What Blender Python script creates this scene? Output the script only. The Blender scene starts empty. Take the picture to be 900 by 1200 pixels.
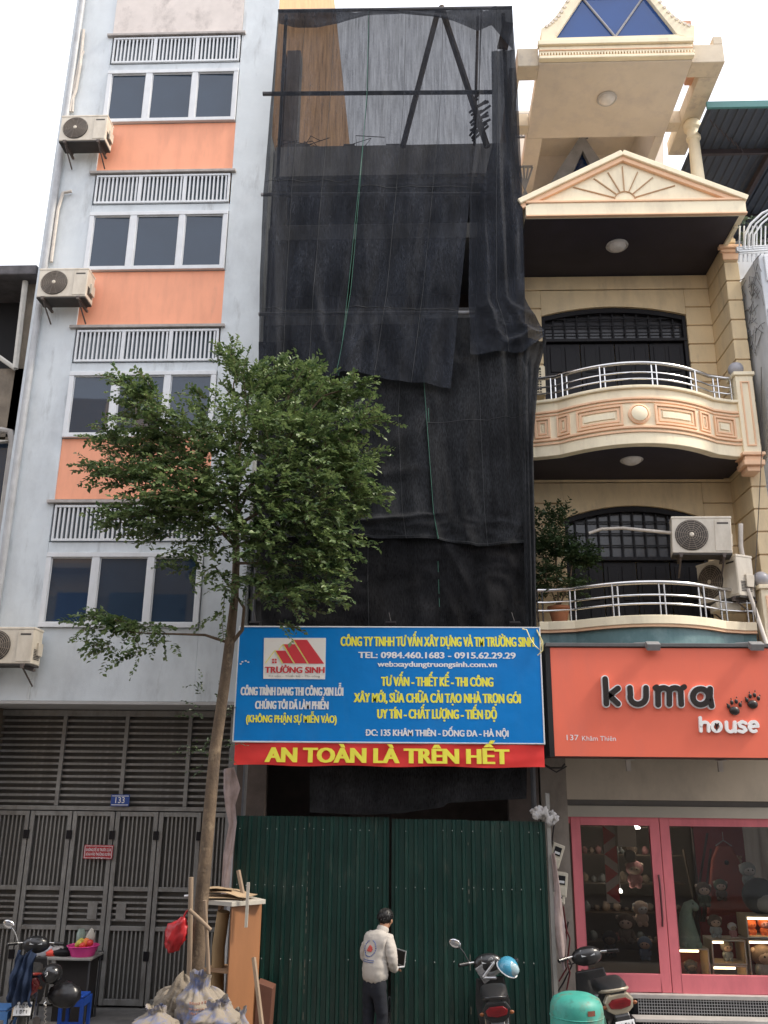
import bpy, bmesh, math, random
from mathutils import Vector, Matrix, noise as mnoise
from math import radians, sin, cos, pi
S = bpy.context.scene
C = S.collection
random.seed(7)

# ------------------------------------------------------------------ camera
FOC, PITCH, YAW, ROLL = 1030.0, .3011, .0400, .0100      # pixels of a 900 x 1200 frame
CAMZ = 3.0
cam = bpy.data.cameras.new("camera")
cam.sensor_fit = 'VERTICAL'; cam.sensor_height = 24.0; cam.lens = 24.0 * FOC / 1200
cam.clip_start = .1; cam.clip_end = 3000
co = bpy.data.objects.new("camera", cam); C.objects.link(co)
CM = Matrix.Rotation(YAW, 3, 'Z') @ Matrix.Rotation(pi / 2 + PITCH, 3, 'X') @ Matrix.Rotation(ROLL, 3, 'Z')
co.matrix_world = Matrix.Translation((0, 0, CAMZ)) @ CM.to_4x4()
S.camera = co

# ------------------------------------------------------------------ world, sun, exposure
SUN_EL, SUN_AZ = radians(48), radians(99)     # azimuth clockwise from +Y
w = bpy.data.worlds.new("World"); S.world = w; w.use_nodes = True
nt = w.node_tree; nt.nodes.clear()
sky = nt.nodes.new('ShaderNodeTexSky'); sky.sky_type = 'NISHITA'; sky.sun_disc = False
sky.sun_elevation = SUN_EL; sky.sun_rotation = SUN_AZ; sky.dust_density = 4; sky.air_density = 1.0; sky.ozone_density = 1.5
mx = nt.nodes.new('ShaderNodeMix'); mx.data_type = 'RGBA'; mx.inputs[0].default_value = .72
mx.inputs[7].default_value = (11.2, 11.3, 12.0, 1)     # high thin cloud, white all over
bg = nt.nodes.new('ShaderNodeBackground'); bg.inputs[1].default_value = .115
wo = nt.nodes.new('ShaderNodeOutputWorld')
nt.links.new(sky.outputs[0], mx.inputs[6]); nt.links.new(mx.outputs[2], bg.inputs[0]); nt.links.new(bg.outputs[0], wo.inputs[0])
sl = bpy.data.lights.new("sun", 'SUN'); sl.energy = 2.3; sl.angle = radians(9); sl.color = (1, .90, .76)
so = bpy.data.objects.new("sun", sl); C.objects.link(so)
sd = Vector((sin(SUN_AZ) * cos(SUN_EL), cos(SUN_AZ) * cos(SUN_EL), sin(SUN_EL)))
so.rotation_euler = sd.to_track_quat('Z', 'Y').to_euler(); so.location = sd * 60
S.view_settings.view_transform = 'Standard'; S.view_settings.look = 'None'
S.view_settings.exposure = 0.78; S.view_settings.gamma = 1.0
S.cycles.max_bounces = 8; S.cycles.transparent_max_bounces = 16

# ------------------------------------------------------------------ helpers
def P(px, py, Y):
    """point on the plane y = Y seen at a pixel of the 900 x 1200 photograph (used to lay out real planes)"""
    d = CM @ Vector(((px - 450) / FOC, (600 - py) / FOC, -1)); t = Y / d.y
    return Vector((d.x * t, Y, CAMZ + d.z * t))

MATS = {}
def mat(name, col, rough=.6, var=.12, sc=3.0, bump=.15, bs=60.0, metal=0.0, streak=1.0, dirt=None, spec=.5, emis=None, coat=0, ior=None, bd=.004):
    """procedural surface: base colour with cloudy variation, optional dirt (colour, amount, scale, z-stretch), fine bump"""
    if name in MATS: return MATS[name]
    m = bpy.data.materials.new(name); m.use_nodes = True; MATS[name] = m
    n = m.node_tree.nodes; l = m.node_tree.links; b = n['Principled BSDF']
    c = (col[0], col[1], col[2], 1)
    b.inputs['Roughness'].default_value = rough; b.inputs['Metallic'].default_value = metal
    b.inputs['Specular IOR Level'].default_value = spec
    if coat: b.inputs['Coat Weight'].default_value = coat; b.inputs['Coat Roughness'].default_value = .08
    if ior: b.inputs['IOR'].default_value = ior
    tc = n.new('ShaderNodeTexCoord'); mp = n.new('ShaderNodeMapping')
    mp.inputs['Scale'].default_value = (1, 1, 1 / streak); l.new(tc.outputs['Object'], mp.inputs[0])
    nz = n.new('ShaderNodeTexNoise'); nz.inputs['Scale'].default_value = sc; nz.inputs['Detail'].default_value = 6; nz.inputs['Roughness'].default_value = .62
    l.new(mp.outputs[0], nz.inputs['Vector'])
    mr = n.new('ShaderNodeMapRange'); mr.inputs[1].default_value = .3; mr.inputs[2].default_value = .7
    mr.inputs[3].default_value = 1 - var; mr.inputs[4].default_value = 1 + var; l.new(nz.outputs['Fac'], mr.inputs[0])
    vm = n.new('ShaderNodeVectorMath'); vm.operation = 'SCALE'; vm.inputs[0].default_value = c[:3]; l.new(mr.outputs[0], vm.inputs['Scale'])
    out = vm.outputs[0]
    for k, dt in enumerate(dirt or []):
        dc, amt, ds, zs = dt[:4]; lo = dt[4] if len(dt) > 4 else .48
        mp2 = n.new('ShaderNodeMapping'); mp2.inputs['Scale'].default_value = (1, 1, 1 / zs); mp2.inputs['Location'].default_value = (k * 3.7, k, 1.3 * k)
        l.new(tc.outputs['Object'], mp2.inputs[0])
        n2 = n.new('ShaderNodeTexNoise'); n2.inputs['Scale'].default_value = ds; n2.inputs['Detail'].default_value = 8; n2.inputs['Roughness'].default_value = .68
        l.new(mp2.outputs[0], n2.inputs['Vector'])
        m2 = n.new('ShaderNodeMapRange'); m2.inputs[1].default_value = lo; m2.inputs[2].default_value = lo + .22; m2.inputs[4].default_value = amt
        l.new(n2.outputs['Fac'], m2.inputs[0])
        mm = n.new('ShaderNodeMix'); mm.data_type = 'RGBA'; mm.inputs[7].default_value = (dc[0], dc[1], dc[2], 1)
        l.new(m2.outputs[0], mm.inputs[0]); l.new(out, mm.inputs[6]); out = mm.outputs[2]
    l.new(out, b.inputs['Base Color'])
    if bump:
        n3 = n.new('ShaderNodeTexNoise'); n3.inputs['Scale'].default_value = bs; n3.inputs['Detail'].default_value = 4
        l.new(tc.outputs['Object'], n3.inputs['Vector'])
        bp = n.new('ShaderNodeBump'); bp.inputs['Strength'].default_value = bump; bp.inputs['Distance'].default_value = bd
        l.new(n3.outputs['Fac'], bp.inputs['Height']); l.new(bp.outputs[0], b.inputs['Normal'])
    if emis: b.inputs['Emission Color'].default_value = (*emis[0], 1); b.inputs['Emission Strength'].default_value = emis[1]
    return m

def bbox_of(vs):
    xs = [v[0] for v in vs]; ys = [v[1] for v in vs]; zs = [v[2] for v in vs]
    return min(xs), max(xs), min(ys), max(ys), min(zs), max(zs)

class MB:
    def __init__(s): s.v = []; s.f = []; s.m = []
    def add(s, vs, fs, mi=0):
        o = len(s.v); s.v += [tuple(v) for v in vs]; s.f += [tuple(i + o for i in f) for f in fs]; s.m += [mi] * len(fs); return s
    def box(s, x0, x1, y0, y1, z0, z1, mi=0):
        x0, x1 = sorted((x0, x1)); y0, y1 = sorted((y0, y1)); z0, z1 = sorted((z0, z1))
        return s.add([(x0,y0,z0),(x1,y0,z0),(x1,y1,z0),(x0,y1,z0),(x0,y0,z1),(x1,y0,z1),(x1,y1,z1),(x0,y1,z1)],
            [(0,3,2,1),(4,5,6,7),(0,1,5,4),(1,2,6,5),(2,3,7,6),(3,0,4,7)], mi)
    def obox(s, c, size, M=None, mi=0):
        """box centred at c with a 3x3 rotation"""
        M = M or Matrix.Identity(3); c = Vector(c); hx, hy, hz = size[0]/2, size[1]/2, size[2]/2
        vs = [c + M @ Vector((a*hx, b*hy, d*hz)) for d in (-1,1) for a, b in ((-1,-1),(1,-1),(1,1),(-1,1))]
        return s.add(vs, [(0,3,2,1),(4,5,6,7),(0,1,5,4),(1,2,6,5),(2,3,7,6),(3,0,4,7)], mi)
    def prism(s, pts, y0, y1, mi=0, axis='y'):
        """polygon in x-z extruded along y (axis 'z': polygon in x-y along z; 'x': polygon y-z along x)"""
        n = len(pts)
        f = {'y': lambda p, t: (p[0], t, p[1]), 'z': lambda p, t: (p[0], p[1], t), 'x': lambda p, t: (t, p[0], p[1])}[axis]
        a = sum(pts[i][0]*pts[(i+1)%n][1]-pts[(i+1)%n][0]*pts[i][1] for i in range(n))
        if (a < 0) == (axis != 'y'): pts = pts[::-1]
        if axis == 'y': pass
        vs = [f(p, y0) for p in pts] + [f(p, y1) for p in pts]
        fs = [tuple(range(n))[::-1], tuple(range(n, 2*n))] + [(i, (i+1)%n, n+(i+1)%n, n+i) for i in range(n)]
        if axis == 'y': fs = [q for q in fs]
        return s.add(vs, fs, mi)
    def tube(s, pts, r, n=8, mi=0, caps=True):
        pts = [Vector(p) for p in pts]; k = len(pts); rs = r if isinstance(r, (list, tuple)) else [r]*k
        vs = []; ref = None
        for i, p in enumerate(pts):
            d = (pts[min(i+1,k-1)] - pts[max(i-1,0)]).normalized()
            if ref is None: ref = d.orthogonal().normalized()
            a = (ref - d*ref.dot(d)); a = a.normalized() if a.length > 1e-6 else d.orthogonal().normalized(); ref = a; b = d.cross(a)
            vs += [p + (a*cos(2*pi*j/n) + b*sin(2*pi*j/n))*rs[i] for j in range(n)]
        fs = [(i*n+j, i*n+(j+1)%n, (i+1)*n+(j+1)%n, (i+1)*n+j) for i in range(k-1) for j in range(n)]
        if caps: fs += [tuple(range(n))[::-1], tuple((k-1)*n + j for j in range(n))]
        return s.add(vs, fs, mi)
    def lathe(s, prof, c=(0,0,0), n=20, M=None, mi=0):
        """profile [(r, h)] about the z axis"""
        M = M or Matrix.Identity(3); c = Vector(c); vs = []
        for r, h in prof: vs += [c + M @ Vector((r*cos(2*pi*j/n), r*sin(2*pi*j/n), h)) for j in range(n)]
        k = len(prof)
        fs = [(i*n+j, i*n+(j+1)%n, (i+1)*n+(j+1)%n, (i+1)*n+j) for i in range(k-1) for j in range(n)]
        fs += [tuple(range(n))[::-1], tuple((k-1)*n+j for j in range(n))]
        return s.add(vs, fs, mi)
    def ball(s, c, r, n=12, sq=(1,1,1), M=None, mi=0, nz=0, ns=3):
        M = M or Matrix.Identity(3); c = Vector(c); vs = []; k = n//2+1
        for i in range(k+1):
            t = pi*i/k
            for j in range(n):
                q = Vector((sin(t)*cos(2*pi*j/n), sin(t)*sin(2*pi*j/n), -cos(t)))
                q = Vector((q.x*sq[0], q.y*sq[1], q.z*sq[2]))*r
                if nz: q *= 1 + nz*mnoise.noise(q*ns/r + c)
                vs.append(c + M @ q)
        fs = [(i*n+j, i*n+(j+1)%n, (i+1)*n+(j+1)%n, (i+1)*n+j) for i in range(k) for j in range(n)]
        return s.add(vs, fs, mi)

def rot(ax, a): return Matrix.Rotation(a, 3, ax)

def link_mesh(name, mb, mats, off=Vector((0,0,0)), smooth=None, bevel=0):
    me = bpy.data.meshes.new(name)
    me.from_pydata([(v[0]-off.x, v[1]-off.y, v[2]-off.z) for v in mb.v], [], mb.f)
    mats = mats if isinstance(mats, (list, tuple)) else [mats]
    for m in mats: me.materials.append(m)
    if len(mats) > 1: me.polygons.foreach_set('material_index', mb.m)
    me.update(); 
    bm = bmesh.new(); bm.from_mesh(me)
    if len(bm.faces) < 60000:
        bmesh.ops.remove_doubles(bm, verts=bm.verts, dist=1e-6)
        bmesh.ops.recalc_face_normals(bm, faces=bm.faces)
    bm.to_mesh(me); bm.free()
    if smooth is not None:
        me.polygons.foreach_set('use_smooth', [True]*len(me.polygons)); me.set_sharp_from_angle(angle=radians(smooth))
    o = bpy.data.objects.new(name, me); C.objects.link(o)
    if bevel:
        b = o.modifiers.new('bevel', 'BEVEL'); b.width = bevel; b.segments = 2; b.limit_method = 'ANGLE'; b.angle_limit = radians(50)
    return o

def thing(name, label, cat, loc=(0,0,0), rz=0, group=None, kind=None):
    o = bpy.data.objects.new(name, None); C.objects.link(o); o.empty_display_size = .2
    o.location = loc; o.rotation_euler = (0,0,rz); o['label'] = label; o['category'] = cat
    if group: o['group'] = group
    if kind: o['kind'] = kind
    return o
def root_of(o):
    while o.parent: o = o.parent
    return o
def part(name, mb, m, parent, label=None, kind=None, smooth=None, bevel=0, local=False):
    """one mesh, child of parent; vertices in world coordinates unless local"""
    off = Vector((0,0,0)) if local else Vector(root_of(parent).location)
    o = link_mesh(name, mb, m, off, smooth, bevel); o.parent = parent
    if label: o['label'] = label
    if kind: o['kind'] = kind
    return o
def solo(name, mb, m, label, cat, group=None, kind=None, smooth=None, bevel=0):
    x0,x1,y0,y1,z0,z1 = bbox_of(mb.v); off = Vector(((x0+x1)/2, (y0+y1)/2, z0))
    o = link_mesh(name, mb, m, off, smooth, bevel); o.location = off
    o['label'] = label; o['category'] = cat
    if group: o['group'] = group
    if kind: o['kind'] = kind
    return o
def struct(name, mb, m, label=None, **k):
    o = link_mesh(name, mb, m, **k); o['kind'] = 'structure'
    if label: o['label'] = label
    return o
def inst(src, parent, loc, name=None, rot_=None, scale=None):
    """another object on the same mesh"""
    o = src.copy(); C.objects.link(o); o.parent = parent; o.location = loc
    if name: o.name = name
    if rot_: o.rotation_euler = rot_
    if scale: o.scale = scale
    return o
def copy_tree(o, parent=None):
    c = o.copy(); C.objects.link(c); c.parent = parent
    for ch in o.children: copy_tree(ch, c)
    return c

def text(body, x0, x1, zb, cap, Y, m, parent, bold=.0, name='lettering', th=.004, shear=0, label=None, tilt=0):
    """flat letters facing -y, fitted between x0 and x1, standing on zb with capital height cap"""
    bars = [i for i, ch_ in enumerate(body) if ch_ == 'Đ']; body = body.replace('Đ', 'D')
    def mk(s, off):
        c = bpy.data.curves.new('t', 'FONT'); c.body = s; c.offset = off; c.resolution_u = 3; c.shear = shear
        o = bpy.data.objects.new('t', c); C.objects.link(o); bpy.context.view_layer.update()
        me = bpy.data.meshes.new_from_object(o); vs = [v.co.copy() for v in me.vertices]; fs = [tuple(p.vertices) for p in me.polygons]
        bpy.data.objects.remove(o); bpy.data.curves.remove(c); bpy.data.meshes.remove(me); return vs, fs
    hv, _ = mk('H', 0); ch = max(v.y for v in hv); wgt = bold; bold = min(bold, .012)
    vs, fs = mk(body, bold); a = min(v.x for v in vs); b = max(v.x for v in vs)
    sx = (x1-x0)/(b-a); sz = cap/(ch+2*bold)
    mb = MB(); n = len(vs); fr = []
    n = len(vs)
    for i in bars:                     # cross bar of the letter with a stroke
        pv, _ = mk(body[:i+1], 0); dv, _ = mk('D', 0); xl = max(v.x for v in pv)-(max(v.x for v in dv)-min(v.x for v in dv))
        k = len(vs); h_ = ch*.50
        vs += [Vector((xl-.07, h_-.035, 0)), Vector((xl+.30*ch, h_-.035, 0)), Vector((xl+.30*ch, h_+.035, 0)), Vector((xl-.07, h_+.035, 0))]; fs.append((k,k+1,k+2,k+3))
    for v in vs:
        X = x0+(v.x-a)*sx; fr.append((X, Y-th-(.0012 if len(fr) >= n else 0), zb+(v.y+bold)*sz + tilt*(X-x0)))
    mb.add(fr, fs)
    if wgt > .012:                     # heavier weight: the same outline laid again slightly to either side
        for k, d in enumerate((-.5, .5, -1, 1)):
            e = d*wgt*cap*1.7; mb.add([(v[0]+e, v[1]+.0004*(k+1), v[2]) for v in fr], fs)
    return part(name, mb, m, parent, label=label)
# ================================================================== materials
asphalt = mat('asphalt', (.05,.05,.052), .9, .25, 2, .5, 120, dirt=[((.11,.10,.09), .5, 1.2, 1)])
paving = mat('paving', (.20,.19,.18), .85, .2, 4, .4, 80, dirt=[((.07,.065,.06), .7, 1.5, 1)])
kerbm = mat('kerb_stone', (.3,.29,.28), .85, .15, 5, .3)
wallL = mat('pale_blue_render', (.62,.665,.69), .85, .06, 2.2, .4, 90, dirt=[((.36,.38,.40), .55, 1.1, 2.2, .49), ((.14,.135,.13), .7, 3.0, 5.0, .57), ((.70,.73,.74), .4, 3.0, 1, .52)])
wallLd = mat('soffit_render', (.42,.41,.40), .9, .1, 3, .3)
pinkw = mat('stained_pale_panel', (.66,.60,.56), .85, .07, 3, .4, 80, dirt=[((.20,.17,.16), .6, 2.2, 1.6, .52)])
orangem = mat('orange_render', (.88,.385,.235), .75, .04, 2, .25, 90, dirt=[((.60,.27,.17), .45, 3.0, 5.0, .46), ((.35,.20,.15), .4, 6, 6, .60)])
orangeside = mat('ochre_side_wall', (.60,.35,.17), .85, .12, 2, .3, dirt=[((.35,.22,.13), .5, 2.2, 5)])
whitem = mat('white_window_metal', (.66,.68,.70), .4, .05, 6, .05, dirt=[((.45,.45,.44), .25, 6, 3)])
sillm = mat('grey_ledge', (.38,.35,.33), .85, .2, 8, .4)
glassL = mat('tinted_window_glass', (.022,.040,.068), .02, .10, 1.2, .12, 1.6, spec=.55, ior=1.55, bd=.002)
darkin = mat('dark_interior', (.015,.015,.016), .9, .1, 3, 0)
gatem = mat('grey_steel_gate', (.27,.265,.25), .55, .15, 6, .2, 60, metal=.3, dirt=[((.07,.05,.04), .5, 5, 3)])
gateback = mat('gate_backing_sheet', (.105,.098,.088), .8, .2, 3, .2, streak=3)
bluep = mat('blue_enamel', (.03,.08,.32), .35, .05, 3, 0)
redp = mat('red_notice', (.42,.03,.04), .45, .08, 3, 0)
whitep = mat('white_print', (.78,.78,.78), .5, .04, 8, 0)
yellowp = mat('yellow_print', (.86,.80,.08), .5, .05, 8, 0)
concrete = mat('raw_concrete', (.24,.235,.23), .92, .2, 3, .5, 40, dirt=[((.08,.08,.08), .6, 2, 2)])
concrete_lt = mat('pale_concrete', (.50,.49,.48), .9, .12, 3, .4)
brickw = mat('raw_brick_wall', (.085,.065,.055), .9, .25, 5, .5)
cream = mat('cream_render', (.76,.60,.37), .8, .06, 2, .3, 80, dirt=[((.46,.36,.24), .5, 2.5, 3, .46), ((.25,.20,.15), .5, 6, 4, .58)])
creaml = mat('pale_cream_render', (.86,.76,.55), .75, .04, 2, .25, 80, dirt=[((.55,.46,.34), .45, 3, 3, .47), ((.28,.23,.18), .5, 8, 4, .60)])
creamt = mat('grey_cream_soffit', (.70,.62,.52), .85, .05, 2, .25, dirt=[((.42,.38,.40), .3, 3, 1.5)])
peach = mat('peach_moulding', (.84,.54,.34), .75, .05, 3, .2, dirt=[((.5,.32,.22), .25, 4, 2)])
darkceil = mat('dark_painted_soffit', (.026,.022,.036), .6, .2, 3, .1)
darkwood = mat('black_painted_wood', (.009,.008,.010), .5, .2, 4, .2, spec=.25)
steel = mat('stainless_steel', (.62,.61,.60), .22, .08, 8, 0, metal=1)
beige = mat('beige_fascia', (.52,.45,.36), .7, .05, 2, .1, dirt=[((.2,.18,.15), .3, 2, 2)])
tealt = mat('teal_sheet', (.10,.19,.20), .45, .15, 3, .3, 8, dirt=[((.3,.38,.38), .4, 3, 1)])

# ================================================================== ground
struct('ground', MB().box(-700, 700, -400, 1500, -.5, -.13), asphalt)
struct('road', MB().box(-90, 90, .9, 8.35, -.2, -.126), asphalt)
struct('pavement', MB().box(-90, 90, 8.5, 13.66, -.15, 0), paving)
struct('opposite_pavement', MB().box(-90, 90, -1.6, .75, -.15, 0), paving)
kb = MB()
for i in range(60): kb.box(-30+i*1.0+.006, -29+i*1.0-.006, 8.35, 8.5, -.2, .004)
struct('kerb', kb, kerbm, bevel=.012)
rm = MB()
for i in range(14): rm.box(-28+i*4.2, -25.8+i*4.2, 4.5, 4.62, -.13, -.121)
struct('road_marking', rm, whitep)

# ================================================================== left building (pale blue, orange panels)
YL = 12.6
XL0, XL1 = -6.33, -2.53
WX0, WX1 = -5.56, -3.18
LB = thing('tall_house', 'tall narrow pale blue house with orange panels under its window bands', 'house', (-4.4, YL, 0))
wb = MB()
wb.box(XL0, WX0, YL, 14, 4.1, 26).box(WX1, XL1, YL, 14, 4.1, 26)
LV = [7.05 + 2.985*k for k in range(4)]
wb.box(WX0, WX1, YL+.003, 14, 4.1, LV[0]-1.90)
wb.box(WX0, WX1, YL+.003, 14, LV[3]+1.75, 26)
for L in LV: wb.box(WX0, WX1, YL+.003, 14, L-.76, L-.60)
wb.box(XL0, XL1, 14, 46, 0, 26)
part('wall', wb, wallL, LB, bevel=.008)
part('side_wall', MB().box(XL1-.1, XL1+.004, 14.01, 46.01, 10, 26.01).box(XL1-.05, XL1+.006, YL+.02, 14.02, 13.8, 26.0), orangeside, LB, label='ochre side wall rising above the netted building')
part('stained_panel', MB().box(WX0-.0, WX1+.0, YL-.02, YL+.0, LV[3]+.09, LV[3]+1.72), pinkw, LB, label='pale pinkish panel streaked with black stains at the top')
for k in (1,2,3):
    part('orange_panel', MB().box(WX0, WX1, YL+.02, 14, LV[k]-2.895, LV[k]-1.905), orangem, LB)
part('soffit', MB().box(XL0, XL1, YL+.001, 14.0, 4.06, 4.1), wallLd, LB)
for k, L in enumerate(LV):
    part('ledge', MB().box(WX0-.09, WX1+.07, YL-.06, YL+.04, L+.01, L+.06), sillm, LB, bevel=.006)
    # window band: three panes
    fr = MB(); zt, zb = L-.77, L-1.895
    fr.box(WX0+.01, WX1-.01, YL-.045, YL+.04, zt-.07, zt).box(WX0+.01, WX1-.01, YL-.045, YL+.04, zb, zb+.07)
    W = WX1-WX0-.02
    ed = [(0,.032),(.295,.345),(.65,.695),(.968,1)]
    for a, b in ed: fr.box(WX0+.01+a*W, WX0+.01+b*W, YL-.04, YL+.035, zb+.07, zt-.07)
    f = part('window_frame', fr, whitem, LB, bevel=.006)
    for i in range(3):
        a = WX0+.01+ed[i][1]*W; b = WX0+.01+ed[i+1][0]*W
        sm = MB().box(a+.002, b-.002, YL-.012, YL+.012, zb+.072, zb+.086).box(a+.002, b-.002, YL-.012, YL+.012, zt-.086, zt-.072)
        sm.box(a+.002, a+.014, YL-.012, YL+.012, zb+.086, zt-.086).box(b-.014, b-.002, YL-.012, YL+.012, zb+.086, zt-.086)
        part('sash', sm, whitem, f)
        tt = .010*random.uniform(-1,1)
        pane = MB().add([(a+.014, YL+tt, zb+.086),(b-.014, YL-tt, zb+.086),(b-.014, YL-tt+.004, zt-.086),(a+.014, YL+tt+.004, zt-.086),
                         (a+.014, YL+.02, zb+.086),(b-.014, YL+.02, zb+.086),(b-.014, YL+.02, zt-.086),(a+.014, YL+.02, zt-.086)],
                        [(0,1,2,3),(7,6,5,4),(0,4,5,1),(3,2,6,7),(0,3,7,4),(1,5,6,2)])
        part('pane', pane, glassL, f)
    # louvre grille
    gz0, gz1 = L-.585, L-.02
    g = MB(); 
    g.box(WX0+.04, WX1-.02, YL-.03, YL+.01, gz1-.035, gz1).box(WX0+.04, WX1-.02, YL-.03, YL+.01, gz0, gz0+.035)
    GX0, GX1 = WX0+.04, WX1-.02; sec = (GX1-GX0)/3
    for i in range(4):
        x = GX0+i*sec; g.box(x-(.03 if 0<i<4 else 0), x+(.03 if i<3 else 0)-(0 if i<3 else 0), YL-.028, YL+.008, gz0+.035, gz1-.035) if i<3 else g.box(GX1-.035, GX1, YL-.028, YL+.008, gz0+.035, gz1-.035)
    gf = part('vent_grille', g, whitem, LB)
    part('dark_backing', MB().box(GX0+.02, GX1-.02, YL+.06, YL+.08, gz0, gz1), mat('vent_glass', (.13,.16,.18), .1, .1, 3, 0), gf)
    sl_ = None
    for i in range(3):
        n = 10
        for j in range(n):
            x = GX0+i*sec+.03+(j+.75)*(sec-.06)/(n+.3)
            if sl_ is None:
                sl_ = part('slat', MB().box(-.014, .014, -.014, .014, 0, gz1-gz0-.07), whitem, gf, local=True)
                sl_.location = Vector((x, YL-.008, gz0+.035)) - LB.location
            else: inst(sl_, gf, Vector((x, YL-.008, gz0+.035)) - LB.location)
# pipes on the left edge
pipem = mat('grey_plastic_pipe', (.42,.43,.44), .5, .12, 5, .1, dirt=[((.2,.19,.18), .5, 5, 4)])
hose = mat('stained_white_hose', (.55,.50,.44), .6, .15, 8, .2)
solo('drain_pipe', MB().tube([(-6.19, YL-.07, 4.2), (-6.19, YL-.07, 26)], .055, 10), pipem, 'grey drain pipe running down the left edge of the pale blue house', 'pipe', smooth=40)
def hosething(pts, label, r=.028):
    solo('hose', MB().tube([P(x, y, YL-.06) for x, y in pts], r, 7), hose, label, 'hose', group='air conditioner hoses on the pale blue house', smooth=40)
hosething([(98,35),(94,75),(89,105),(84,118),(82,131)], 'pale hose above the topmost air conditioner on the blue house')
hosething([(98,60),(93,72),(87,100),(85,131)], 'thin stained hose bending down to the topmost air conditioner', .02)
hosething([(84,224),(74,226),(68,245),(64,275),(60,307)], 'beige hose hooked over above the second air conditioner')

# ---------------- gate and transom (recessed ground floor)
YG = 13.6
piers = MB().box(-2.66, XL1, 12.75, 14, 0, 4.06)
part('ground_pier', piers, concrete, LB)
part('ground_recess', MB().box(XL0-.1, -2.67, 13.75, 13.9, 0, 4.05), gateback, LB)
TR = thing('transom_grille', 'dark grille of horizontal steel bars above the folding gate', 'grille', (-4.5, YG, 2.66))
tf = MB(); TX = [-6.42, -5.38, -4.42, -3.45, -2.68]
for x in TX: tf.box(x-.03, x+.03, YG-.03, YG+.03, 2.66, 3.98)
tf.box(-6.45, -2.67, YG-.035, YG+.035, 3.96, 4.05).box(-6.45, -2.67, YG-.04, YG+.04, 2.60, 2.66)
part('frame', tf, gatem, TR, bevel=.005)
bar = None
for i in range(4):
    w_ = TX[i+1]-TX[i]-.06
    for j in range(14):
        z = 2.72+j*.09
        if bar is None:
            bar = part('bar', MB().box(-.5, .5, -.012, .012, -.016, .016), gatem, TR, local=True); o = bar
        else: o = inst(bar, TR, (0,0,0))
        o.location = Vector(((TX[i]+TX[i+1])/2, YG+random.uniform(-.003,.003), z)) - TR.location
        o.scale = (w_, 1, 1); o.rotation_euler = (0, random.uniform(-.006,.006), 0)
part('backing_sheet', MB().box(-6.45, -2.67, YG+.07, YG+.08, 2.62, 4.04), gateback, TR)

GT = thing('folding_gate', 'grey steel folding gate of six barred leaves under the pale blue house', 'gate', (-4.5, YG, 0))
LX = [-6.40,-5.75,-5.11,-4.47,-3.82,-3.18,-2.68]
vb = hb = None
for i in range(6):
    a, b = LX[i]+.008, LX[i+1]-.008
    lf = MB()
    lf.box(a, a+.065, YG-.03, YG+.03, .03, 2.585).box(b-.065, b, YG-.03, YG+.03, .03, 2.585)
    for z0, z1 in ((2.52,2.585),(1.50,1.56),(.98,1.04),(.03,.11)): lf.box(a+.065, b-.065, YG-.025, YG+.025, z0, z1)
    leaf = part('leaf', lf, gatem, GT, bevel=.005)
    n = 7 if i < 5 else 5
    for z0, z1 in ((1.56,2.52),(.11,.98)):
        for j in range(n):
            x = a+.065+(j+1)*(b-a-.13)/(n+1)
            if vb is None: vb = part('bar', MB().box(-.011,.011,-.011,.011,0,1), gatem, leaf, local=True); o = vb
            else: o = inst(vb, leaf, (0,0,0))
            o.location = Vector((x, YG, z0))-GT.location; o.scale = (1,1,z1-z0)
    for j in range(5):
        z = 1.04+(j+1)*.46/6
        if hb is None: hb = part('cross_bar', MB().box(-.5,.5,-.011,.011,-.013,.013), gatem, leaf, local=True); o = hb
        else: o = inst(hb, leaf, (0,0,0))
        o.location = Vector(((a+b)/2, YG, z))-GT.location; o.scale = (b-a-.13,1,1)
    if i in (2,3):
        x = b-.2 if i == 2 else a+.2
        part('lock_plate', MB().box(x-.07, x+.07, YG-.022, YG+.02, 1.12, 1.34), gatem, leaf, bevel=.004)
    if i != 5:
        part('hinge', MB().box(b-.05, b+.03, YG-.05, YG-.03, 2.2, 2.32).box(b-.05, b+.03, YG-.05, YG-.03, .6, .72), darkwood, leaf)
part('backing_sheet', MB().box(-6.42, -2.67, YG+.05, YG+.06, .03, 2.59), gateback, GT)

def board(name, label, cat, c0, c1, Y, th, m, bevel=.004):
    a, b = P(*c0, Y), P(*c1, Y)
    t = thing(name, label, cat, ((a.x+b.x)/2, Y, min(a.z,b.z)))
    part('board', MB().box(a.x, b.x, Y, Y+th, a.z, b.z), m, t, bevel=bevel)
    return t, a, b
t, a, b = board('house_number_plate', 'blue enamel plate reading 133 above the folding gate', 'number plate', (130.5,931), (151,945), 13.5, .01, bluep)
part('border', MB().box(a.x+.015, b.x-.015, 13.496, 13.5, a.z-.025, a.z-.015).box(a.x+.015, b.x-.015, 13.496, 13.5, b.z+.015, b.z+.025), whitep, t)
text('133', a.x+.07, b.x-.07, b.z+.045, .085, 13.5, whitep, t, .01)
t, a, b = board('notice_sign', 'small dark red notice with white words on the gate', 'sign', (99,990), (131.5,1007), 13.54, .012, redp)
e = .012; w_ = b.x-a.x
bd = MB().box(a.x+e, b.x-e, 13.536, 13.54, a.z-e-.006, a.z-e).box(a.x+e, b.x-e, 13.536, 13.54, b.z+e, b.z+e+.006)
bd.box(a.x+e, a.x+e+.006, 13.536, 13.54, b.z+e+.006, a.z-e-.006).box(b.x-e-.006, b.x-e, 13.536, 13.54, b.z+e+.006, a.z-e-.006)
part('border', bd, whitep, t)
text('KHÔNG ĐỂ XE TRƯỚC CỬA', a.x+.03, b.x-.03, a.z-.085, .038, 13.54, whitep, t, .012)
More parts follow.
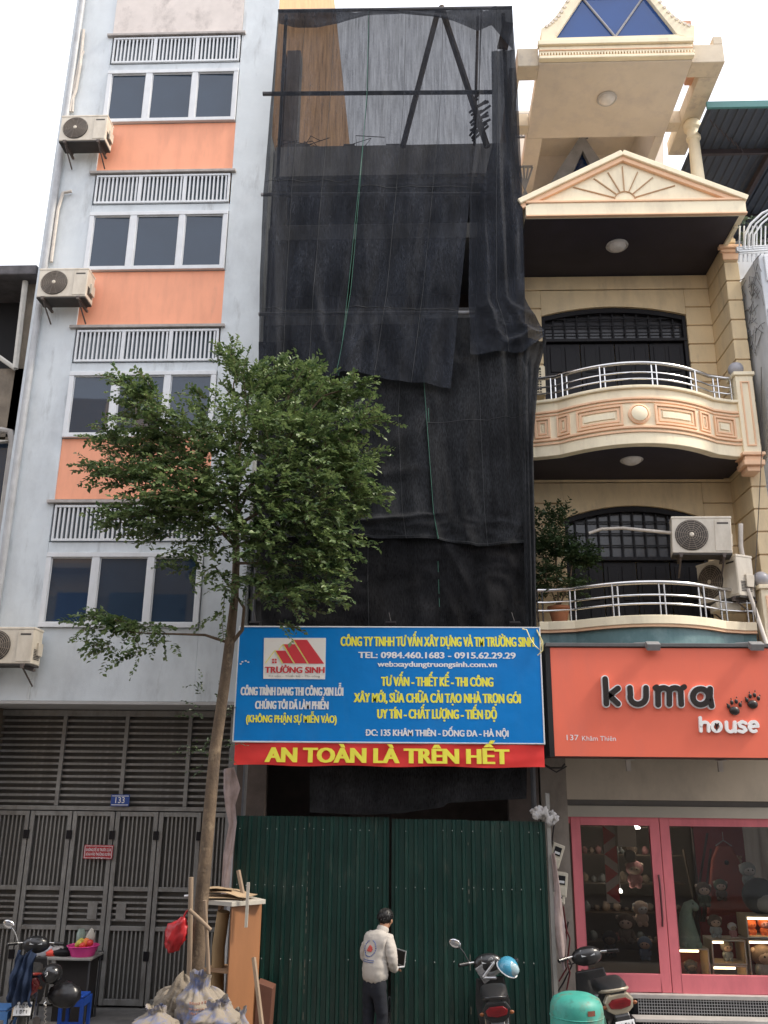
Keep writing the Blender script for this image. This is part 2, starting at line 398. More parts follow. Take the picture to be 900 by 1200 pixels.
text('XE RA VÀO THƯỜNG XUYÊN', a.x+.03, b.x-.03, a.z-.145, .038, 13.54, whitep, t, .012)
text('XIN CẢM ƠN', a.x+.12, b.x-.12, a.z-.185, .02, 13.54, whitep, t, .012)

# ---------------- air conditioners
acm = mat('aged_ivory_metal', (.66,.60,.50), .5, .05, 3, .08, dirt=[((.32,.26,.18), .4, 4, 3)])
acg = mat('ac_grille_dark', (.06,.052,.045), .6, .15, 6, .1)
acl = mat('ac_grille_wire', (.30,.25,.20), .6, .1, 6, .0)
bracket_m = mat('rusty_bracket', (.10,.08,.07), .7, .3, 8, .3)
def aircon(c, label, group, wd=.80, h=.54, d=.30, rz=0, louvres=False, tilt=0, logo=True):
    """condenser unit, front to -y; c is the bottom centre"""
    t = thing('air_conditioner', label, 'air conditioner', c, rz, group)
    if tilt: t.rotation_euler = (0, tilt, rz)
    def pt(n, mb, m, p=None, **k): return part(n, mb, m, p or t, local=True, **k)
    body = pt('casing', MB().box(-wd/2, wd/2, -d/2, d/2, .03, h), acm, bevel=.012)
    pt('shaded_underside', MB().box(-wd/2+.005, wd/2-.005, -d/2+.005, d/2-.005, .005, .028), mat('ac_underside_shade', (.05,.045,.04), .8, .2, 5, .1))  # dark sheet added: shade beneath the casing put into its colour
    pt('top_cover', MB().box(-wd/2-.006, wd/2+.006, -d/2-.006, d/2+.006, h-.03, h+.006), acm, bevel=.008)
    fx = -wd*.17; R = h*.40; zc = h*.52
    pt('fan_guard', MB().lathe([(R,-.004),(R,.012),(R*.97,.014),(R*.05,.02)], (fx, -d/2, zc), 32, rot('X', pi/2)), acg, smooth=40)
    g = MB()
    for k in range(7):
        r = R*(.15+.13*k); g.tube([(fx+r*cos(a_*pi/12), -d/2-.024+.0006*k, zc+r*sin(a_*pi/12)) for a_ in range(25)], .004, 4, caps=False)
    for k in range(12):
        a_ = k*pi/6; g.tube([(fx+.02*cos(a_), -d/2-.024, zc+.02*sin(a_)), (fx+R*cos(a_+.3), -d/2-.019, zc+R*sin(a_+.3))], .003, 4)
    pt('guard_wire', g, acl, kind='stuff')
    pt('guard_hub', MB().lathe([(.03,0),(.03,.012),(.02,.018)], (fx, -d/2-.02, zc), 12, rot('X', pi/2)), acm)
    pt('front_panel', MB().box(wd*.22, wd*.49, -d/2-.008, -d/2, .06, h-.05), acm, bevel=.004)
    pt('nameplate', MB().box(wd*.26, wd*.45, -d/2-.010, -d/2-.008, h-.11, h-.085), acg)
    f = MB()
    for x in (-wd*.36, wd*.36): f.box(x-.03, x+.03, -d/2-.02, d/2+.02, 0, .03)
    pt('foot', f, bracket_m)
    v = MB()
    for k in range(7): v.box(wd/2, wd/2+.006, -d/2+.05, d/2-.06, .10+k*.022, .11+k*.022)
    pt('valve_cover', MB().box(wd/2+.0, wd/2+.03, -.02, d/2-.02, .16, .34), acm, bevel=.005); pt('side_louvre', v, acg, kind='stuff')
    for x in (-wd*.36, wd*.36):
        br = MB(); br.box(x-.018, x+.018, -d/2-.03, d/2+.10, -.035, 0).tube([(x, -d/2+.02, -.03), (x, d/2+.10, -.24)], .013, 5)
        pt('bracket', br, bracket_m)
    return t
GA = 'outdoor air conditioner units on the pale blue house'
aA = P(97, 176, YL-.33); aircon((aA.x, YL-.27, aA.z+.10), 'ivory air conditioner beside the topmost window of the blue house', GA)
aB = P(73, 356, YL-.33); aircon((aB.x, YL-.27, aB.z+.05), 'ivory air conditioner beside the second window from the top', GA)
aC = P(6, 781, YL-.33); aircon((aC.x, YL-.27, aC.z), 'ivory air conditioner low on the blue house, cut by the left edge of the photo', GA)
# ================================================================== dark neighbour at the far left
NB = thing('old_house', 'old stained house with a dark roof opening at the left edge', 'house', (-8, 12.9, 0))
oldw = mat('stained_old_render', (.20,.165,.125), .9, .25, 3, .5, 50, dirt=[((.05,.045,.04), .7, 2.5, 2)])
rooft = mat('dark_tile_edge', (.10,.095,.10), .85, .3, 7, .4)
z = lambda y, Y=12.9, x=15: P(x, y, Y).z
wm = MB().box(-12, -6.36, 12.9, 20, z(512), z(432)).box(-12, -6.36, 12.9, 20, 3.2, 5.6)
wm.box(-6.62, -6.36, 12.9, 20, 5.6, z(325)).box(-12, -6.62, 13.6, 20, 5.6, z(325)).box(-12, -6.50, 12.98, 20, 0, 3.2)
part('wall', wm, oldw, NB)
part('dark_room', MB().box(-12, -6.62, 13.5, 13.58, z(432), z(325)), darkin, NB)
part('roof', MB().box(-12, -6.36, 12.6, 20, z(333), z(322)), rooft, NB, bevel=.02)
part('gable', MB().prism([(-7.6, z(322)),(-6.75, z(322)),(-6.98, z(314)),(-7.1, z(313))], 13.0, 18), rooft, NB)
fr = MB().tube([P(30,330,12.8), P(18,432,12.8)], .05, 6).tube([P(18,432,12.8), P(-30,398,12.8)], .04, 6)
part('frame_tube', fr, mat('dirty_white_tube', (.52,.50,.45), .6, .15, 6, .1), NB)
wf = MB().tube([P(-10,518,12.75), P(13,517,12.75), P(2,600,12.75), P(-5,700,12.75)], .045, 4)
part('window_frame', wf, MATS['dirty_white_tube'], NB)
part('window_pane', MB().box(-8.5, P(10,560,12.8).x-.05, 12.84, 12.86, 5.6, z(518)), glassL, NB)
part('downpipe', MB().tube([P(-12,508,12.7), P(2,504,12.7), P(12,506,12.7), P(15,520,12.72), P(3,610,12.75), P(-8,700,12.75)], .055, 8), mat('pale_grey_pipe', (.35,.33,.31), .6, .15, 5, .1), NB, smooth=40)

# ================================================================== netted building under construction
UB = thing('unfinished_house', 'unfinished concrete house standing behind the black scaffold netting', 'house', (-.4, 13, 0))
ztop = P(450,172,12.9).z
fr = MB()
for x in (-2.50, 1.36): fr.box(x, x+.24, 12.9, 13.2, 0, ztop-.6)
for yy in (190, 282, 382, 470, 590, 705): 
    zz = P(450, yy, 12.85).z
    if yy == 190: continue
    fr.box(-2.50, 1.60, 12.80, 16, zz, zz+.30)
part('frame', fr, mat('grimy_concrete', (.15,.15,.15), .92, .2, 3, .5, 40), UB, bevel=.01)
part('parapet', MB().box(-2.5, 1.60, 12.86, 13.0, ztop-.62, ztop), concrete_lt, UB, label='pale rough parapet at the roof edge')
part('parapet_rubble', MB().box(-2.3, -1.9, 12.9, 13.1, ztop, ztop+.10).box(-1.3,-1.1,12.9,13.1,ztop,ztop+.08).box(-.55,-.2,12.88,13.1,ztop,ztop+.05), concrete, UB, bevel=.01)
part('ledge', MB().box(1.18, 1.62, 12.72, 12.80, P(600,383,12.72).z, P(600,362,12.72).z), concrete_lt, UB, label='pale ledge showing through the gap in the netting')
part('back_wall', MB().box(-2.5, 1.6, 14.6, 15.4, 0, ztop-.6), brickw, UB)
part('side_wall', MB().box(1.50, 1.68, 13.2, 20, 0, ztop-.6).box(-2.52, -2.40, 13.2, 20, 0, ztop-.6), brickw, UB)
part('roof_slab', MB().box(-2.5, 1.6, 12.95, 17, ztop-.75, ztop-.62), concrete, UB)
st = MB()
for k in range(14):
    x = random.uniform(-2.4, -1.0); st.tube([(x, 13.0, ztop-.05), (x+random.uniform(-.3,.3), 13.0, ztop+random.uniform(.1,.35)), (x+random.uniform(-.5,.5), 13, ztop+random.uniform(.0,.3))], .008, 4)
part('rebar', st, bracket_m, UB, kind='stuff')

# ---------------- scaffold poles
polem = mat('dark_scaffold_steel', (.06,.06,.065), .6, .25, 8, .2)
woodpole = mat('dark_timber_pole', (.10,.075,.055), .85, .3, 6, .4)
def pole(a, b, r, label, m=polem, name='scaffold_pole', g='scaffold poles behind the netting'):
    solo(name, MB().tube([a, (Vector(a)+Vector(b))/2, b], r, 8), m, label, 'pole', group=g, smooth=40)
Ys = 11.98
pole(P(308,110,Ys), P(577,108,Ys), .035, 'horizontal scaffold pole across the see-through top of the netting')
pole(P(306,228,Ys), P(608,227,Ys), .03, 'horizontal scaffold pole under the roof edge behind the netting', mat('grey_scaffold_steel', (.35,.35,.36), .5, .15, 8, .1, metal=.3))
pole(P(303,368,Ys), P(612,366,Ys), .03, 'horizontal scaffold pole above the lower edge of the upper netting', MATS['grey_scaffold_steel'])
pole((P(330,120,Ys+.08).x, Ys+.08, 2.6), (P(330,120,Ys+.08).x, Ys+.08, P(330,14,Ys).z), .03, 'upright scaffold pole at the left edge of the netting')
pole((1.50, Ys+.08, 2.6), (1.50, Ys+.08, P(598,12,Ys).z), .035, 'upright scaffold pole at the right edge of the netting')
pole(P(326,13,11.86), P(600,9,11.86), .03, 'top scaffold pole that carries the netting')
pole(P(472,172,12.5), P(513,14,12.2), .05, 'left leg of the pair of timber poles crossing above the roof', woodpole, 'timber_pole', 'timber poles above the netted roof')
pole(P(571,172,12.5), P(517,8,12.2), .055, 'right leg of the pair of timber poles crossing above the roof', woodpole, 'timber_pole', 'timber poles above the netted roof')
pole(P(556,170,12.6), P(560,20,12.6), .025, 'thin upright timber near the right of the netted top', woodpole, 'timber_pole', 'timber poles above the netted roof')
tb = MB()
for k in range(16):
    a = P(553+random.uniform(-3,3), 165-k*3, 12.5); tb.tube([a, a+Vector((random.uniform(.05,.3), 0, random.uniform(.05,.35)))], .022, 5)
solo('offcut_heap', tb, woodpole, 'heap of dark timber offcuts at the right of the netted roof', 'timber', kind='thing')
solo('roof_post', MB().box(P(345,60,13.6).x-.12, P(345,60,13.6).x+.14, 13.5, 13.8, ztop-.1, P(340,64,13.6).z), concrete, 'grey concrete post behind the netting at the left of the roof', 'post')
solo('corner_board', MB().obox(P(592,42,11.95), (.18,.05,.55), rot('Y',.2)), mat('rough_brown_board', (.16,.10,.07), .9, .2, 6, .4), 'rough brown board under the top right corner of the netting', 'board')

# ---------------- netting
def netmat(name, col, alpha, var, extra=0):
    m = bpy.data.materials.new(name); m.use_nodes = True; n = m.node_tree.nodes; l = m.node_tree.links; b = n['Principled BSDF']
    tc = n.new('ShaderNodeTexCoord')
    def nz(scale, sx, sz, det=5):
        mp = n.new('ShaderNodeMapping'); mp.inputs['Scale'].default_value = (sx, sx, sz); l.new(tc.outputs['Object'], mp.inputs[0])
        q = n.new('ShaderNodeTexNoise'); q.inputs['Scale'].default_value = scale; q.inputs['Detail'].default_value = det; l.new(mp.outputs[0], q.inputs['Vector']); return q.outputs['Fac']
    s1 = nz(34, 1, .05); s2 = nz(3, 1, .35); s3 = nz(120, 1, .5, 2); s5 = nz(75, 1, .22, 3)
    a1 = n.new('ShaderNodeMath'); a1.operation = 'MULTIPLY_ADD'; a1.inputs[1].default_value = var; l.new(s1, a1.inputs[0]); a1.inputs[2].default_value = alpha - var*.5
    a2 = n.new('ShaderNodeMath'); a2.operation = 'MULTIPLY_ADD'; a2.inputs[1].default_value = var*.7; l.new(s3, a2.inputs[0]); l.new(a1.outputs[0], a2.inputs[2])
    a3 = n.new('ShaderNodeMath'); a3.operation = 'SUBTRACT'; a3.use_clamp = True; l.new(a2.outputs[0], a3.inputs[0]); a3.inputs[1].default_value = var*.35
    l.new(a3.outputs[0], b.inputs['Alpha'])
    mr = n.new('ShaderNodeMapRange'); mr.inputs[1].default_value = .3; mr.inputs[2].default_value = .7; mr.inputs[3].default_value = .55; mr.inputs[4].default_value = 1.6; l.new(s2, mr.inputs[0])
    mr2 = n.new('ShaderNodeMapRange'); mr2.inputs[1].default_value = .35; mr2.inputs[2].default_value = .65; mr2.inputs[3].default_value = .62; mr2.inputs[4].default_value = 1.5; l.new(s5, mr2.inputs[0])
    mu = n.new('ShaderNodeMath'); mu.operation = 'MULTIPLY'; l.new(mr.outputs[0], mu.inputs[0]); l.new(mr2.outputs[0], mu.inputs[1])
    vm = n.new('ShaderNodeVectorMath'); vm.operation = 'SCALE'; vm.inputs[0].default_value = col; l.new(mu.outputs[0], vm.inputs['Scale']); l.new(vm.outputs[0], b.inputs['Base Color'])
    b.inputs['Roughness'].default_value = .9; b.inputs['Specular IOR Level'].default_value = .12
    bp = n.new('ShaderNodeBump'); bp.inputs['Strength'].default_value = .35; bp.inputs['Distance'].default_value = .004; l.new(s3, bp.inputs['Height']); l.new(bp.outputs[0], b.inputs['Normal'])
    MATS[name] = m; return m
net1 = netmat('scaffold_net_upper', (.017,.019,.024), .87, .20)
net2 = netmat('scaffold_net_lower', (.018,.019,.021), .97, .06)
net3 = netmat('scaffold_net_base', (.011,.011,.012), .97, .06)
netthr = mat('net_thread', (.04,.042,.044), .8, .1, 9, 0)
greenthread = mat('green_thread', (.05,.17,.115), .6, .1, 5, 0)

def resample(pl, u):
    """point at parameter u of a pixel polyline, by x-length"""
    L = [0]
    for a, b in zip(pl, pl[1:]): L.append(L[-1] + math.hypot(b[0]-a[0], b[1]-a[1]))
    t = u*L[-1]
    for i in range(len(pl)-1):
        if t <= L[i+1] or i == len(pl)-2:
            k = (t-L[i])/max(L[i+1]-L[i], 1e-9); return (pl[i][0]+(pl[i+1][0]-pl[i][0])*k, pl[i][1]+(pl[i+1][1]-pl[i][1])*k)
def netsheet(rows, Y, label, m, nx=50, ny=90, amp=.03, seed=0, edge=None, dy=None, freq=1, name='scaffold_net', crease=0, folds=(), seams=()):
    pts = []; K = len(rows)-1
    for j in range(ny+1):
        v = j/ny*K; k = min(int(v), K-1); f = v-k
        for i in range(nx+1):
            u = i/nx; a = resample(rows[k], u); b = resample(rows[k+1], u)
            px, py = a[0]+(b[0]-a[0])*f, a[1]+(b[1]-a[1])*f
            q = P(px, py, Y); vv = j/ny
            d = .65*amp*(sin(u*17*freq+seed+2*mnoise.noise(Vector((u*3, vv*2, seed)))) *(.5+.5*vv) + 1.3*mnoise.noise(Vector((u*5*freq+seed, vv*3, seed))) + .5*mnoise.noise(Vector((u*14*freq, vv*6, seed+5))))
            if crease: d += crease*abs(mnoise.noise(Vector((u*4+vv*3+seed, vv*7-u*2, seed))))
            if dy: d += dy(u, vv)
            for (u0,v0,u1,v1,A,wd) in folds:
                du, dv = u1-u0, v1-v0; tt = max(0, min(1, ((u-u0)*du+(vv-v0)*dv)/(du*du+dv*dv)))
                e_ = math.hypot(u-u0-tt*du, (vv-v0-tt*dv)*1.6)/wd
                if e_ < 3: d -= .75*A*math.exp(-e_*e_)*(.35+.65*sin(pi*min(1,tt+.15)))
            pts.append((q.x, q.y+d, q.z))
    mb = MB().add(pts, [(j*(nx+1)+i, j*(nx+1)+i+1, (j+1)*(nx+1)+i+1, (j+1)*(nx+1)+i) for j in range(ny) for i in range(nx)])
    o = solo(name, mb, m, label, 'netting', group='sheets of black scaffold netting', smooth=180)
    for sv in seams:                   # sewn horizontal seams ('h', v) and thread lines ('v', u)
        j0 = round(sv[1]*(ny if sv[0] == 'h' else nx))
        idx = [j0*(nx+1)+i for i in range(nx+1)] if sv[0] == 'h' else [j*(nx+1)+j0 for j in range(0, ny+1, 2)]
        part('seam', MB().tube([Vector(pts[i])+Vector((0,-.003,0)) for i in idx], .004, 4), MATS['net_thread'], o)
    if edge:
        for e in edge:
            idx = [j*(nx+1)+(0 if e == 'l' else nx) for j in range(0, ny+1, 2)]
            eb = MB().tube([Vector(pts[i])+Vector((0,-.004,0)) for i in idx], .004, 4)
            part('hem', eb, greenthread, o)
    return o
netsheet([[(326,12),(433,13)],[(318,110),(431,110)],[(308,225),(420,225)],[(304,330),(408,340)],[(303,440),(350,447),(397,441)]], 11.80,
    'left sheet of the upper netting beside the pale blue house', net1, 60, 100, .045, 1, edge='r', crease=.03, folds=[(.1,.5,.25,1,.08,.05),(.6,.75,.9,1.0,.10,.06),(.05,.2,.1,.9,.06,.05)], seams=(('v',.3),('v',.62),('h',.47),('h',.82)))
netsheet([[(432,13),(565,10)],[(430,110),(562,110)],[(421,228),(551,228)],[(411,340),(540,340)],[(395,438),(420,434),(460,446),(500,449),(528,454)]], 11.77,
    'middle sheet of the upper netting with a ragged lower edge', net1, 70, 100, .04, 3, edge='l', crease=.05, folds=[(.0,.98,.35,.82,.12,.05),(.05,.95,.25,.70,-.06,.04),(.75,.55,.62,1,.05,.04)], seams=(('v',.33),('v',.66),('h',.48),('h',.80)))
netsheet([[(563,10),(600,8)],[(561,110),(607,110)],[(551,228),(612,228)],[(549,350),(615,350)],[(551,385),(637,388)],[(551,415),(585,411),(612,412),(637,396)]], 11.74,
    'right sheet of the upper netting bunched over the cream balcony', net1, 60, 120, .05, 6, crease=.07, folds=[(.55,.35,.8,.85,.12,.07),(.25,.3,.4,.9,.07,.05),(.5,.92,.95,.78,.12,.06)], seams=(('v',.5),), dy=lambda u,v: -.10*max(0,v-.75)*u, freq=.7)
netsheet([[(576,60),(603,58)],[(577,170),(607,170)],[(560,240),(611,240)],[(556,400),(616,400)]], 11.90,
    'doubled strip of netting hanging down the right side', net1, 16, 60, .03, 9)
netsheet([[(326,11),(400,10),(500,12),(563,9),(600,7)],[(327,28),(345,32),(372,32),(397,28),(430,19),(470,15),(505,19),(530,25),(560,36),(576,28),(602,60)]], 11.68,
    'scalloped hem of netting folded over the top pole', net1, 80, 10, .02, 12)
netsheet([[(303,400),(400,400),(508,395)],[(302,500),(502,480)],[(303,600),(508,600)],[(305,630),(400,628),(440,630),(513,631)]], 11.92,
    'lower left sheet of netting behind the street tree', net2, 90, 90, .05, 15, edge='r', crease=.05,
    folds=[(.35,.62,.98,.36,.16,.05),(.30,.85,1.0,.70,.12,.05),(.30,.42,.72,.14,.12,.05),(.45,.30,.80,.15,-.10,.04),(.55,.55,1,.52,.06,.03)], seams=(('v',.82),('h',.97)))
netsheet([[(490,372),(560,372),(618,380)],[(497,450),(622,440)],[(508,600),(625,600)],[(514,632),(560,640),(627,634)]], 11.90,
    'lower right sheet of netting reaching down towards the blue sign', net2, 70, 90, .04, 18, edge='l', crease=.05,
    folds=[(.92,.1,.95,.95,.16,.07),(.72,.15,.80,.9,.10,.05),(.55,.1,.62,.9,-.05,.03),(.85,.85,1.0,.55,.06,.05)], seams=(('v',.52),('h',.43),('h',.98)))
netsheet([[(303,618),(400,615),(517,618)],[(305,680),(515,680)],[(307,765),(517,765)]], 11.99,
    'bottom left dark sheet of netting just above the blue sign', net3, 60, 40, .03, 31, crease=.05, seams=(('v',.6),))
netsheet([[(512,618),(560,616),(628,620)],[(514,680),(628,680)],[(517,765),(629,765)]], 11.98,
    'bottom right dark sheet of netting just above the blue sign', net3, 50, 40, .03, 33, edge='l', crease=.05, folds=[(.1,.2,.5,.9,.06,.05)])
netsheet([[(616,395),(634,400),(641,398)],[(612,425),(626,425),(632,430)],[(612,520),(625,520)],[(616,735),(629,735)]], 11.80,
    'narrow strip of netting falling beside the cream balconies', net2, 12, 60, .03, 21)
netsheet([[(363,870),(460,870),(618,870)],[(363,952),(430,955),(470,953),(520,946),(524,941),(617,936)]], 11.80,
    'loose piece of netting hanging below the red banner', net3, 60, 24, .02, 24, crease=.03)

# ================================================================== blue company sign
signblue = mat('sign_blue_print', (.0,.19,.56), .42, .03, 3, .35, 2.2, spec=.3, bd=.03, dirt=[((.05,.14,.30), .18, 2.5, 3)])
signred = mat('banner_red', (.72,.035,.03), .55, .08, 3, .1, 20)
Yg = 11.5
def zz_(y): return P(450, y, Yg).z
SX0, SX1, SZ0, SZ1 = -2.355, 1.585, P(452,869.5,Yg).z, P(452,735.5,Yg).z
SG = thing('company_sign', 'large blue construction company sign hanging over the green fence', 'sign', ((SX0+SX1)/2, Yg, SZ0))
part('panel', MB().box(SX0, SX1, Yg, Yg+.02, SZ0, SZ1), signblue, SG)
fr = MB().box(SX0-.015, SX0, Yg-.004, Yg+.08, SZ0-.015, SZ1+.015).box(SX1, SX1+.015, Yg-.004, Yg+.08, SZ0-.015, SZ1+.015).box(SX0, SX1, Yg-.004, Yg+.08, SZ1, SZ1+.015).box(SX0, SX1, Yg-.004, Yg+.08, SZ0-.015, SZ0)
part('frame', fr, whitem, SG, bevel=.003)
logor_ = mat('logo_red', (.62,.045,.06), .5, .05, 5, 0)
def st_(s, x0, x1, yb, yt, m, bold=.03, sh=0, n='lettering'):
    xm = (x0+x1)/2; zb = P(xm, yb, Yg).z; cap = P(xm, yt, Yg).z - zb
    text(s, P(x0,(yb+yt)/2,Yg).x, P(x1,(yb+yt)/2,Yg).x, zb, cap, Yg, m, SG, bold, th=.003 if m is not logor_ else .0062, shear=sh, name=n)
st_('CÔNG TY TNHH TƯ VẤN XÂY DỰNG VÀ TM TRƯỜNG SINH', 399.4, 625.3, 757.5, 746.5, yellowp)
st_('TEL: 0984.460.1683 - 0915.62.29.29', 420, 604, 771.5, 764.4, whitep, .03)
st_('web:xaydungtruongsinh.com.vn', 442.4, 582, 781.5, 775.3, whitep, .03)
st_('TƯ VẤN - THIẾT KẾ - THI CÔNG', 447, 577.6, 804.2, 793.6, yellowp, .035)
st_('XÂY MỚI, SỬA CHỮA CẢI TẠO NHÀ TRỌN GÓI', 415, 609.7, 823.5, 812.8, yellowp, .035)
st_('UY TÍN - CHẤT LƯỢNG - TIẾN ĐỘ', 442.4, 581.8, 842.3, 831.6, yellowp, .035)
st_('ĐC: 135 KHÂM THIÊN - ĐỐNG ĐA - HÀ NỘI', 429, 595.7, 862.8, 855.4, whitep, .03)
st_('CÔNG TRÌNH ĐANG THI CÔNG XIN LỖI', 282.4, 401.9, 815, 805.4, whitep, .035)
st_('CHÚNG TÔI ĐÃ LÀM PHIỀN', 299.3, 384.6, 831, 821.7, whitep, .035)
st_('(KHÔNG PHẬN SỰ MIỄN VÀO)', 288.7, 394.3, 846.8, 838.3, yellowp, .03)
def spoly(pts, m, name, th=.004, base=0):
    part(name, MB().prism([(P(x,y,Yg).x, P(x,y,Yg).z) for x,y in pts], Yg-th, Yg-base-.0005), m, SG)
spoly([(309.4,747.6),(382,747.6),(381,796),(308.6,795.4)], mat('logo_white_field', (.80,.78,.74), .5, .03, 5, 0), 'logo_field', .003)
logor = mat('logo_red', (.62,.045,.06), .5, .05, 5, 0)
for pl in ([(344.4,749.8),(359.8,749.8),(379.9,777.8),(361.9,777.8)], [(332.4,755),(345.6,755),(359.9,777.5),(345.8,777.5)], [(323,762.5),(334.4,762.5),(343.8,777.3),(332,777.3)]):
    spoly(pl, logor, 'logo_roof', .005, .003)
for a, b in (((344,749.8),(361.2,778)),((332,755),(345,777.8)),((322.5,762),(331.2,777.6)),((322.5,762),(311,777.4)),((332,755),(327,761.5)),((344,749.8),(338,755))):
    spoly([(a[0]-.5,a[1]),(a[0]+.3,a[1]),(b[0]+.3,b[1]),(b[0]-.5,b[1])], yellowp, 'logo_line', .006, .003)
for dx in (0, 3.1):
    for dy in (0, 3.1): spoly([(319+dx,772+dy),(321.2+dx,772+dy),(321.2+dx,774.2+dy),(319+dx,774.2+dy)], logor, 'logo_window', .005, .003)
st_('TRƯỜNG SINH', 310.7, 380.2, 788.6, 781.6, logor, .035)
st_('Tư vấn - Thiết kế - Thi công', 314, 375, 793.6, 791.2, mat('logo_grey', (.4,.42,.5), .5, .03, 5, 0), .0)
scuff = MB()
for x, y in ((282,778),(284,775.5),(288,774.5),(291,776)): q = P(x,y,Yg); scuff.box(q.x-.012, q.x+.012, Yg-.002, Yg-.001, q.z-.008, q.z+.008)
part('scuff', scuff, whitep, SG)
for x in (299, 458, 603):
    q = P(x, 731, Yg+.1)
    fl = MB().tube([q, q+Vector((0,.0,.02)), q+Vector((-.03,.05,.16))], .008, 5).obox(q+Vector((0,-.05,-.0)), (.14,.10,.035), rot('X', .4)).tube([q+Vector((0,-.05,0)), q+Vector((0,.1,-.02))], .012, 5)
    solo('sign_lamp', fl, darkwood, {299:'left', 458:'middle', 603:'right'}[x] + ' small black clamp lamp on top of the blue sign', 'lamp', group='clamp lamps on the blue sign', bevel=.003)
rope = mat('yellow_rope', (.75,.66,.30), .7, .1, 5, 0)
solo('rope', MB().tube([P(612,737,11.45),P(617,738,11.45),P(621,748,11.44),P(627,757,11.45),P(633,762,11.47),P(635,752,11.47),P(629,738,11.5)], .008, 5).tube([P(629,739,11.46),P(636,752,11.45),P(636,762,11.45),P(630,768,11.46)], .007, 5),
     rope, 'loop of yellow rope tied at the top right corner of the blue sign', 'rope', smooth=60)
# banner
BZ1, BZ0 = SZ0-.02, P(452,898,Yg).z
pts = []; nx = 70; ny = 8
for j in range(ny+1):
    for i in range(nx+1):
        u = i/nx; v = j/ny
        pts.append((SX0+.02+u*(SX1-SX0-.02), Yg+.012+.010*sin(u*26+2*v)+.012*mnoise.noise(Vector((u*9,v*2,3))), BZ1+(BZ0-BZ1)*v+(.008*sin(u*21)*v)))
BN = thing('banner', 'red cloth banner with yellow safety slogan under the blue sign', 'banner', ((SX0+SX1)/2, Yg, BZ0))
part('cloth', MB().add(pts, [(j*(nx+1)+i, j*(nx+1)+i+1, (j+1)*(nx+1)+i+1, (j+1)*(nx+1)+i) for j in range(ny) for i in range(nx)]), signred, BN, smooth=180)
text('AN TOÀN LÀ TRÊN HẾT', P(311.5,885,Yg).x, P(595.7,885,Yg).x, P(452,894.3,Yg).z, P(452,877,Yg).z-P(452,894.3,Yg).z, Yg-.012, yellowp, BN, .045, th=.003)

# ================================================================== green corrugated fence
greenm = mat('green_corrugated_steel', (.006,.034,.027), .36, .15, 2.5, .1, 30, dirt=[((.03,.08,.06), .5, 2.5, 4), ((.10,.10,.08), .6, 6, 3, .57)])
YF = 11.9
FN = thing('corrugated_fence', 'tall dark green corrugated steel hoarding with a gate slit in the middle', 'fence', (-.36, YF, 0))
def corr(x0, x1, z0, z1, y, pitch=.118, dep=.028, wob=0.0):
    n = max(1, round((x1-x0)/pitch)); w = (x1-x0)/n; xs = []
    for i in range(n):
        a = x0+i*w
        xs += [(a, 0), (a+.30*w, 0), (a+.40*w, 1), (a+.68*w, 1), (a+.78*w, 0)]
    xs.append((x1, 0)); mb = MB(); m = len(xs)
    R = 14; zs = [z0+(z1-z0)*k/R for k in range(R+1)]; T = (R+1)*m
    def dn(x, zz): return wob*(mnoise.noise(Vector((x*1.3, zz*1.1, x0)))+.6*mnoise.noise(Vector((x*3.1, zz*2.6, x0+4))))
    vs = [(x, y-dep*h+dn(x,zz), zz) for zz in zs for x, h in xs]; vs += [(x, y-dep*h+dn(x,zz)+.003, zz) for zz in zs for x, h in xs]
    fs = [(k*m+i, k*m+i+1, (k+1)*m+i+1, (k+1)*m+i) for k in range(R) for i in range(m-1)] + [(T+k*m+i+1, T+k*m+i, T+(k+1)*m+i, T+(k+1)*m+i+1) for k in range(R) for i in range(m-1)]
    fs += [(R*m+i, R*m+i+1, T+R*m+i+1, T+R*m+i) for i in range(m-1)]
    return mb.add(vs, fs)
FX = [-2.34, -1.39, -.37, -.335, .63, 1.61]
tops = [2.605, 2.605, None, 2.585, 2.575]
for i in (0,1,3,4):
    part('sheet', corr(FX[i], FX[i+1], .02, tops[i], YF + (.008 if i in (1,4) else 0), wob=.016), greenm, FN)
sm = MB()
for i in (0,1,3,4):
    for zr in (1.78, .95, 2.45):
        for k in range(8):
            x = FX[i]+.06+k*.118
            if x < FX[i+1] and random.random() < .6: z_ = zr+random.uniform(-.01,.01); sm.box(x-.005, x+.005, YF-.042, YF-.02, z_-.005, z_+.005)
part('screws', sm, mat('zinc_screw', (.40,.42,.40), .5, .1, 5, 0), FN, kind='stuff')
seams = mat('worn_seam', (.16,.15,.12), .8, .4, 12, .2)
for x in (-1.39, .63):
    s = MB()
    for k in range(26):
        z0 = .1+k*.095
        if random.random() < .55: s.box(x-.004, x+.004, YF-.026, YF-.022, z0, z0+random.uniform(.03,.09))
    part('seam_wear', s, seams, FN, kind='stuff')
rl = MB()
for zr in (1.78,.95,2.45): rl.box(-2.34, -.37, YF+.03, YF+.06, zr-.02, zr+.02).box(-.335, 1.61, YF+.03, YF+.06, zr-.02, zr+.02)
part('rail', rl, polem, FN)
solo('fence_post', MB().box(1.625, 1.675, YF-.04, YF+.02, 0, 2.92), mat('weathered_grey_post', (.24,.23,.21), .7, .15, 6, .2), 'weathered grey post at the right end of the green fence', 'post', bevel=.004)
solo('fence_post', MB().tube([(-2.375, YF, 0),(-2.375,YF,1.2),(-2.375, YF, 2.62)], .022, 8), pipem, 'thin grey post at the left end of the green fence', 'post', smooth=40)
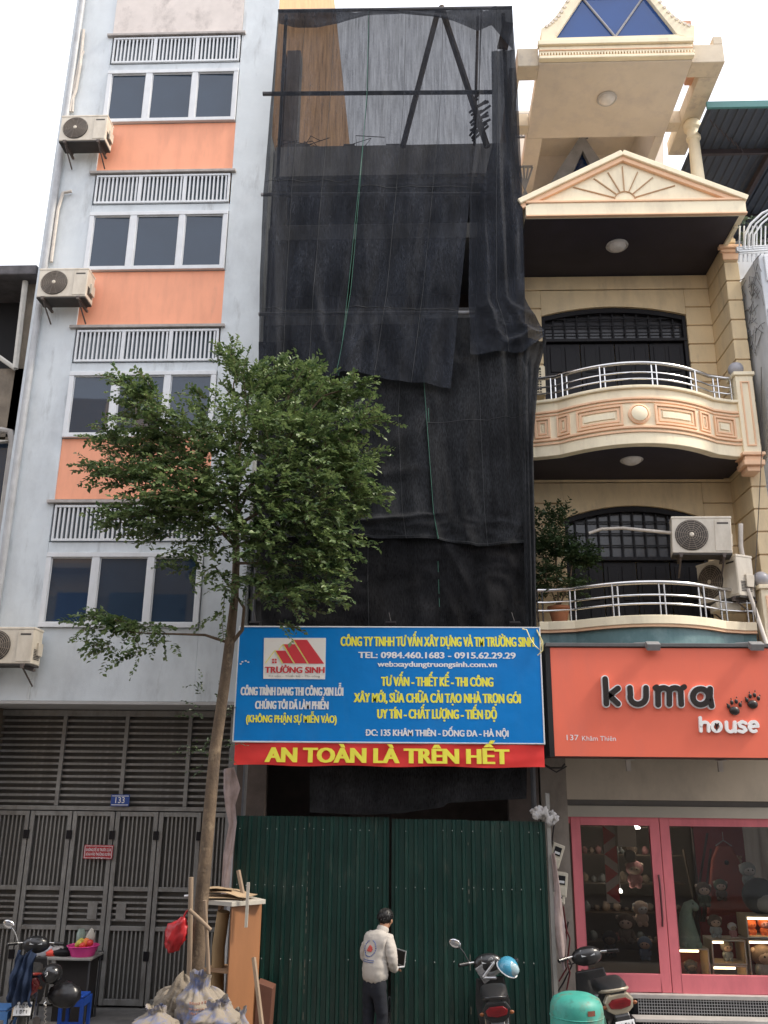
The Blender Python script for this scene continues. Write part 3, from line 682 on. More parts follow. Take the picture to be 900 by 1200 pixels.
# dark opening over the fence
part('opening_beam', MB().box(-2.5, 1.6, 12.3, 12.5, 3.35, 3.9), concrete, UB)
part('inner_pier', MB().box(-2.45, -2.05, 12.3, 12.5, 0, 3.35), brickw, UB); part('inner_pier', MB().box(1.2, 1.6, 12.3, 12.5, 0, 3.35), brickw, UB)

clothm = mat('striped_tarp_cloth', (.36,.28,.26), .9, .2, 6, .4, dirt=[((.15,.22,.38), .5, 5, 4, .5), ((.22,.16,.13), .5, 9, 2)])
def hanging(pts, wds, Y, label, seed):
    mb = MB(); vs = []; k = len(pts); n = 6
    for i,(x,y) in enumerate(pts):
        q = P(x,y,Y)
        for j in range(n+1):
            u = j/n-.5
            vs.append((q.x+u*wds[i], q.y-.03*cos(u*7+seed+i)+.05*mnoise.noise(Vector((u*3,i*.7,seed))), q.z+.03*u))
    vs2 = [(a, b+.012, c) for a,b,c in vs]; m = len(vs)
    f = [(i*(n+1)+j, i*(n+1)+j+1, (i+1)*(n+1)+j+1, (i+1)*(n+1)+j) for i in range(k-1) for j in range(n)]
    mb.add(vs+vs2, f+[tuple(reversed([a+m for a in q])) for q in f])
    return solo('hanging_cloth', mb, clothm, label, 'cloth', smooth=180)
hanging([(268,900),(272,925),(270,945),(273,965),(267,1000),(264,1030),(262,1060)], [.14,.22,.12,.10,.13,.10,.08], 11.8, 'twisted dirty striped cloth hanging at the left end of the green fence', 1)
hanging([(648,1000),(653,1040),(655,1080),(659,1110),(662,1135)], [.05,.07,.13,.12,.05], 11.85, 'dirty cloth strip hanging down the post right of the green fence', 4)
rb = MB()
for i in range(16): rb.ball(P(626+i*1.6, 951+4*sin(i*1.3)+i*.5, 11.86+.03*cos(i*2)), .035+.03*random.random(), 12, (1.2,.7,.7), rot('Y', i), nz=.9, ns=2.5)
solo('bundled_rag', rb, mat('dirty_white_rag', (.50,.48,.46), .9, .2, 9, .5, dirt=[((.10,.2,.42), .6, 9, 1, .56)]), 'dirty white rag bundled round the top of the right fence post', 'rag', smooth=180)
# ================================================================== cream house
CY = 13.4          # recessed back wall
CF = 12.6          # pilaster face
CB = 12.35         # balcony side face
CH = thing('cream_house', 'cream house with two curved balconies and a sunburst pediment', 'house', (3.4, CF, 0))
X0 = 1.69
def bz(y, x=720): return P(x, y, CY).z
def fz(y, x=858): return P(x, y, CF).z
PX0, PX1 = 4.97, 5.20
g0 = fz(351.6); gs = (fz(329)-fz(397.6))/3
# body behind and slabs
core = MB().box(X0, 5.2, CY+.25, 20, 3.3, 11.9)
part('core', core, cream, CH)
ceilz = [bz(560), P(740,252,11.72).z-.004]                     # soffits over lower and upper recess
lev = [fz(745), bz(560)+.28, 11.9]
# rusticated courses: back wall, side wall, pilaster
def course(mbx, z0, z1, openx, openz):
    g = .012
    if z1-g <= z0+g: return
    a, b = z0+g, z1-g
    if openx and a < openz: 
        mbx.box(X0, openx[0], CY, CY+.25, a, b); mbx.box(openx[1], PX0, CY, CY+.25, a, b)
    else: mbx.box(X0, PX0, CY, CY+.25, a, b)
winU = (P(636,400,CY).x, P(807,400,CY).x, bz(369), bz(359))
winD = (P(663,640,CY).x, P(829,640,CY).x, bz(607,745), bz(592,745))
allz = []; zc = g0
while zc > 4.7: zc -= gs
while zc < 11.9: allz.append(zc); zc += gs
first = True
for za in allz:
    zb = za+gs
    mid = (za+zb)/2
    if ceilz[0]-.05 < mid < lev[1]: 
        pass
    win = winD if mid < ceilz[0]+.1 else winU
    top = ceilz[0] if mid < ceilz[0]+.1 else ceilz[1]
    z1 = min(zb, top)
    mb = MB(); g = .011; blocks = []
    class _B:
        def box(s, *a): blocks.append(a); return s
    mb = _B()
    if za < top:
        if za+g < win[2]-.02:
            zt = min(z1-g, 99)
            if zt > win[2]: 
                # course crossing the spring of the arch: shorter pieces beside it
                mb.box(X0, win[0]-.003, CY, CY+.25, za+g, zt).box(win[1]+.003, PX0, CY, CY+.25, za+g, zt)
            else:
                mb.box(X0, win[0], CY, CY+.25, za+g, zt).box(win[1], PX0, CY, CY+.25, za+g, zt)
        elif za+g < win[3]+.05:
            mb.box(X0, win[0]-.003, CY, CY+.25, za+g, z1-g).box(win[1]+.003, PX0, CY, CY+.25, za+g, z1-g)
        else: mb.box(X0, PX0, CY, CY+.25, za+g, z1-g)
    mb.box(PX0, PX1, CF, CY+.3, za+g, min(zb, 11.6)-g)
    for a_ in blocks:
        if a_[5]-a_[4] > .02: part('rendered_course', MB().box(*a_), cream, CH, bevel=.01)
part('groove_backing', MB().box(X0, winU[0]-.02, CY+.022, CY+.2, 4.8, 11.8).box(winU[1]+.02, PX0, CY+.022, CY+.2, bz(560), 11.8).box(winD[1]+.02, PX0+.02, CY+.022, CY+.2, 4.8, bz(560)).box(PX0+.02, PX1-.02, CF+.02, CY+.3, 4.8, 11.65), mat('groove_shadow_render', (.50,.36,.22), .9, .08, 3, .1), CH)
# arched spandrels
def spandrel(win, ztop):
    x0, x1, zs, za = win; n = 20
    arc = [(x0+(x1-x0)*i/n, zs+(za-zs)*(1-(2*i/n-1)**2)) for i in range(n+1)]
    pts = arc + [(x1, ztop), (x0, ztop)]
    return MB().prism(pts, CY+.004, CY+.24)
for win in (winU, winD):
    zt = allz[[i for i in range(len(allz)) if allz[i] < win[3]+.05][-1]]+gs
    part('arch_spandrel', spandrel(win, zt-.011), cream, CH)
# dark doors and arched transom grilles
glassd = mat('dusty_dark_glass', (.05,.05,.055), .15, .3, 3, .05)
for win, lab, zbot in ((winU, 'upper', bz(475)), (winD, 'lower', bz(760))):
    x0, x1, zs, za = win
    DR = CH
    zt = zs-.42 if lab == 'upper' else zs-.62
    d = MB().box(x0, x1, CY+.14, CY+.17, zt, za)
    part('transom_glass', MB().prism([(x0+(x1-x0)*i/16, zs+(za-zs)*(1-(2*i/16-1)**2)-.01) for i in range(17)]+[(x1, zt),(x0, zt)], CY+.15, CY+.17), glassd, CH)
    fr = MB().box(x0, x1, CY+.03, CY+.14, zt-.06, zt)
    n = 20
    arc = [(x0+(x1-x0)*i/n, zs+(za-zs)*(1-(2*i/n-1)**2)) for i in range(n+1)]
    fr.prism(arc+[(a, b-.09) for a, b in arc[::-1]], CY+.05, CY+.14)
    fr.box(x0, x0+.06, CY+.04, CY+.14, zbot, zs-.02).box(x1-.06, x1, CY+.04, CY+.14, zbot, zs-.02)
    F = part('door_frame', fr, darkwood, CH, bevel=.006)
    gb = MB(); nx = 12
    for i in range(1, nx):
        x = x0+(x1-x0)*i/nx; zt2 = zs+(za-zs)*(1-(2*i/nx-1)**2)-.08
        gb.box(x-.012, x+.012, CY+.09, CY+.11, zt, zt2)
    for k in (1,2,3): 
        zz = zt+(zs-zt)*k/3.2; gb.box(x0+.06, x1-.06, CY+.085, CY+.10, zz-.01, zz+.01)
    part('transom_bars', gb, darkwood, F)
    nl = 4
    for i in range(nl):
        a = x0+.06+(x1-x0-.12)*i/nl+.008; b = x0+.06+(x1-x0-.12)*(i+1)/nl-.008
        L = part('door_leaf', MB().box(a, b, CY+.10, CY+.14, zbot, zt-.07), darkwood, CH, bevel=.006)
        H = zt-.07-zbot
        pm = MB()
        for c0, c1 in ((.55,.95),(.06,.50)):
            for h in (0,1):
                xa = a+.06+h*(b-a-.06)/2; xb = xa+(b-a-.18)/2
                pm.box(xa, xb, CY+.082, CY+.10, zbot+H*c0, zbot+H*c1)
        part('raised_panel', pm, darkwood, L, bevel=.014)
# soffits
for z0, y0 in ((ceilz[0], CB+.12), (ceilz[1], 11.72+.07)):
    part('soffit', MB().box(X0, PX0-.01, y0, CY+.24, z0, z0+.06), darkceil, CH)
def ceil_lamp(px, py, z0, label, Y=None, m1=None):
    # where the ray meets the plane z = z0
    d = P(px, py, 10)-Vector((0,0,CAMZ)); t = (z0-CAMZ)/d.z; q = Vector((d.x*t, d.y*t, z0))
    t_ = thing('ceiling_lamp', label, 'lamp', q, 0, 'round ceiling lamps of the cream house')
    part('rim', MB().lathe([(.02,0),(.17,0),(.18,-.02),(.16,-.045),(.145,-.03),(.02,-.03)], q, 28), mat('lamp_rim', (.52,.50,.48), .5, .05, 5, 0), t_, smooth=35)
    part('glass_bowl', MB().lathe([(.145,-.03),(.12,-.07),(.07,-.095),(.0,-.10)], q, 28), mat('lamp_glass', (.72,.69,.66), .25, .15, 9, 0), t_, smooth=60)
ceil_lamp(723, 287, ceilz[1], 'round lamp on the dark soffit under the sunburst pediment')
ceil_lamp(740, 537, ceilz[0], 'round lamp on the dark soffit under the curved balcony')

# balcony path
def bpath(x0, xa, xb, x1, ys, bulge, n=28):
    pts = [(x0, ys), (xa-.35, ys)]
    w = xb-xa; 
    pts.append((xa-.02, ys-.0)) if False else None
    for i in range(n+1):
        u = 2*i/n-1
        pts.append((xa+w*i/n, ys-.10-(bulge-.10)*(1-u*u)))
    pts += [(xb+.3, ys), (x1, ys)]
    return [Vector((a, b, 0)) for a, b in pts]
def plen(path):
    L = [0]
    for a, b in zip(path, path[1:]): L.append(L[-1]+(b-a).length)
    return L
def pathstrip(mb, path, s0, s1, z0, z1, d0, d1):
    """solid following the path between arc lengths s0..s1; d = outward offset (towards the street)"""
    L = plen(path); ss = [s0]+[l for l in L if s0+1e-4 < l < s1-1e-4]+[s1]
    def at(s):
        for i in range(len(path)-1):
            if s <= L[i+1]+1e-9: k = (s-L[i])/(L[i+1]-L[i]); return path[i].lerp(path[i+1], k), i
        return path[-1], len(path)-2
    nrm = []
    for i in range(len(path)):
        a = path[max(i-1,0)]; b = path[min(i+1,len(path)-1)]; d = (b-a).normalized(); nrm.append(Vector((d.y, -d.x, 0)))
    vs = []
    for s in ss:
        p, i = at(s); k = (s-L[i])/(L[i+1]-L[i]); n = nrm[i].lerp(nrm[i+1], k).normalized()
        vs += [p+n*d0+Vector((0,0,z0)), p+n*d1+Vector((0,0,z0)), p+n*d1+Vector((0,0,z1)), p+n*d0+Vector((0,0,z1))]
    k = len(ss); fs = [(0,1,2,3), (4*k-1,4*k-2,4*k-3,4*k-4)]
    for i in range(k-1):
        for j in range(4): fs.append((4*i+j, 4*(i+1)+j, 4*(i+1)+(j+1)%4, 4*i+(j+1)%4))
    return mb.add(vs, fs)
# ---- upper balcony
bx = lambda px, py: P(px, py, CB).x
UP = bpath(X0, bx(652,475), bx(832,475), bx(868,475), CB, .55)
UL = plen(UP)[-1]
uz1 = P(860,473,CB).z; uz0 = P(860,535,CB).z
UBn = part('balcony_parapet', pathstrip(MB(), UP, 0, UL, uz0, uz1, -.14, 0), creaml, CH, bevel=.008, label='upper curved parapet with peach mouldings')
H = uz1-uz0
pm = MB()
for a, b, d in ((.80,.84,.03),(.74,.77,.02),(.27,.31,.035),(.20,.235,.02)): pathstrip(pm, UP, 0, UL, uz0+H*a, uz0+H*b, 0, d)
part('peach_band', pm, peach, UBn, bevel=.006)
part('coping', pathstrip(MB(), UP, 0, UL, uz1-.0+.001, uz1+.05, -.17, .045), creaml, UBn, bevel=.012)
def frame(path, s0, s1, z0, z1, t=.035, inner=True):
    f = MB()
    for k, (e, d) in enumerate(((0,.030),(.052,.018))):
        a0, a1, c0, c1 = s0+e, s1-e, z0+e, z1-e
        pathstrip(f, path, a0, a1, c0, c0+t*.8, 0, d); pathstrip(f, path, a0, a1, c1-t*.8, c1, 0, d)
        pathstrip(f, path, a0, a0+t*.8, c0+t*.8, c1-t*.8, 0, d); pathstrip(f, path, a1-t*.8, a1, c0+t*.8, c1-t*.8, 0, d)
    part('panel_frame', f, peach, UBn)
    part('raised_panel', pathstrip(MB(), path, s0+.11, s1-.11, z0+.11, z1-.11, 0, .018), creaml, UBn, bevel=.006)
def s_of(px, py=490):
    # arc length whose x and bulge project near pixel px
    best = None; L = plen(UP)
    for k in range(400):
        s = UL*k/399
        for i in range(len(UP)-1):
            if s <= L[i+1]+1e-9: q = UP[i].lerp(UP[i+1], (s-L[i])/(L[i+1]-L[i])); break
        v = CM.transposed() @ (Vector((q.x, q.y, (uz0+uz1)/2-CAMZ)))
        e = abs(450+FOC*v.x/-v.z-px)
        if best is None or e < best[0]: best = (e, s)
    return best[1]
fz0, fz1 = uz0+H*.34, uz0+H*.71
for a, b in ((627,645),(653,668),(676,730),(768,815),(820,831),(837,862)):
    frame(UP, s_of(a), s_of(b), fz0, fz1)
sc_ = s_of(749); L_ = plen(UP)
for i in range(len(UP)-1):
    if sc_ <= L_[i+1]: qc = UP[i].lerp(UP[i+1], (sc_-L_[i])/(L_[i+1]-L_[i])); break
part('round_boss', MB().lathe([(.155,0),(.155,.03),(.13,.045),(.12,.03)], (qc.x, qc.y, (fz0+fz1)/2), 28, rot('X', pi/2)), peach, UBn, smooth=35)
part('boss_centre', MB().lathe([(.115,0),(.115,.045),(.10,.055)], (qc.x, qc.y, (fz0+fz1)/2), 28, rot('X', pi/2)), creaml, UBn, smooth=35)
def slabpoly(path, yb): return [(p.x, p.y+.14) for p in path]+[(path[-1].x, yb), (path[0].x, yb)]
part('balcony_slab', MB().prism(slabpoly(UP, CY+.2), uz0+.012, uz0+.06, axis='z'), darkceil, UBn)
# ---- lower balcony
DP = bpath(P(632,730,CB).x, P(672,730,CB).x, P(848,730,CB).x, P(887,730,CB).x, CB, .55)
DL = plen(DP)[-1]; dz1 = P(860,729,CB).z; dz0 = P(860,739,CB).z
LBn = part('balcony_parapet', pathstrip(MB(), DP, 0, DL, dz0, dz1, -.14, 0), creaml, CH, bevel=.008, label='lower curved parapet just above the shop sign')
part('peach_band', pathstrip(MB(), DP, 0, DL, dz0-.035, dz0, -.13, -.02), peach, LBn)
part('balcony_slab', MB().prism(slabpoly(DP, CY+.2), dz0-.03, dz0+.06, axis='z'), cream, LBn)
tw = MB(); pathstrip(tw, DP, 0, DL, dz0-.75, dz0-.04, -.12, -.07)
part('teal_cladding', tw, tealt, LBn, label='dented teal sheet under the lower balcony')
# ---- railings
def railing(path, z0, hgt, posts, label, lo=(.36,.62), trim=(0,0)):
    pp = [p + Vector((0,.07,0)) for p in path]; L = plen(pp)
    R = thing('balcony_railing', label, 'railing', (pp[0].x, pp[0].y, z0), 0, 'stainless balcony railings of the cream house')
    part('top_rail', MB().tube([p+Vector((0,0,z0+hgt)) for p in pp], .030, 8), steel, R, smooth=60)
    for k in lo: part('rail', MB().tube([p+Vector((0,0,z0+hgt*k)) for p in pp], .014, 6), steel, R, smooth=60)
    for s in posts:
        s *= L[-1]
        for i in range(len(pp)-1):
            if s <= L[i+1]+1e-9: q = pp[i].lerp(pp[i+1], (s-L[i])/(L[i+1]-L[i])); break
        for d in (-.035, .035): part('post', MB().tube([q+Vector((d,0,z0)), q+Vector((d,0,z0+hgt))], .013, 6), steel, R, smooth=60)
railing(UP, uz1+.05, .40, (.01,.115,.17,.34,.56,.76,.90,.985), 'curved stainless railing on the upper cream balcony')
railing(DP, dz1, .46, (.01,.15,.34,.53,.72,.86,.985), 'curved stainless railing on the lower cream balcony just above the shop sign')
# ---- right pedestals with balls
def pedestal(y0, y1, yb, Ypd=12.3):
    a = P(861,437,Ypd).x; b = P(889,500,Ypd).x
    z1, z0 = P(875,y0,Ypd).z, P(885,y1,Ypd).z
    pd = part('pedestal', MB().box(a, b, Ypd, CF, z0, z1), creaml, CH, bevel=.01)
    part('cap', MB().box(a-.03, b+.03, Ypd-.03, CF, z1+.001, z1+.06), creaml, pd, bevel=.01)
    f = MB(); e = .06
    for q in (0,): f.box(a+e, a+e+.02, Ypd-.018, Ypd, z0+.1, z1-.1).box(b-e-.02, b-e, Ypd-.018, Ypd, z0+.1, z1-.1).box(a+e+.02, b-e-.02, Ypd-.018, Ypd, z0+.1, z0+.12).box(a+e+.02, b-e-.02, Ypd-.018, Ypd, z1-.12, z1-.1)
    part('peach_frame', f, peach, pd)
    cb = MB(); 
    for k, (d, h0, h1) in enumerate(((.04,-.05,0),(.0,-.12,-.05),(.025,-.2,-.12),(-.03,-.28,-.2))): cb.box(a-d, b+d, Ypd-d, CF, z0+h0, z0+h1)
    part('corbel', cb, peach if y0 < 500 else creaml, pd, bevel=.01)
    part('ball', MB().ball(((a+b)/2-.06, Ypd+.12, z1+.16), .115, 20), mat('grey_ball_finial', (.35,.34,.36), .35, .1, 6, .05), pd, smooth=180)
    return pd
pedestal(440, 530, 0)
pedestal(690, 757, 0)

# ---- pediment
YP = 11.72
pz = lambda px, py: (P(px,py,YP).x, P(px,py,YP).z)
L0 = (X0, P(613,234,YP).z); R0 = pz(876,231); AP = pz(729,180)
zb0 = P(740,252,YP).z; zb1 = P(740,234,YP).z
RX = P(874,240,YP).x
PD = part('pediment', MB().prism([(X0, zb1), (RX-.02, zb1), (AP[0], AP[1]-.03)], YP+.06, YP+.4), creaml, CH)
rk = MB(); 
def rake(mb, a, b, t0, t1, y0, y1):
    d = Vector((b[0]-a[0], b[1]-a[1])).normalized(); n = Vector((-d.y, d.x)); n = n if n.y > 0 else -n
    mb.prism([(a[0]+n.x*t0, a[1]+n.y*t0), (b[0]+n.x*t0, b[1]+n.y*t0), (b[0]+n.x*t1, b[1]+n.y*t1), (a[0]+n.x*t1, a[1]+n.y*t1)], y0, y1)
La = (X0-.1, zb1-.02); Ra = (RX+.03, zb1-.02)
rake(rk, La, AP, -.04, .05, YP-.04, YP+.8); rake(rk, Ra, AP, -.04, .05, YP-.041, YP+.8)
part('raking_cornice', rk, creaml, PD, bevel=.01)
rk = MB(); rake(rk, La, AP, -.115, -.04, YP+.0, YP+.06); rake(rk, Ra, AP, -.115, -.04, YP+.001, YP+.06)
part('peach_raking_moulding', rk, peach, PD, bevel=.01)
ent = MB().box(X0, RX, YP, YP+.3, zb0+.03, zb1-.04).box(X0, RX-.001, YP+.051, YP+.301, zb0+.002, zb0+.028)
part('entablature', ent, creaml, PD, bevel=.006)
part('peach_moulding', MB().box(X0, RX+.02, YP-.02, YP+.3, zb1-.04, zb1+.0).box(X0, RX+.01, YP-.012, YP+.05, zb0, zb0+.03), peach, PD, bevel=.008)
cx_ = (AP[0]); cz_ = zb1+.03
ray = MB(); R1, R2 = .17, .0
for k in range(7):
    a_ = pi*(k+.75)/8.5*1.0; a_ = radians(18+24*k)
    dirv = (cos(a_), sin(a_))
    # length until just under the raking moulding
    hgt = AP[1]-.20-cz_; half = (RX-X0)/2-.35
    t = 1/(abs(dirv[0])/half + dirv[1]/hgt)
    n_ = (-dirv[1]*.008, dirv[0]*.008)
    ray.prism([(cx_+dirv[0]*R1-n_[0], cz_+dirv[1]*R1-n_[1]), (cx_+dirv[0]*t-n_[0], cz_+dirv[1]*t-n_[1]), (cx_+dirv[0]*t+n_[0], cz_+dirv[1]*t+n_[1]), (cx_+dirv[0]*R1+n_[0], cz_+dirv[1]*R1+n_[1])], YP+.045, YP+.06)
n = 14; arc = [(cx_+cos(pi*i/n)*(R1), cz_+sin(pi*i/n)*R1) for i in range(n+1)]; arc2 = [(cx_+cos(pi*i/n)*(R1-.015), cz_+sin(pi*i/n)*(R1-.015)) for i in range(n+1)]
for i in range(n): ray.prism([arc[i], arc[i+1], arc2[i+1], arc2[i]], YP+.045, YP+.06)
part('sunburst_line', ray, mat('brown_groove', (.42,.26,.14), .8, .1, 5, 0), PD)
# beam running back on the right, roof slab above
part('side_beam', MB().box(PX0-.01, RX-.03, YP+.3, CF-.0, ceilz[1]-.04, zb1), creaml, PD, bevel=.01)
part('roof_slab', MB().box(X0, RX-.04, YP+.35, 15.5, zb1-.10, zb1-.02), creamt, PD)
part('pilaster_capital', MB().box(PX0-.05, PX1+.03, CF-.06, CF, 11.30, 11.36).box(PX0-.02, PX1+.01, CF-.03, CF, 11.18, 11.30).box(PX0-.08, PX1+.05, CF-.10, CF, 11.36, 11.42), peach, CH, bevel=.012)

# ---- top loggia: slab, beams, gable with blue glass
YT = 12.2; YT2 = 14.05
tz = P(715,72,YT).z
TL = P(632,72,YT).x; TRx = P(812,68,YT).x
LX0 = 1.74; RX1 = P(851,67,YT).x
TP = part('top_slab', MB().box(TL, TRx, YT+.02, YT2, tz, tz+.22), creamt, CH, bevel=.01)
part('roof_beam', MB().box(LX0, TL, YT+.06, YT+.4, tz+.0, tz+.38), mat('weathered_cream_beam', (.66,.57,.44), .9, .1, 2, .4, dirt=[((.25,.21,.22), .6, 3.5, 1.5, .52)]), TP, bevel=.012)
for a_ in ((TRx, RX1, YT+.06, YT+.4, tz, tz+.38), (RX1-.34, RX1, YT+.401, 14.6, tz, tz+.30), (LX0-.1, LX0+.06, YT+.401, 14.6, tz, tz+.30),
           (LX0+.061, TL, YT2-.35, YT2-.1, tz, tz+.28), (TRx, RX1-.341, YT2-.35, YT2-.1, tz, tz+.28)):
    part('roof_beam', MB().box(*a_), MATS['weathered_cream_beam'], TP, bevel=.012)
part('slab_side_strip', MB().box(TL, TL+.30, YT2+.001, 16.5, tz, tz+.22), creamt, TP)
part('slab_side_strip', MB().box(TRx-.16, TRx, YT2+.001, 16.5, tz, tz+.22), creamt, TP)
part('raised_soffit', MB().box(TL+.28, TRx-.14, YT2-.3, 16.4, tz+1.1, tz+1.2), creamt, TP)
part('recess_side', MB().box(TL+.27, TL+.299, YT2+.002, 16.4, tz+.222, tz+1.1), creamt, TP)
part('recess_side', MB().box(TRx-.159, TRx-.13, YT2+.002, 16.4, tz+.222, tz+1.1), creamt, TP)
part('beam_end_block', MB().box(RX1-.16, RX1, YT+.06, YT+.4, tz+.382, tz+.55), MATS['weathered_cream_beam'], TP, bevel=.012)
g = lambda px, py: (P(px,py,YT).x, P(px,py,YT).z)
outer = [g(634,52), g(634,36), g(641,32), g(652,20), g(664,2), g(678,-24), g(742,-26), g(760,-6), g(775,8), g(790,22), g(803,30), g(813,33), g(813,48)]
inner = [g(650,47), g(683,-2), g(692,-14), g(748,-14), g(757,-2), g(793,43)]
gm = MB()
# ring between outer and inner: split into left, bottom, right, top
gm.prism([outer[0], outer[1], outer[2], outer[3], outer[4], inner[1], inner[0]], YT-.05, YT+.2)
gm.prism([outer[4], outer[5], outer[6], outer[7], inner[4], inner[3], inner[2], inner[1]], YT-.049, YT+.2)
gm.prism([outer[7], outer[8], outer[9], outer[10], outer[11], outer[12], inner[5], inner[4]], YT-.051, YT+.2)
gm.prism([outer[0], inner[0], inner[5], outer[12]], YT-.048, YT+.2)
GB = part('gable', gm, creaml, TP)
sc2 = MB()
for side in (0, 1):
    for k in range(9):
        u = k/8
        q = g(640+28*u, 34-36*u-6*sin(pi*u)*-1) if side == 0 else g(806-38*u, 33-34*u+6*sin(pi*u)*1)
        sc2.obox((q[0], YT-.06, q[1]), (.05,.02,.05), rot('Y', .8))
part('dentil', sc2, creamt, GB)
part('glass', MB().prism(inner, YT+.02, YT+.04), mat('blue_reflective_glass', (.012,.06,.22), .05, .05, 2, 0, spec=.6), GB)
m1 = MB()
for a, b in ((g(683,-2), g(721,43)), (g(757,-8), g(721,43))):
    m1.tube([(a[0], YT+.005, a[1]), (b[0], YT+.005, b[1])], .02, 6)
m1.box(inner[1][0], inner[4][0], YT-.005, YT+.02, inner[1][1]+.0, inner[1][1]+.03)
part('glazing_bar', m1, mat('grey_glazing_bar', (.30,.29,.29), .5, .1, 5, 0), GB)
mm_ = MB().box(TL-.02, TRx+.02, YT-.10, YT+.02, tz+.30, tz+.40).box(TL, TRx, YT-.05, YT+.02, tz+.16, tz+.30).box(TL-.01, TRx+.01, YT-.08, YT+.02, tz+.02, tz+.08)
part('cornice', mm_, creaml, TP, bevel=.012)
dn = MB(); k = 0; x = TL
while x < TRx: dn.box(x, x+.025, YT-.075, YT-.05, tz+.09, tz+.14); x += .05
part('dentil_row', dn, creaml, TP, kind='stuff')
part('peach_line', MB().box(TL, TRx, YT-.07, YT+.02, tz+.082, tz+.09).box(TL, TRx, YT-.065, YT+.0, tz+.20, tz+.22), peach, TP)
ceil_lamp(711, 115, tz, 'round lamp on the pale soffit of the top loggia')
# gable recess at the back: sloping soffits meeting above a dark triangular opening
bk = lambda px, py, Y=15.4: (P(px,py,Y).x, P(px,py,Y).z)
bw = MB().prism([bk(604,262), bk(604,110), bk(785,110), bk(785,262)], 15.9, 16.0)
part('attic_wall', bw, creamt, TP)
a1, a2, a3 = bk(681,160), bk(630,240), bk(735,240)
rr = MB().prism([a1, a2, bk(655,240), bk(682,180)], 15.3, 15.4).prism([a1, a3, bk(712,240), bk(682,180)], 15.3, 15.4)
part('attic_raking_beam', rr, concrete, TP)
part('attic_glass', MB().prism([bk(682,176), bk(650,245), bk(718,245)], 15.42, 15.5), mat('attic_blue_glass', (.01,.03,.09), .1, .05, 2, 0), TP)
part('attic_strut', MB().tube([(a1[0],14.9,a1[1]),(a1[0],14.9,bk(682,182)[1])], .03, 6), concrete, TP)
# round column on the right, left lattice block
cq = P(820,205,13.6)
part('column', MB().lathe([(.125,0),(.115,.5),(.105,1.0),(.10,1.35),(.13,1.38),(.13,1.42),(.11,1.45),(.11,1.56),(.15,1.60),(.16,1.70),(.13,1.76)], (cq.x, 13.7, tz-1.76), 24), creaml, TP, smooth=35)
part('column_plinth', MB().box(cq.x-.15, cq.x+.15, 13.5, 13.85, zb1-.02, tz-1.76), creaml, TP, bevel=.01)
part('left_column', MB().box(LX0-.05, LX0+.12, 13.9, 14.2, zb1, tz), creamt, TP, bevel=.01)
for (ya, yb_) in ((160,135),(250,196)):
    lt = MB()
    q0 = P(606,ya,14.3); q1 = P(624,yb_,14.3)
    for i in range(5): lt.tube([(q0.x+(q1.x-q0.x)*i/4, 14.3, q0.z), (q0.x+(q1.x-q0.x)*(4-i)/4, 14.3, q1.z)], .02, 5)
    lt.box(q0.x, q1.x, 14.28, 14.32, q0.z-.03, q0.z).box(q0.x, q1.x, 14.28, 14.32, q1.z, q1.z+.03)
    part('lattice_block', lt, concrete, TP)
brk = P(803,25,12.6)
part('chimney_stub', MB().box(brk.x, brk.x+.14, 12.7, 13.0, tz+.2, brk.z+.12), mat('brick_stub', (.55,.30,.20), .9, .15, 8, .3), TP)

# ================================================================== right neighbour: bay window house, canopy
WH = thing('white_house', 'pale grey house with green glazed bay at the right edge of the photo', 'house', (6.5, 13, 0))
whm = mat('pale_grey_render', (.58,.60,.62), .85, .06, 2, .3, dirt=[((.30,.30,.30), .5, 3, 3)])
qf = P(893,300,12.0)
by0 = P(896,560,12.0).z; by1 = P(890,298,12.0).z
bx0 = P(890,310,12.0).x
bay = MB().prism([(12.0, by0+.9), (12.0, by1), (13.2, by1), (13.2, by0+.2)], bx0, 9.0, axis='x')
part('bay', bay, whm, WH, bevel=.01)
part('main_wall', MB().box(5.24, 10, 13.2, 20, 0, P(890,292,13.2).z), whm, WH)
gg = mat('green_bay_glass', (.01,.16,.13), .08, .1, 3, 0)
wz0, wz1 = P(895,460,11.98).z, P(895,365,11.98).z
for a, b in ((wz0, (wz0+wz1)/2-.04), ((wz0+wz1)/2+.04, wz1)):
    part('green_pane', MB().box(bx0+.10, 8.5, 11.97, 12.02, a, b), gg, WH)
part('bay_frame', MB().box(bx0+.03, 8.6, 11.95, 12.0, wz0-.08, wz0).box(bx0+.03, 8.6, 11.95, 12.0, wz1, wz1+.06).box(bx0+.03, bx0+.10, 11.951, 12.0, wz0, wz1).box(bx0+.10, 8.5, 11.952, 12.0, (wz0+wz1)/2-.04, (wz0+wz1)/2+.04), whitem, WH, bevel=.006)
vn = MB()
for k in range(46):
    a_ = random.uniform(0, 6.28); c_ = Vector((bx0-.012, random.uniform(12.1,13.0), by1-random.uniform(.2,1.3))); r_ = random.uniform(.05,.28)
    vn.tube([c_, c_+Vector((-.03, r_*cos(a_), r_*sin(a_))), c_+Vector((0, r_*cos(a_+.7)*1.4, r_*sin(a_+.7)*1.5))], .007, 3)
part('tangled_wires', vn, concrete, WH, kind='stuff')
plq = MB().box(P(894,298,11.99).x, 8, 11.96, 12.0, P(895,330,12).z, P(895,300,12).z)
part('plaque', plq, whitem, WH, bevel=.01)
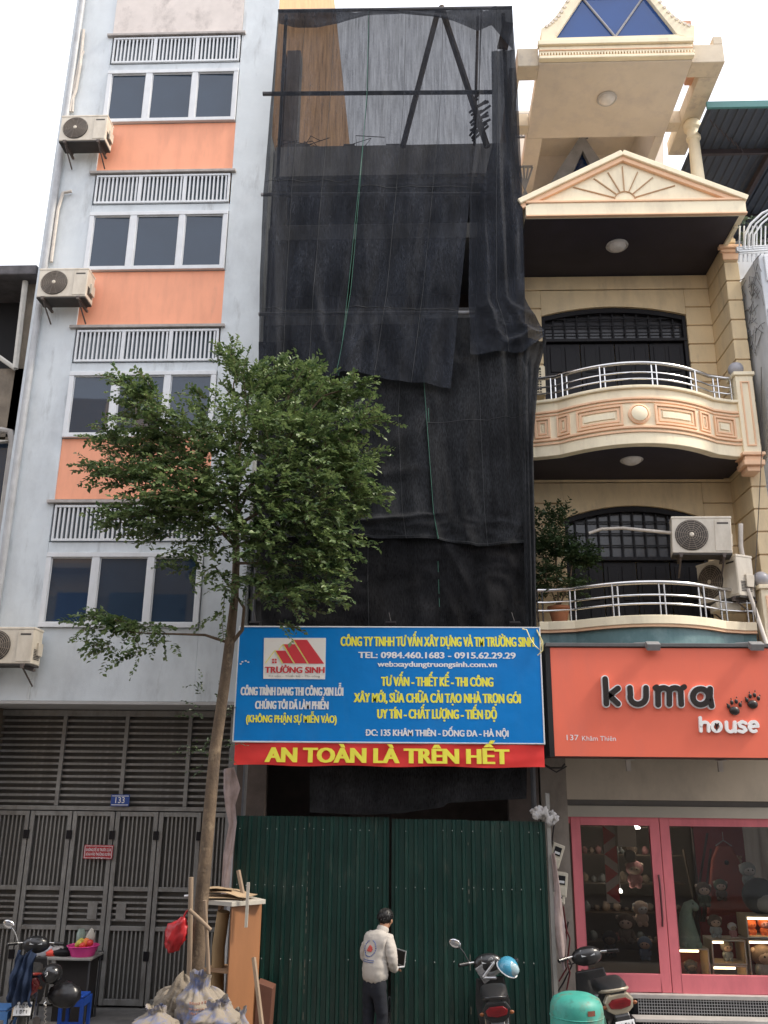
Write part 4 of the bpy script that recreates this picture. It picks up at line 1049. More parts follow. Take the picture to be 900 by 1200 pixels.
# curved white railing and greenery above the bay
RW = thing('terrace_railing', 'curved white terrace railing at the right edge under the dark canopy', 'railing', (6, 12.4, 11))
for k, (d, r) in enumerate(((0,.022),(.09,.016),(.18,.016))):
    pts = [P(872+d*60,292,12.2), P(873+d*60,275,12.2), P(880+d*70,262,12.2), P(893+d*80,250,12.2), P(915+d*60,240,12.2)]
    part('curved_rail', MB().tube(pts, r, 6), whitem, RW, smooth=60)
rb = MB()
for k in range(4): rb.tube([P(866,290+k*2.5,12.2), P(925,286+k*2.5,12.2)], .012, 5)
for k in range(12): rb.tube([P(866+k*5,306,12.25), P(867+k*5,265,12.25)], .012, 5)
rb.box(P(864,296,12.2).x, 8, 12.2, 12.26, P(870,294,12.2).z, P(870,289,12.2).z)
part('baluster', rb, whitem, RW, kind='stuff')
CN = thing('roof_canopy', 'dark corrugated metal canopy with teal edge at the top right', 'canopy', (7.5, 14, 14))
cz0 = P(860,126,13.0).z
canm = mat('dark_canopy_underside', (.05,.062,.085), .7, .12, 2, .2)
cx0 = P(829,127,13.0).x
part('sheet', corr(cx0, 11, 13.0, 17.0, 0, .16, .03), canm, CN).rotation_euler = (0,0,0)
cs = CN.children[0]
cs.data.transform(Matrix.Translation(CN.location)); cs.data.transform(Matrix(((1,0,0,0),(0,0,1,0),(0,1,0,cz0),(0,0,0,1)))); cs.data.transform(Matrix.Translation(-CN.location))
part('teal_edge', MB().box(cx0-.02, 11, 12.95, 13.0, cz0-.03, cz0+.10), mat('teal_edge', (.06,.20,.20), .5, .1, 4, .1), CN)
tr = MB().box(cx0, 11, 14.0, 14.06, cz0-.16, cz0-.06).box(cx0, 11, 16.0, 16.06, cz0-.16, cz0-.06)
for x in (6.6, 8.0): tr.box(x, x+.08, 13.1, 17, cz0-.2, cz0-.06)
for k in range(8): tr.tube([(cx0+.1+k*.13, 13.2+k*.12, cz0-.07), (cx0+.2+k*.13, 13.3+k*.12, cz0-.16)], .012, 4)
part('truss', tr, mat('dark_red_steel', (.045,.035,.04), .7, .2, 5, .1), CN)
part('far_wall', MB().box(5.3, 11, 17.0, 17.1, 8, P(850,250,17).z+.0), whitem, CN)
leafm0 = mat('dark_terrace_leaf', (.05,.08,.05), .7, .3, 6, 0)
tp = MB()
for k in range(7):
    c_ = P(868+k*9, 272, 12.6)
    for j in range(14): tp.obox(c_+Vector((random.uniform(-.06,.06), random.uniform(-.1,.1), random.uniform(-.25,.25))), (.09,.005,.05), rot('X', random.uniform(0,3)) @ rot('Z', random.uniform(0,3)))
solo('terrace_plants', tp, leafm0, 'dark potted plants behind the white terrace railing', 'plants', kind='stuff')
# ================================================================== coral shop sign
YK = 11.6
coral = mat('coral_sign_panel', (.82,.165,.095), .5, .035, 1.2, .05, 30, dirt=[((.62,.16,.12), .35, 1.6, 4, .5)])
KX0 = 1.70; KX1 = 5.4; KZ1 = P(770,758.5,YK).z; KZ0 = P(770,887,YK).z
KS = thing('shop_sign', 'coral shop sign box with raised kuma house letters and two paw prints', 'sign', ((KX0+KX1)/2, YK, KZ0))
part('box', MB().box(KX0, KX1, YK+.02, 12.55, KZ0+.0, KZ1+.0), mat('sign_box_side', (.10,.03,.028), .6, .15, 4, .1), KS)
part('face', MB().box(KX0+.03, KX1, YK, YK+.018, KZ0, KZ1-.01), coral, KS)
part('black_edge', MB().box(KX0-.035, KX0+.028, YK-.01, 12.5, KZ0-.01, KZ1), darkin, KS)
part('top_strip', MB().box(KX0-.03, KX1, YK-.03, YK+.3, KZ1+.002, KZ1+.05), mat('dark_top_strip', (.10,.10,.10), .6, .2, 5, .1), KS, bevel=.006)
for px in (765, 886):
    q = P(px, 757, YK-.1)
    solo('sign_spotlight', MB().obox(q+Vector((0,0,.0)), (.17,.11,.09), rot('X',.5)).tube([q, q+Vector((-.05,.12,.06)), q+Vector((-.2,.18,.06))], .012, 5), mat('grey_lamp_housing', (.22,.22,.22), .5, .1, 6, .1),
         ('left' if px < 800 else 'right') + ' grey floodlight on the top edge of the coral sign', 'lamp', group='floodlights on the coral sign', bevel=.012)
def kp(x, y, dy=0): q = P(640+x/3.4615, 780+y/3.4615, YK); return (q.x, q.z)
def stroke(mb, pts, r, y0, y1, n=10):
    """flat rounded stroke: thick prism around a polyline in crop coordinates"""
    pts = [kp(*p) for p in pts]
    for (a, b) in zip(pts, pts[1:]):
        y0 = y0-.00015; d = Vector((b[0]-a[0], b[1]-a[1])); L = d.length; d = d/L if L else Vector((1,0)); n_ = Vector((-d.y, d.x)); an = math.atan2(n_.y, n_.x)
        poly = [(a[0]+r*cos(an+pi*i/n), a[1]+r*sin(an+pi*i/n)) for i in range(n+1)] + [(b[0]+r*cos(an+pi+pi*i/n), b[1]+r*sin(an+pi+pi*i/n)) for i in range(n+1)]
        mb.prism(poly, y0, y1)
def arc(cx, cy, rx, ry, a0, a1, n=12): return [(cx+rx*cos(radians(a0+(a1-a0)*i/n)), cy+ry*sin(radians(a0+(a1-a0)*i/n))) for i in range(n+1)]
LET = [
 [[(236,56),(239,105),(241,156)], [(288,94),(244,128)], [(254,124),(288,156)]],
 [[(336,92),(338,120)]+arc(369,128,32,30,180,0)+[(401,92)], ],
 [[(450,160),(449,118)]+arc(472,112,23,20,180,360)+[(495,158)], [(495,120)]+arc(518,110,23,18,190,360)+[(543,158)]],
 [arc(622,128,32,32,0,360,20), [(660,96),(659,128),(666,164)]],
]
kdark = mat('dark_brown_letter', (.022,.016,.014), .35, .1, 5, 0)
U = (kp(100,0)[0]-kp(0,0)[0])/100
for L in LET:
    o1, o2 = MB(), MB()
    for s in L: stroke(o1, s, 15.5*U, YK-.045, YK-.0005); stroke(o2, s, 11*U, YK-.060, YK-.045)
    ob = part('letter_outline', o1, whitep, KS, kind='stuff'); part('letter', o2, kdark, ob, kind='stuff')
ears = MB(); eo = MB()
for x, y in ((441,91),(552,90)):
    stroke(ears, [(x-3,y+2),(x+3,y-2)], 11*U, YK-.0625, YK-.047)
part('bear_ear', ears, kdark, KS)
HL = [ [[(622,212),(625,266)], [(625,245)]+arc(640,242,15,12,180,360)+[(656,266)]],
 [arc(688,248,18,19,0,360,18)],
 [[(728,230),(729,250)]+arc(745,253,16,16,180,0)+[(762,230)], [(762,232),(764,268)]],
 [[(806,234),(792,228),(779,236),(784,246),(800,252),(806,262),(794,270),(778,266)]],
 [[(822,248),(855,246)]+arc(838,248,17,20,-5,-300,16)],]
for L in HL:
    o1 = MB()
    for s in L: stroke(o1, s, 6.2*U, YK-.04, YK-.0005)
    part('small_letter', o1, mat('white_letter', (.85,.84,.82), .4, .04, 5, 0), KS, kind='stuff')
fc = MB(); 
for s in ([(682,236),(686,246)],[(694,236),(690,246)],[(688,246),(688,262)]): stroke(fc, s, 2.4*U, YK-.044, YK-.04)
part('letter_mark', fc, kdark, KS)
for cx_, cy_, n_ in ((762,176,'left'),(836,150,'right')):
    pw = MB()
    q = kp(cx_, cy_+8)
    pw.ball((q[0], YK-.02, q[1]), 18*U, 14, (1.15,.5,.95))
    for dx, dy in ((-24,-10),(-11,-26),(7,-30),(23,-17)):
        q = kp(cx_+dx, cy_+dy); pw.ball((q[0], YK-.02, q[1]), 8*U, 10, (.9,.6,1.2))
        q2 = kp(cx_+dx*1.25, cy_+dy*1.35-6); pw.ball((q2[0], YK-.02, q2[1]), 2.5*U, 6, (1,.6,1.6))
    part('paw_print', pw, kdark, KS, smooth=60)
zb = P(690,867.5,YK).z
text('137', P(664,865,YK).x, P(678,865,YK).x, zb, P(690,861.3,YK).z-zb, YK, whitep, KS, 0)
text('Khâm Thiên', P(682,865,YK).x, P(721.5,865,YK).x, zb-.005, P(690,862,YK).z-zb, YK, whitep, KS, 0)

# ================================================================== shop front under the sign
YS = 13.0
SF = thing('glass_shopfront', 'pink framed glass shop front below the coral sign', 'shop front', (3.5, YS, 0))
pink = mat('pink_painted_frame', (.72,.19,.22), .45, .05, 2, .1, dirt=[((.42,.10,.13), .4, 3, 3)])
sz = lambda y, px=780: P(px, y, YS).z
sx = lambda px, y=1060: P(px, y, YS).x
zt, zb_ = sz(958), sz(1163)
XA = sx(668,958); XM = sx(771,958)+.0; XN = sx(788,958)
part('fascia', MB().box(P(663,910,12.9).x, 6.5, 12.9, 13.3, P(780,938,12.9).z, KZ0+.25), beige, SF)
part('shutter_slot', MB().box(P(663,910,12.95).x, 6.5, 12.96, 13.3, P(780,945,12.95).z, P(780,938,12.95).z-.002), mat('slot_shadow_metal', (.13,.12,.11), .6, .1, 5, 0), SF)
part('lintel', MB().box(P(663,910,12.9).x, 6.5, 12.92, 13.3, zt, P(780,945,12.95).z-.002), mat('lintel_beige', (.42,.39,.33), .7, .06, 3, .1), SF)
part('left_pier', MB().box(1.70, P(663,910,12.9).x-.003, 12.85, 13.3, 0, KZ0+.2), mat('dirty_beige_pier', (.30,.26,.22), .85, .15, 3, .3, dirt=[((.12,.10,.09), .5, 4, 2)]), SF)
def door(x0, x1, z0, z1, st, name, Y=YS):
    f = MB().box(x0, x0+st, Y-.03, Y+.03, z0, z1).box(x1-st, x1, Y-.03, Y+.03, z0, z1).box(x0+st, x1-st, Y-.03, Y+.03, z1-st*.85, z1).box(x0+st, x1-st, Y-.03, Y+.03, z0, z0+st*1.7)
    d = part(name, f, pink, SF, bevel=.006)
    return d, (x0+st, x1-st, z0+st*1.7, z1-st*.85)
gl = bpy.data.materials.new('shop_glass'); gl.use_nodes = True
n = gl.node_tree.nodes; l = gl.node_tree.links; n.remove(n['Principled BSDF'])
tr_ = n.new('ShaderNodeBsdfTransparent'); tr_.inputs[0].default_value = (.80,.80,.79,1); gs_ = n.new('ShaderNodeBsdfGlossy'); gs_.inputs['Roughness'].default_value = .03
fr_ = n.new('ShaderNodeFresnel'); fr_.inputs[0].default_value = 1.42; mxs = n.new('ShaderNodeMixShader')
l.new(fr_.outputs[0], mxs.inputs[0]); l.new(tr_.outputs[0], mxs.inputs[1]); l.new(gs_.outputs[0], mxs.inputs[2]); l.new(mxs.outputs[0], n['Material Output'].inputs[0])
part('side_frame', MB().box(sx(656,958), XA-.004, YS-.01, YS+.03, zt-.09, zt), pink, SF)
part('side_frame', MB().box(sx(656,1150), XA-.004, YS-.01, YS+.03, zb_, zb_+.22), pink, SF)
part('side_panel', MB().box(sx(656,958), XA-.004, YS+.032, YS+.05, 0, zt), mat('side_panel_board', (.22,.19,.16), .8, .15, 3, .1), SF)
d1, o1 = door(XA, XM, zb_, zt, .13, 'door')
part('pane', MB().box(o1[0], o1[1], YS-.004, YS+.004, o1[2], o1[3]), gl, d1)
hx = XM-.065
part('handle', MB().tube([(hx,YS-.05,sz(1085)),(hx,YS-.08,sz(1075)),(hx,YS-.08,sz(1035)),(hx,YS-.05,sz(1025))], .014, 8), mat('dark_red_handle', (.10,.03,.035), .4, .1, 5, 0), d1, smooth=60)
d2, o2 = door(XM+.008, 6.3, zb_, zt, .13, 'window_frame')
part('pane', MB().box(o2[0], o2[1], YS-.004, YS+.004, o2[2], o2[3]), gl, d2)
# steps with metal grating
stepm = mat('grey_step_stone', (.40,.38,.36), .8, .15, 5, .2)
meshm = mat('grating_wire', (.42,.42,.42), .5, .1, 6, 0)
gx0 = sx(745,1165)
ST = thing('shop_steps', 'two grey steps with wire grating risers below the shop window', 'steps', (4.6, YS, 0))
z1, z2, z3 = zb_-.012, P(800,1182,12.75).z, 0
part('tread', MB().box(gx0-.1, 6.4, 12.88, YS+.05, zb_-.055, zb_-.005), stepm, ST, bevel=.006)
part('tread', MB().box(gx0-.1, 6.4, 12.66, 12.88, .16, .20), stepm, ST, bevel=.006)
for (yy, za, zc_) in ((12.90, .20, zb_-.055), (12.68, 0, .16)):
    gm = MB(); 
    x = gx0
    while x < 6.4: gm.box(x, x+.006, yy, yy+.006, za, zc_); x += .035
    z_ = za+.02
    while z_ < zc_: gm.box(gx0, 6.4, yy-.001, yy+.005, z_, z_+.006); z_ += .035
    part('grating', gm, meshm, ST, kind='stuff')
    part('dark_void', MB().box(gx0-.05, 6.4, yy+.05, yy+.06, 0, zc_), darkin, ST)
# interior shell
SI = thing('shop_room', 'dim shop interior with red and white walls behind the glass', 'room', (3.8, 15, 0))
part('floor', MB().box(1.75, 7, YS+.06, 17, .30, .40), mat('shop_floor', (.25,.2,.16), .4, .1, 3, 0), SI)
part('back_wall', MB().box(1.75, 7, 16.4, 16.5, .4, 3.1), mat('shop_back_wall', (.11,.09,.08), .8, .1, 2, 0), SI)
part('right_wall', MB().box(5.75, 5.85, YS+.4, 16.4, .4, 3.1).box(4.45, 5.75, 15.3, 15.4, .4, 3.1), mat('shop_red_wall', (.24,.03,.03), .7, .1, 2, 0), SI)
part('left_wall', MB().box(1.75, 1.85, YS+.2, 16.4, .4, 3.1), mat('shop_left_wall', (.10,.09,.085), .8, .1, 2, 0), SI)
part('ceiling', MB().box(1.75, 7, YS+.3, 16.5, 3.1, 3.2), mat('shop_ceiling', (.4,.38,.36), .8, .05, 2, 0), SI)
# harlequin strip
hm_w = mat('harlequin_white', (.55,.5,.47), .7, .05, 3, 0); hm_r = mat('harlequin_red', (.5,.05,.06), .7, .05, 3, 0)
hz0, hz1 = P(715,1058,14.5).z, P(715,968,14.5).z; ha, hb = P(708,1000,14.5).x, P(723,1000,14.5).x
part('patterned_strip', MB().box(ha, hb, 14.5, 14.52, hz0, hz1), hm_w, SI)
tri = MB()
for k in range(4):
    z0 = hz0+(hz1-hz0)*k/4; z1_ = hz0+(hz1-hz0)*(k+1)/4
    tri.prism([(ha, z0),(hb, (z0+z1_)/2),(ha, z1_)] if k % 2 else [(hb, z0),(ha,(z0+z1_)/2),(hb, z1_)], 14.495, 14.5)
part('red_triangle', tri, hm_r, SI)
glow = mat('warm_lamp_glow', (1,.9,.7), .5, 0, 1, 0, emis=((1,.76,.45), 7))
glow2 = mat('cool_lamp_glow', (1,.95,.9), .5, 0, 1, 0, emis=((1,.95,.85), 14))
for px, py, r in ((743,971,.09),(778,977,.05),(727,1046,.03)):
    q = P(px, py, 14.6)
    t = thing('shop_downlight', {743:'large bright oval ceiling lamp inside the shop door',778:'small round ceiling lamp behind the door post',727:'tiny bright lamp deep inside the shop door'}[px], 'lamp', q, 0, 'lamps inside the shop')
    part('lamp_disc', MB().lathe([(r,0),(r,.02),(r*.5,.05)], q, 20), glow2, t, smooth=40)
    ld = bpy.data.lights.new('shop_bulb', 'POINT'); ld.energy = 90*r*r+.9; ld.color = (1,.86,.66); ld.shadow_soft_size = .06; lo_ = bpy.data.objects.new('shop_bulb', ld); C.objects.link(lo_); lo_.parent = t; lo_.location = (0,0,-.12)
    part('lamp_stem', MB().tube([q+Vector((0,0,.05)), Vector((q.x,q.y,3.1))], .008, 5), meshm, t)
# shelves
shm = mat('pale_shelf_board', (.62,.50,.34), .5, .08, 3, .05)
SH = thing('display_shelf', 'stepped display shelf of white edged cubes in the shop window', 'shelf', (4.0, 13.35, .45))
whs = mat('white_shelf_edge', (.78,.74,.66), .4, .04, 5, 0)
def cube(px0, py0, px1, py1, light, Y0=13.25, Y1=13.62, dark=False):
    a, b = P(px0,py0,Y0), P(px1,py1,Y0); t = .018
    fr = MB().box(a.x, b.x, Y0, Y1, a.z-t, a.z).box(a.x, b.x, Y0, Y1, b.z, b.z+t).box(a.x, a.x+t, Y0, Y1, b.z+t, a.z-t).box(b.x-t, b.x, Y0+.001, Y1, b.z+t, a.z-t)
    c = part('cubby', fr, shm, SH)
    part('edge', MB().box(a.x, b.x, Y0-.008, Y0, a.z-t, a.z).box(a.x, a.x+t, Y0-.008, Y0, b.z+t, a.z-t).box(b.x-t, b.x, Y0-.008, Y0, b.z+t, a.z-t).box(a.x, b.x, Y0-.008, Y0, b.z, b.z+t), whs, c)
    if dark: part('back_board', MB().box(a.x+t, b.x-t, Y1-.01, Y1, b.z+t, a.z-t), mat('shelf_back_red', (.20,.04,.035), .8, .2, 6, 0), c)
    if light:
        l0, l1 = P(light[0], light[2], Y0).x, P(light[1], light[2], Y0).x
        part('light_strip', MB().box(l0, l1, Y0+.015, Y0+.04, a.z-t-.03, a.z-t-.002), glow, c)
cube(790,1111,834,1153,(793,819,1114), dark=True)
cube(833,1101,876,1131,(834,848,1103))
cube(834.5,1131,877.5,1153,(836,862,1132))
cube(873.5,1073,930,1100,(875,905,1076), dark=True)
cube(876,1101,932,1153,(878,905,1104), dark=True)
# plush toys (plain, generic)
def doll(px, py, s, label, hair, face, body, Y=13.42, name='plush_doll'):
    q = P(px, py, Y); t = thing(name, label, 'soft toy', q, random.uniform(-.3,.3), 'soft toys in the shop window')
    m = lambda n, c: mat(n, c, .95, .15, 14, .5, 120)
    part('body', MB().ball((0,0,s*.28), s*.26, 12, (1,.8,1.05)).ball((-s*.2,-s*.1,s*.3), s*.1, 8, (.8,1,1.5)).ball((s*.2,-s*.1,s*.3), s*.1, 8, (.8,1,1.5)).ball((-s*.13,-s*.12,s*.08), s*.11, 8).ball((s*.13,-s*.12,s*.08), s*.11, 8), m('plush_%s' % body[0], body[1]), t, local=True, smooth=60)
    h = part('head', MB().ball((0,0,s*.68), s*.30, 16, (1.1,.9,.95)), m('plush_%s' % hair[0], hair[1]), t, local=True, smooth=60)
    part('face', MB().ball((0,-s*.11,s*.64), s*.225, 14, (1.1,.85,.85)), m('plush_%s' % face[0], face[1]), h, local=True, smooth=60)
    part('eye', MB().ball((-s*.09,-s*.29,s*.67), s*.03, 8).ball((s*.09,-s*.29,s*.67), s*.03, 8), kdark, h, local=True, smooth=60)
    part('ear', MB().ball((-s*.27,0,s*.80), s*.08, 8).ball((s*.27,0,s*.80), s*.08, 8), m('plush_%s' % face[0], face[1]), h, local=True, smooth=60)
    return t
tan = ('tan', (.62,.48,.38)); brn = ('brown', (.16,.12,.09)); gry = ('grey', (.42,.46,.46)); org = ('orange', (.75,.18,.06)); wht = ('white', (.72,.70,.68)); pk = ('rose', (.6,.3,.3))
doll(839, 1098.5, .30, 'plush doll with brown hair sitting on top of the middle shelf cube', brn, tan, gry)
doll(859, 1098, .19, 'small cream and rose plush doll beside the brown haired one', wht, tan, pk)
doll(853, 1126, .26, 'grey hooded plush doll inside the lit middle cube', ('hood', (.26,.23,.21)), tan, gry)
doll(881, 1098, .24, 'orange plush toy at the left of the top right cube', org, org, org)
doll(897, 1098, .26, 'orange plush toy at the right of the top right cube', org, pk, org)
doll(897, 1150, .48, 'large plush doll in the bottom right cube', ('darktan', (.28,.2,.15)), tan, gry)
doll(811, 1150, .28, 'dark plush toy in the unlit bottom left cube', ('night', (.05,.045,.05)), brn, ('night', (.05,.045,.05)))
mst = ('moss', (.12,.14,.10)); blu = ('blue', (.20,.26,.36))
for px, py, s_, Y_, lb, hr, fc_, bd_ in ((826,1062,.34,14.0,'brown plush toy on the floor stand behind the dinosaur',brn,tan,mst),(846,1055,.30,14.1,'small moss plush toy hung in the middle of the shop',mst,tan,brn),
    (878,1040,.36,14.0,'grey plush toy hung high on the right of the shop',gry,wht,gry),(735,1105,.42,14.2,'large brown plush toy low behind the door glass',brn,tan,brn),(752,1085,.36,14.4,'tan plush toy standing behind the door glass',tan,wht,tan),
    (716,1120,.34,14.1,'dark plush toy low at the left of the door glass',('night', (.05,.045,.05)),brn,('night', (.05,.045,.05))),(757,1125,.32,14.0,'blue grey plush toy low at the right of the door glass',blu,tan,blu),(745,1040,.40,14.6,'rose plush figure hanging behind the door glass',pk,tan,pk),(738,1010,.34,14.6,'dark plush figure hanging under the pale box',brn,tan,brn)):
    doll(px, py, s_, lb, hr, fc_, bd_, Y_)
# dinosaur
q = P(808, 1110, 13.42)
dn_ = thing('plush_dinosaur', 'pale green long necked plush dinosaur on the left shelf cube', 'soft toy', q, 0, 'soft toys in the shop window')
dm = mat('plush_green', (.30,.42,.34), .95, .12, 12, .5, 120)
part('body', MB().tube([(0,0,0),(.0,0,.1),(-.01,0,.25),(-.01,0,.42),(.02,-.02,.52),(.08,-.04,.55),(.12,-.05,.52)], [.16,.15,.12,.085,.07,.06,.04], 14).ball((.11,-.05,.51), .05, 10), dm, dn_, local=True, smooth=60)
part('foot', MB().ball((-.09,-.1,.04), .06, 8).ball((.09,-.1,.04), .06, 8), dm, dn_, local=True, smooth=60)
part('eye', MB().ball((.07,-.10,.56), .01, 6), kdark, dn_, local=True)
# plain round cushion on top of the right cube
q = P(893, 1070, 13.5)
t = thing('round_cushion', 'plain dark grey round cushion with a pale front on the top right cube', 'cushion', q)
part('cover', MB().ball((0,0,.22), .25, 18, (1,.7,.95)), mat('cushion_dark', (.09,.10,.10), .95, .1, 10, .4), t, local=True, smooth=60)
part('pale_panel', MB().ball((.03,-.08,.16), .17, 16, (1,.7,.85)), mat('cushion_pale', (.42,.42,.40), .95, .1, 10, .4), t, local=True, smooth=60)
# hanging coat, artificial tree, shelves deep inside
q = P(856, 1072, 14.3)
t = thing('hanging_dress', 'rust red dress on a hanger deep in the shop window', 'dress', q)
part('cloth', MB().prism([(-.34,0),(-.20,.75),(-.10,.95),(.10,.95),(.20,.75),(.34,0)], -.05, .05), mat('rust_cloth', (.45,.11,.07), .9, .12, 5, .2), t, local=True, bevel=.03)
part('hanger', MB().tube([(-.12,0,.95),(0,0,1.03),(.12,0,.95)], .01, 5).tube([(0,0,1.03),(0,0,1.15)], .006, 4), meshm, t, local=True)
part('button', MB().ball((0,-.06,.72), .035, 8), kdark, t, local=True)
tw = MB(); lv_ = MB()
q = P(820,1080,14.6)
for k in range(5): tw.tube([q+Vector((random.uniform(-.1,.1),0,0)), q+Vector((random.uniform(-.25,.45),0,1.0+random.uniform(0,.4)))], .018, 5)
for k in range(160):
    c_ = P(random.uniform(838,868), random.uniform(1004,1022), 14.5); lv_.obox(c_, (.05,.01,.03), rot('X', random.uniform(0,3))@rot('Y', random.uniform(0,3)))
t = thing('dried_branches', 'bundle of bare branches and dried flowers inside the shop', 'decoration', q)
part('branch', tw, woodpole, t); part('dried_flower', lv_, mat('dried_flower', (.52,.38,.26), .9, .2, 8, 0), t, kind='stuff')
cb = thing('wall_shelves', 'shelves of small toys along the far wall of the shop', 'shelf', (3.0, 15.4, .4))
sb = MB()
for k in range(5): sb.box(2.5, 4.2, 15.1, 15.4, .7+k*.42, .72+k*.42)
part('shelf_board', sb, mat('dark_shelf_board', (.10,.07,.05), .5, .1, 4, 0), cb)
small = MB()
for k in range(5):
    x = 2.55
    while x < 4.1: r = random.uniform(.03,.07); small.ball((x, 15.2+random.uniform(-.05,.05), .72+k*.42+r*.9), r, 9, (1,.8,random.uniform(.9,1.4)), mi=random.choice((1,1,2,0,3)), nz=.5); x += r*random.uniform(1.9,3.2)
part('small_toy', small, [mat('dull_tan', (.25,.18,.13)), mat('plush_brown', (.16,.12,.09)), mat('dull_grey', (.16,.17,.17)), mat('dull_rose', (.28,.12,.12))], cb, kind='stuff', smooth=60)
q = P(724,988,14.3)
t = thing('speaker_box', 'pale box hanging from the shop ceiling behind the door glass', 'box', q)
part('casing', MB().box(q.x, q.x+.28, 14.3, 14.5, q.z-.05, q.z+.25), mat('pale_box', (.55,.52,.46), .5, .05, 4, 0), t, bevel=.01)
part('vent', MB().lathe([(.09,0),(.09,.03),(.06,.04)], (q.x+.16, 14.3, q.z-.18), 16, rot('X',pi/2)), kdark, t)
for px in (735, 842):
    q = P(px, 893, 12.4); qq = Vector((q.x, 12.3, KZ0))
    solo('under_sign_lamp', MB().lathe([(.075,0),(.075,.012),(.05,.02)], qq+Vector((0,0,-.025)), 14).obox(qq+Vector((0,.05,-.09)), (.06,.05,.14)), mat('pale_fixture', (.50,.46,.42), .5, .08, 6, 0), ('left' if px<800 else 'right')+' small lamp fixture under the coral sign', 'lamp', group='lamp fixtures under the coral sign')

# electricity meters and cables
mw = mat('meter_box_beige', (.66,.60,.48), .5, .08, 5, .05); 
def meter(px, py, r, label, h=.30):
    q = P(px, py, 12.6); t = thing('electricity_meter', label, 'meter', q, 0, 'electricity meters by the pink shop'); t.rotation_euler = (0, r, 0)
    part('case', MB().box(-.08,.08,-.07,.07,-h/2,h/2), mw, t, local=True, bevel=.012)
    part('dark_window', MB().box(-.045,.045,-.078,-.07,0,h/2-.04), darkin, t, local=True)
    part('dial', MB().box(-.035,.035,-.082,-.078,.02,.05), whitep, t, local=True)
    part('terminal_cover', MB().box(-.06,.06,-.085,-.07,-h/2+.02,-.03), mw, t, local=True, bevel=.005)
meter(651, 1002, .35, 'upper tilted electricity meter beside the green fence')
meter(657, 1036, .12, 'lower electricity meter beside the green fence')
meter(654, 1052, .05, 'small third electricity meter under the other two', .14)
cbm = mat('black_cable', (.03,.025,.025), .5, .1, 6, 0); cbr = mat('maroon_cable', (.16,.03,.03), .5, .1, 6, 0)
for i, pts in enumerate([[(660,1062),(664,1090),(662,1120),(668,1140),(664,1160)],[(656,1070),(668,1100),(664,1135),(655,1150)],[(666,1080),(660,1110),(670,1132),(660,1152),(652,1165)],[(650,960),(645,1000),(652,1040),(655,1090)],[(655,1128),(670,1130),(676,1127)]]):
    solo('cable', MB().tube([P(x,y,12.55+.02*i) for x,y in pts], .010, 6), cbr if i in (0,1) else cbm, ['maroon cable looping down the pier beside the pink door','second maroon cable crossing behind the dirty cloth','black cable curling above the green tank','thin black cable running down past the meters','short black cable end by the pink door bottom'][i], 'cable', smooth=60)
solo('cable', MB().tube([P(x,y,12.3) for x,y in ((636,895),(645,900),(658,900),(662,895))], .012, 6).tube([P(x,y,12.3) for x,y in ((640,898),(652,905),(664,898))], .010, 6), cbm, 'black cable sagging under the left end of the coral sign', 'cable', smooth=60)

# ---- cream house air conditioners and plant
GC = 'outdoor air conditioner units on the cream house'
q = P(822, 655, 12.25); aircon((q.x, 12.25, q.z+.02), 'grey ivory air conditioner slung in front of the lower balcony doors', GC, wd=.80, h=.56, rz=-.18, tilt=.05)
q = P(854, 706, 12.6); aircon((q.x, 12.65, q.z+.0), 'air conditioner seen from its side at the end of the lower balcony', GC, wd=.78, h=.62, rz=-1.12)
q = P(628, 455, 13.1); 
t = thing('vent_unit', 'cream louvred condenser grille beside the upper balcony doors', 'air conditioner', (q.x, 13.1, P(628,462,13.1).z))
a0, a1 = P(621,429,13.0), P(640,462,13.0)
part('casing', MB().box(a0.x, a1.x, 13.0, 13.35, a1.z, a0.z), creaml, t, bevel=.008)
part('dark_grille', MB().box(a0.x+.05, a1.x-.06, 12.995, 13.0, a1.z+.03, a0.z-.03), darkin, t)
lv = MB()
for k in range(9): zz = a1.z+.05+k*(a0.z-a1.z-.10)/9; lv.box(a0.x+.05, a1.x-.06, 12.985, 12.995, zz, zz+.015)
for k in range(4): xx = a0.x+.05+k*(a1.x-a0.x-.11)/3.2; lv.box(xx, xx+.01, 12.98, 12.985, a1.z+.03, a0.z-.03)
part('louvre', lv, creaml, t, kind='stuff')
solo('water_pipe', MB().tube([P(868,614,12.4),P(868,640,12.4),P(871,655,12.4),P(873,700,12.4)], .035, 8), hose, 'pale upright pipe beside the side-on air conditioner', 'pipe', smooth=60)
solo('water_pipe', MB().tube([P(876,690,12.3),P(884,712,12.3),P(900,760,12.0)], .03, 8), hose, 'pale pipe slanting down to the coral sign from the lower balcony', 'pipe', smooth=60)
solo('hose', MB().tube([P(690,625,12.6),P(705,620,12.6),P(730,619,12.5),P(760,622,12.4),P(792,625,12.3)], .025, 7), hose, 'pale insulated hose crossing in front of the dark lower doors', 'hose', smooth=60)
solo('balcony_shelf', MB().box(P(838,705,12.5).x, P(866,705,12.5).x, 12.45, 12.75, P(850,716,12.5).z, P(850,706,12.5).z), acm, 'pale slotted box under the side-on air conditioner', 'box', bevel=.01)
solo('power_wire', MB().tube([P(892,430,12.2),P(893,520,12.2),P(889,600,12.2),P(884,690,12.2),P(890,760,12.2)], .006, 4), cbm, 'thin wire hanging down the cream pilaster', 'cable')
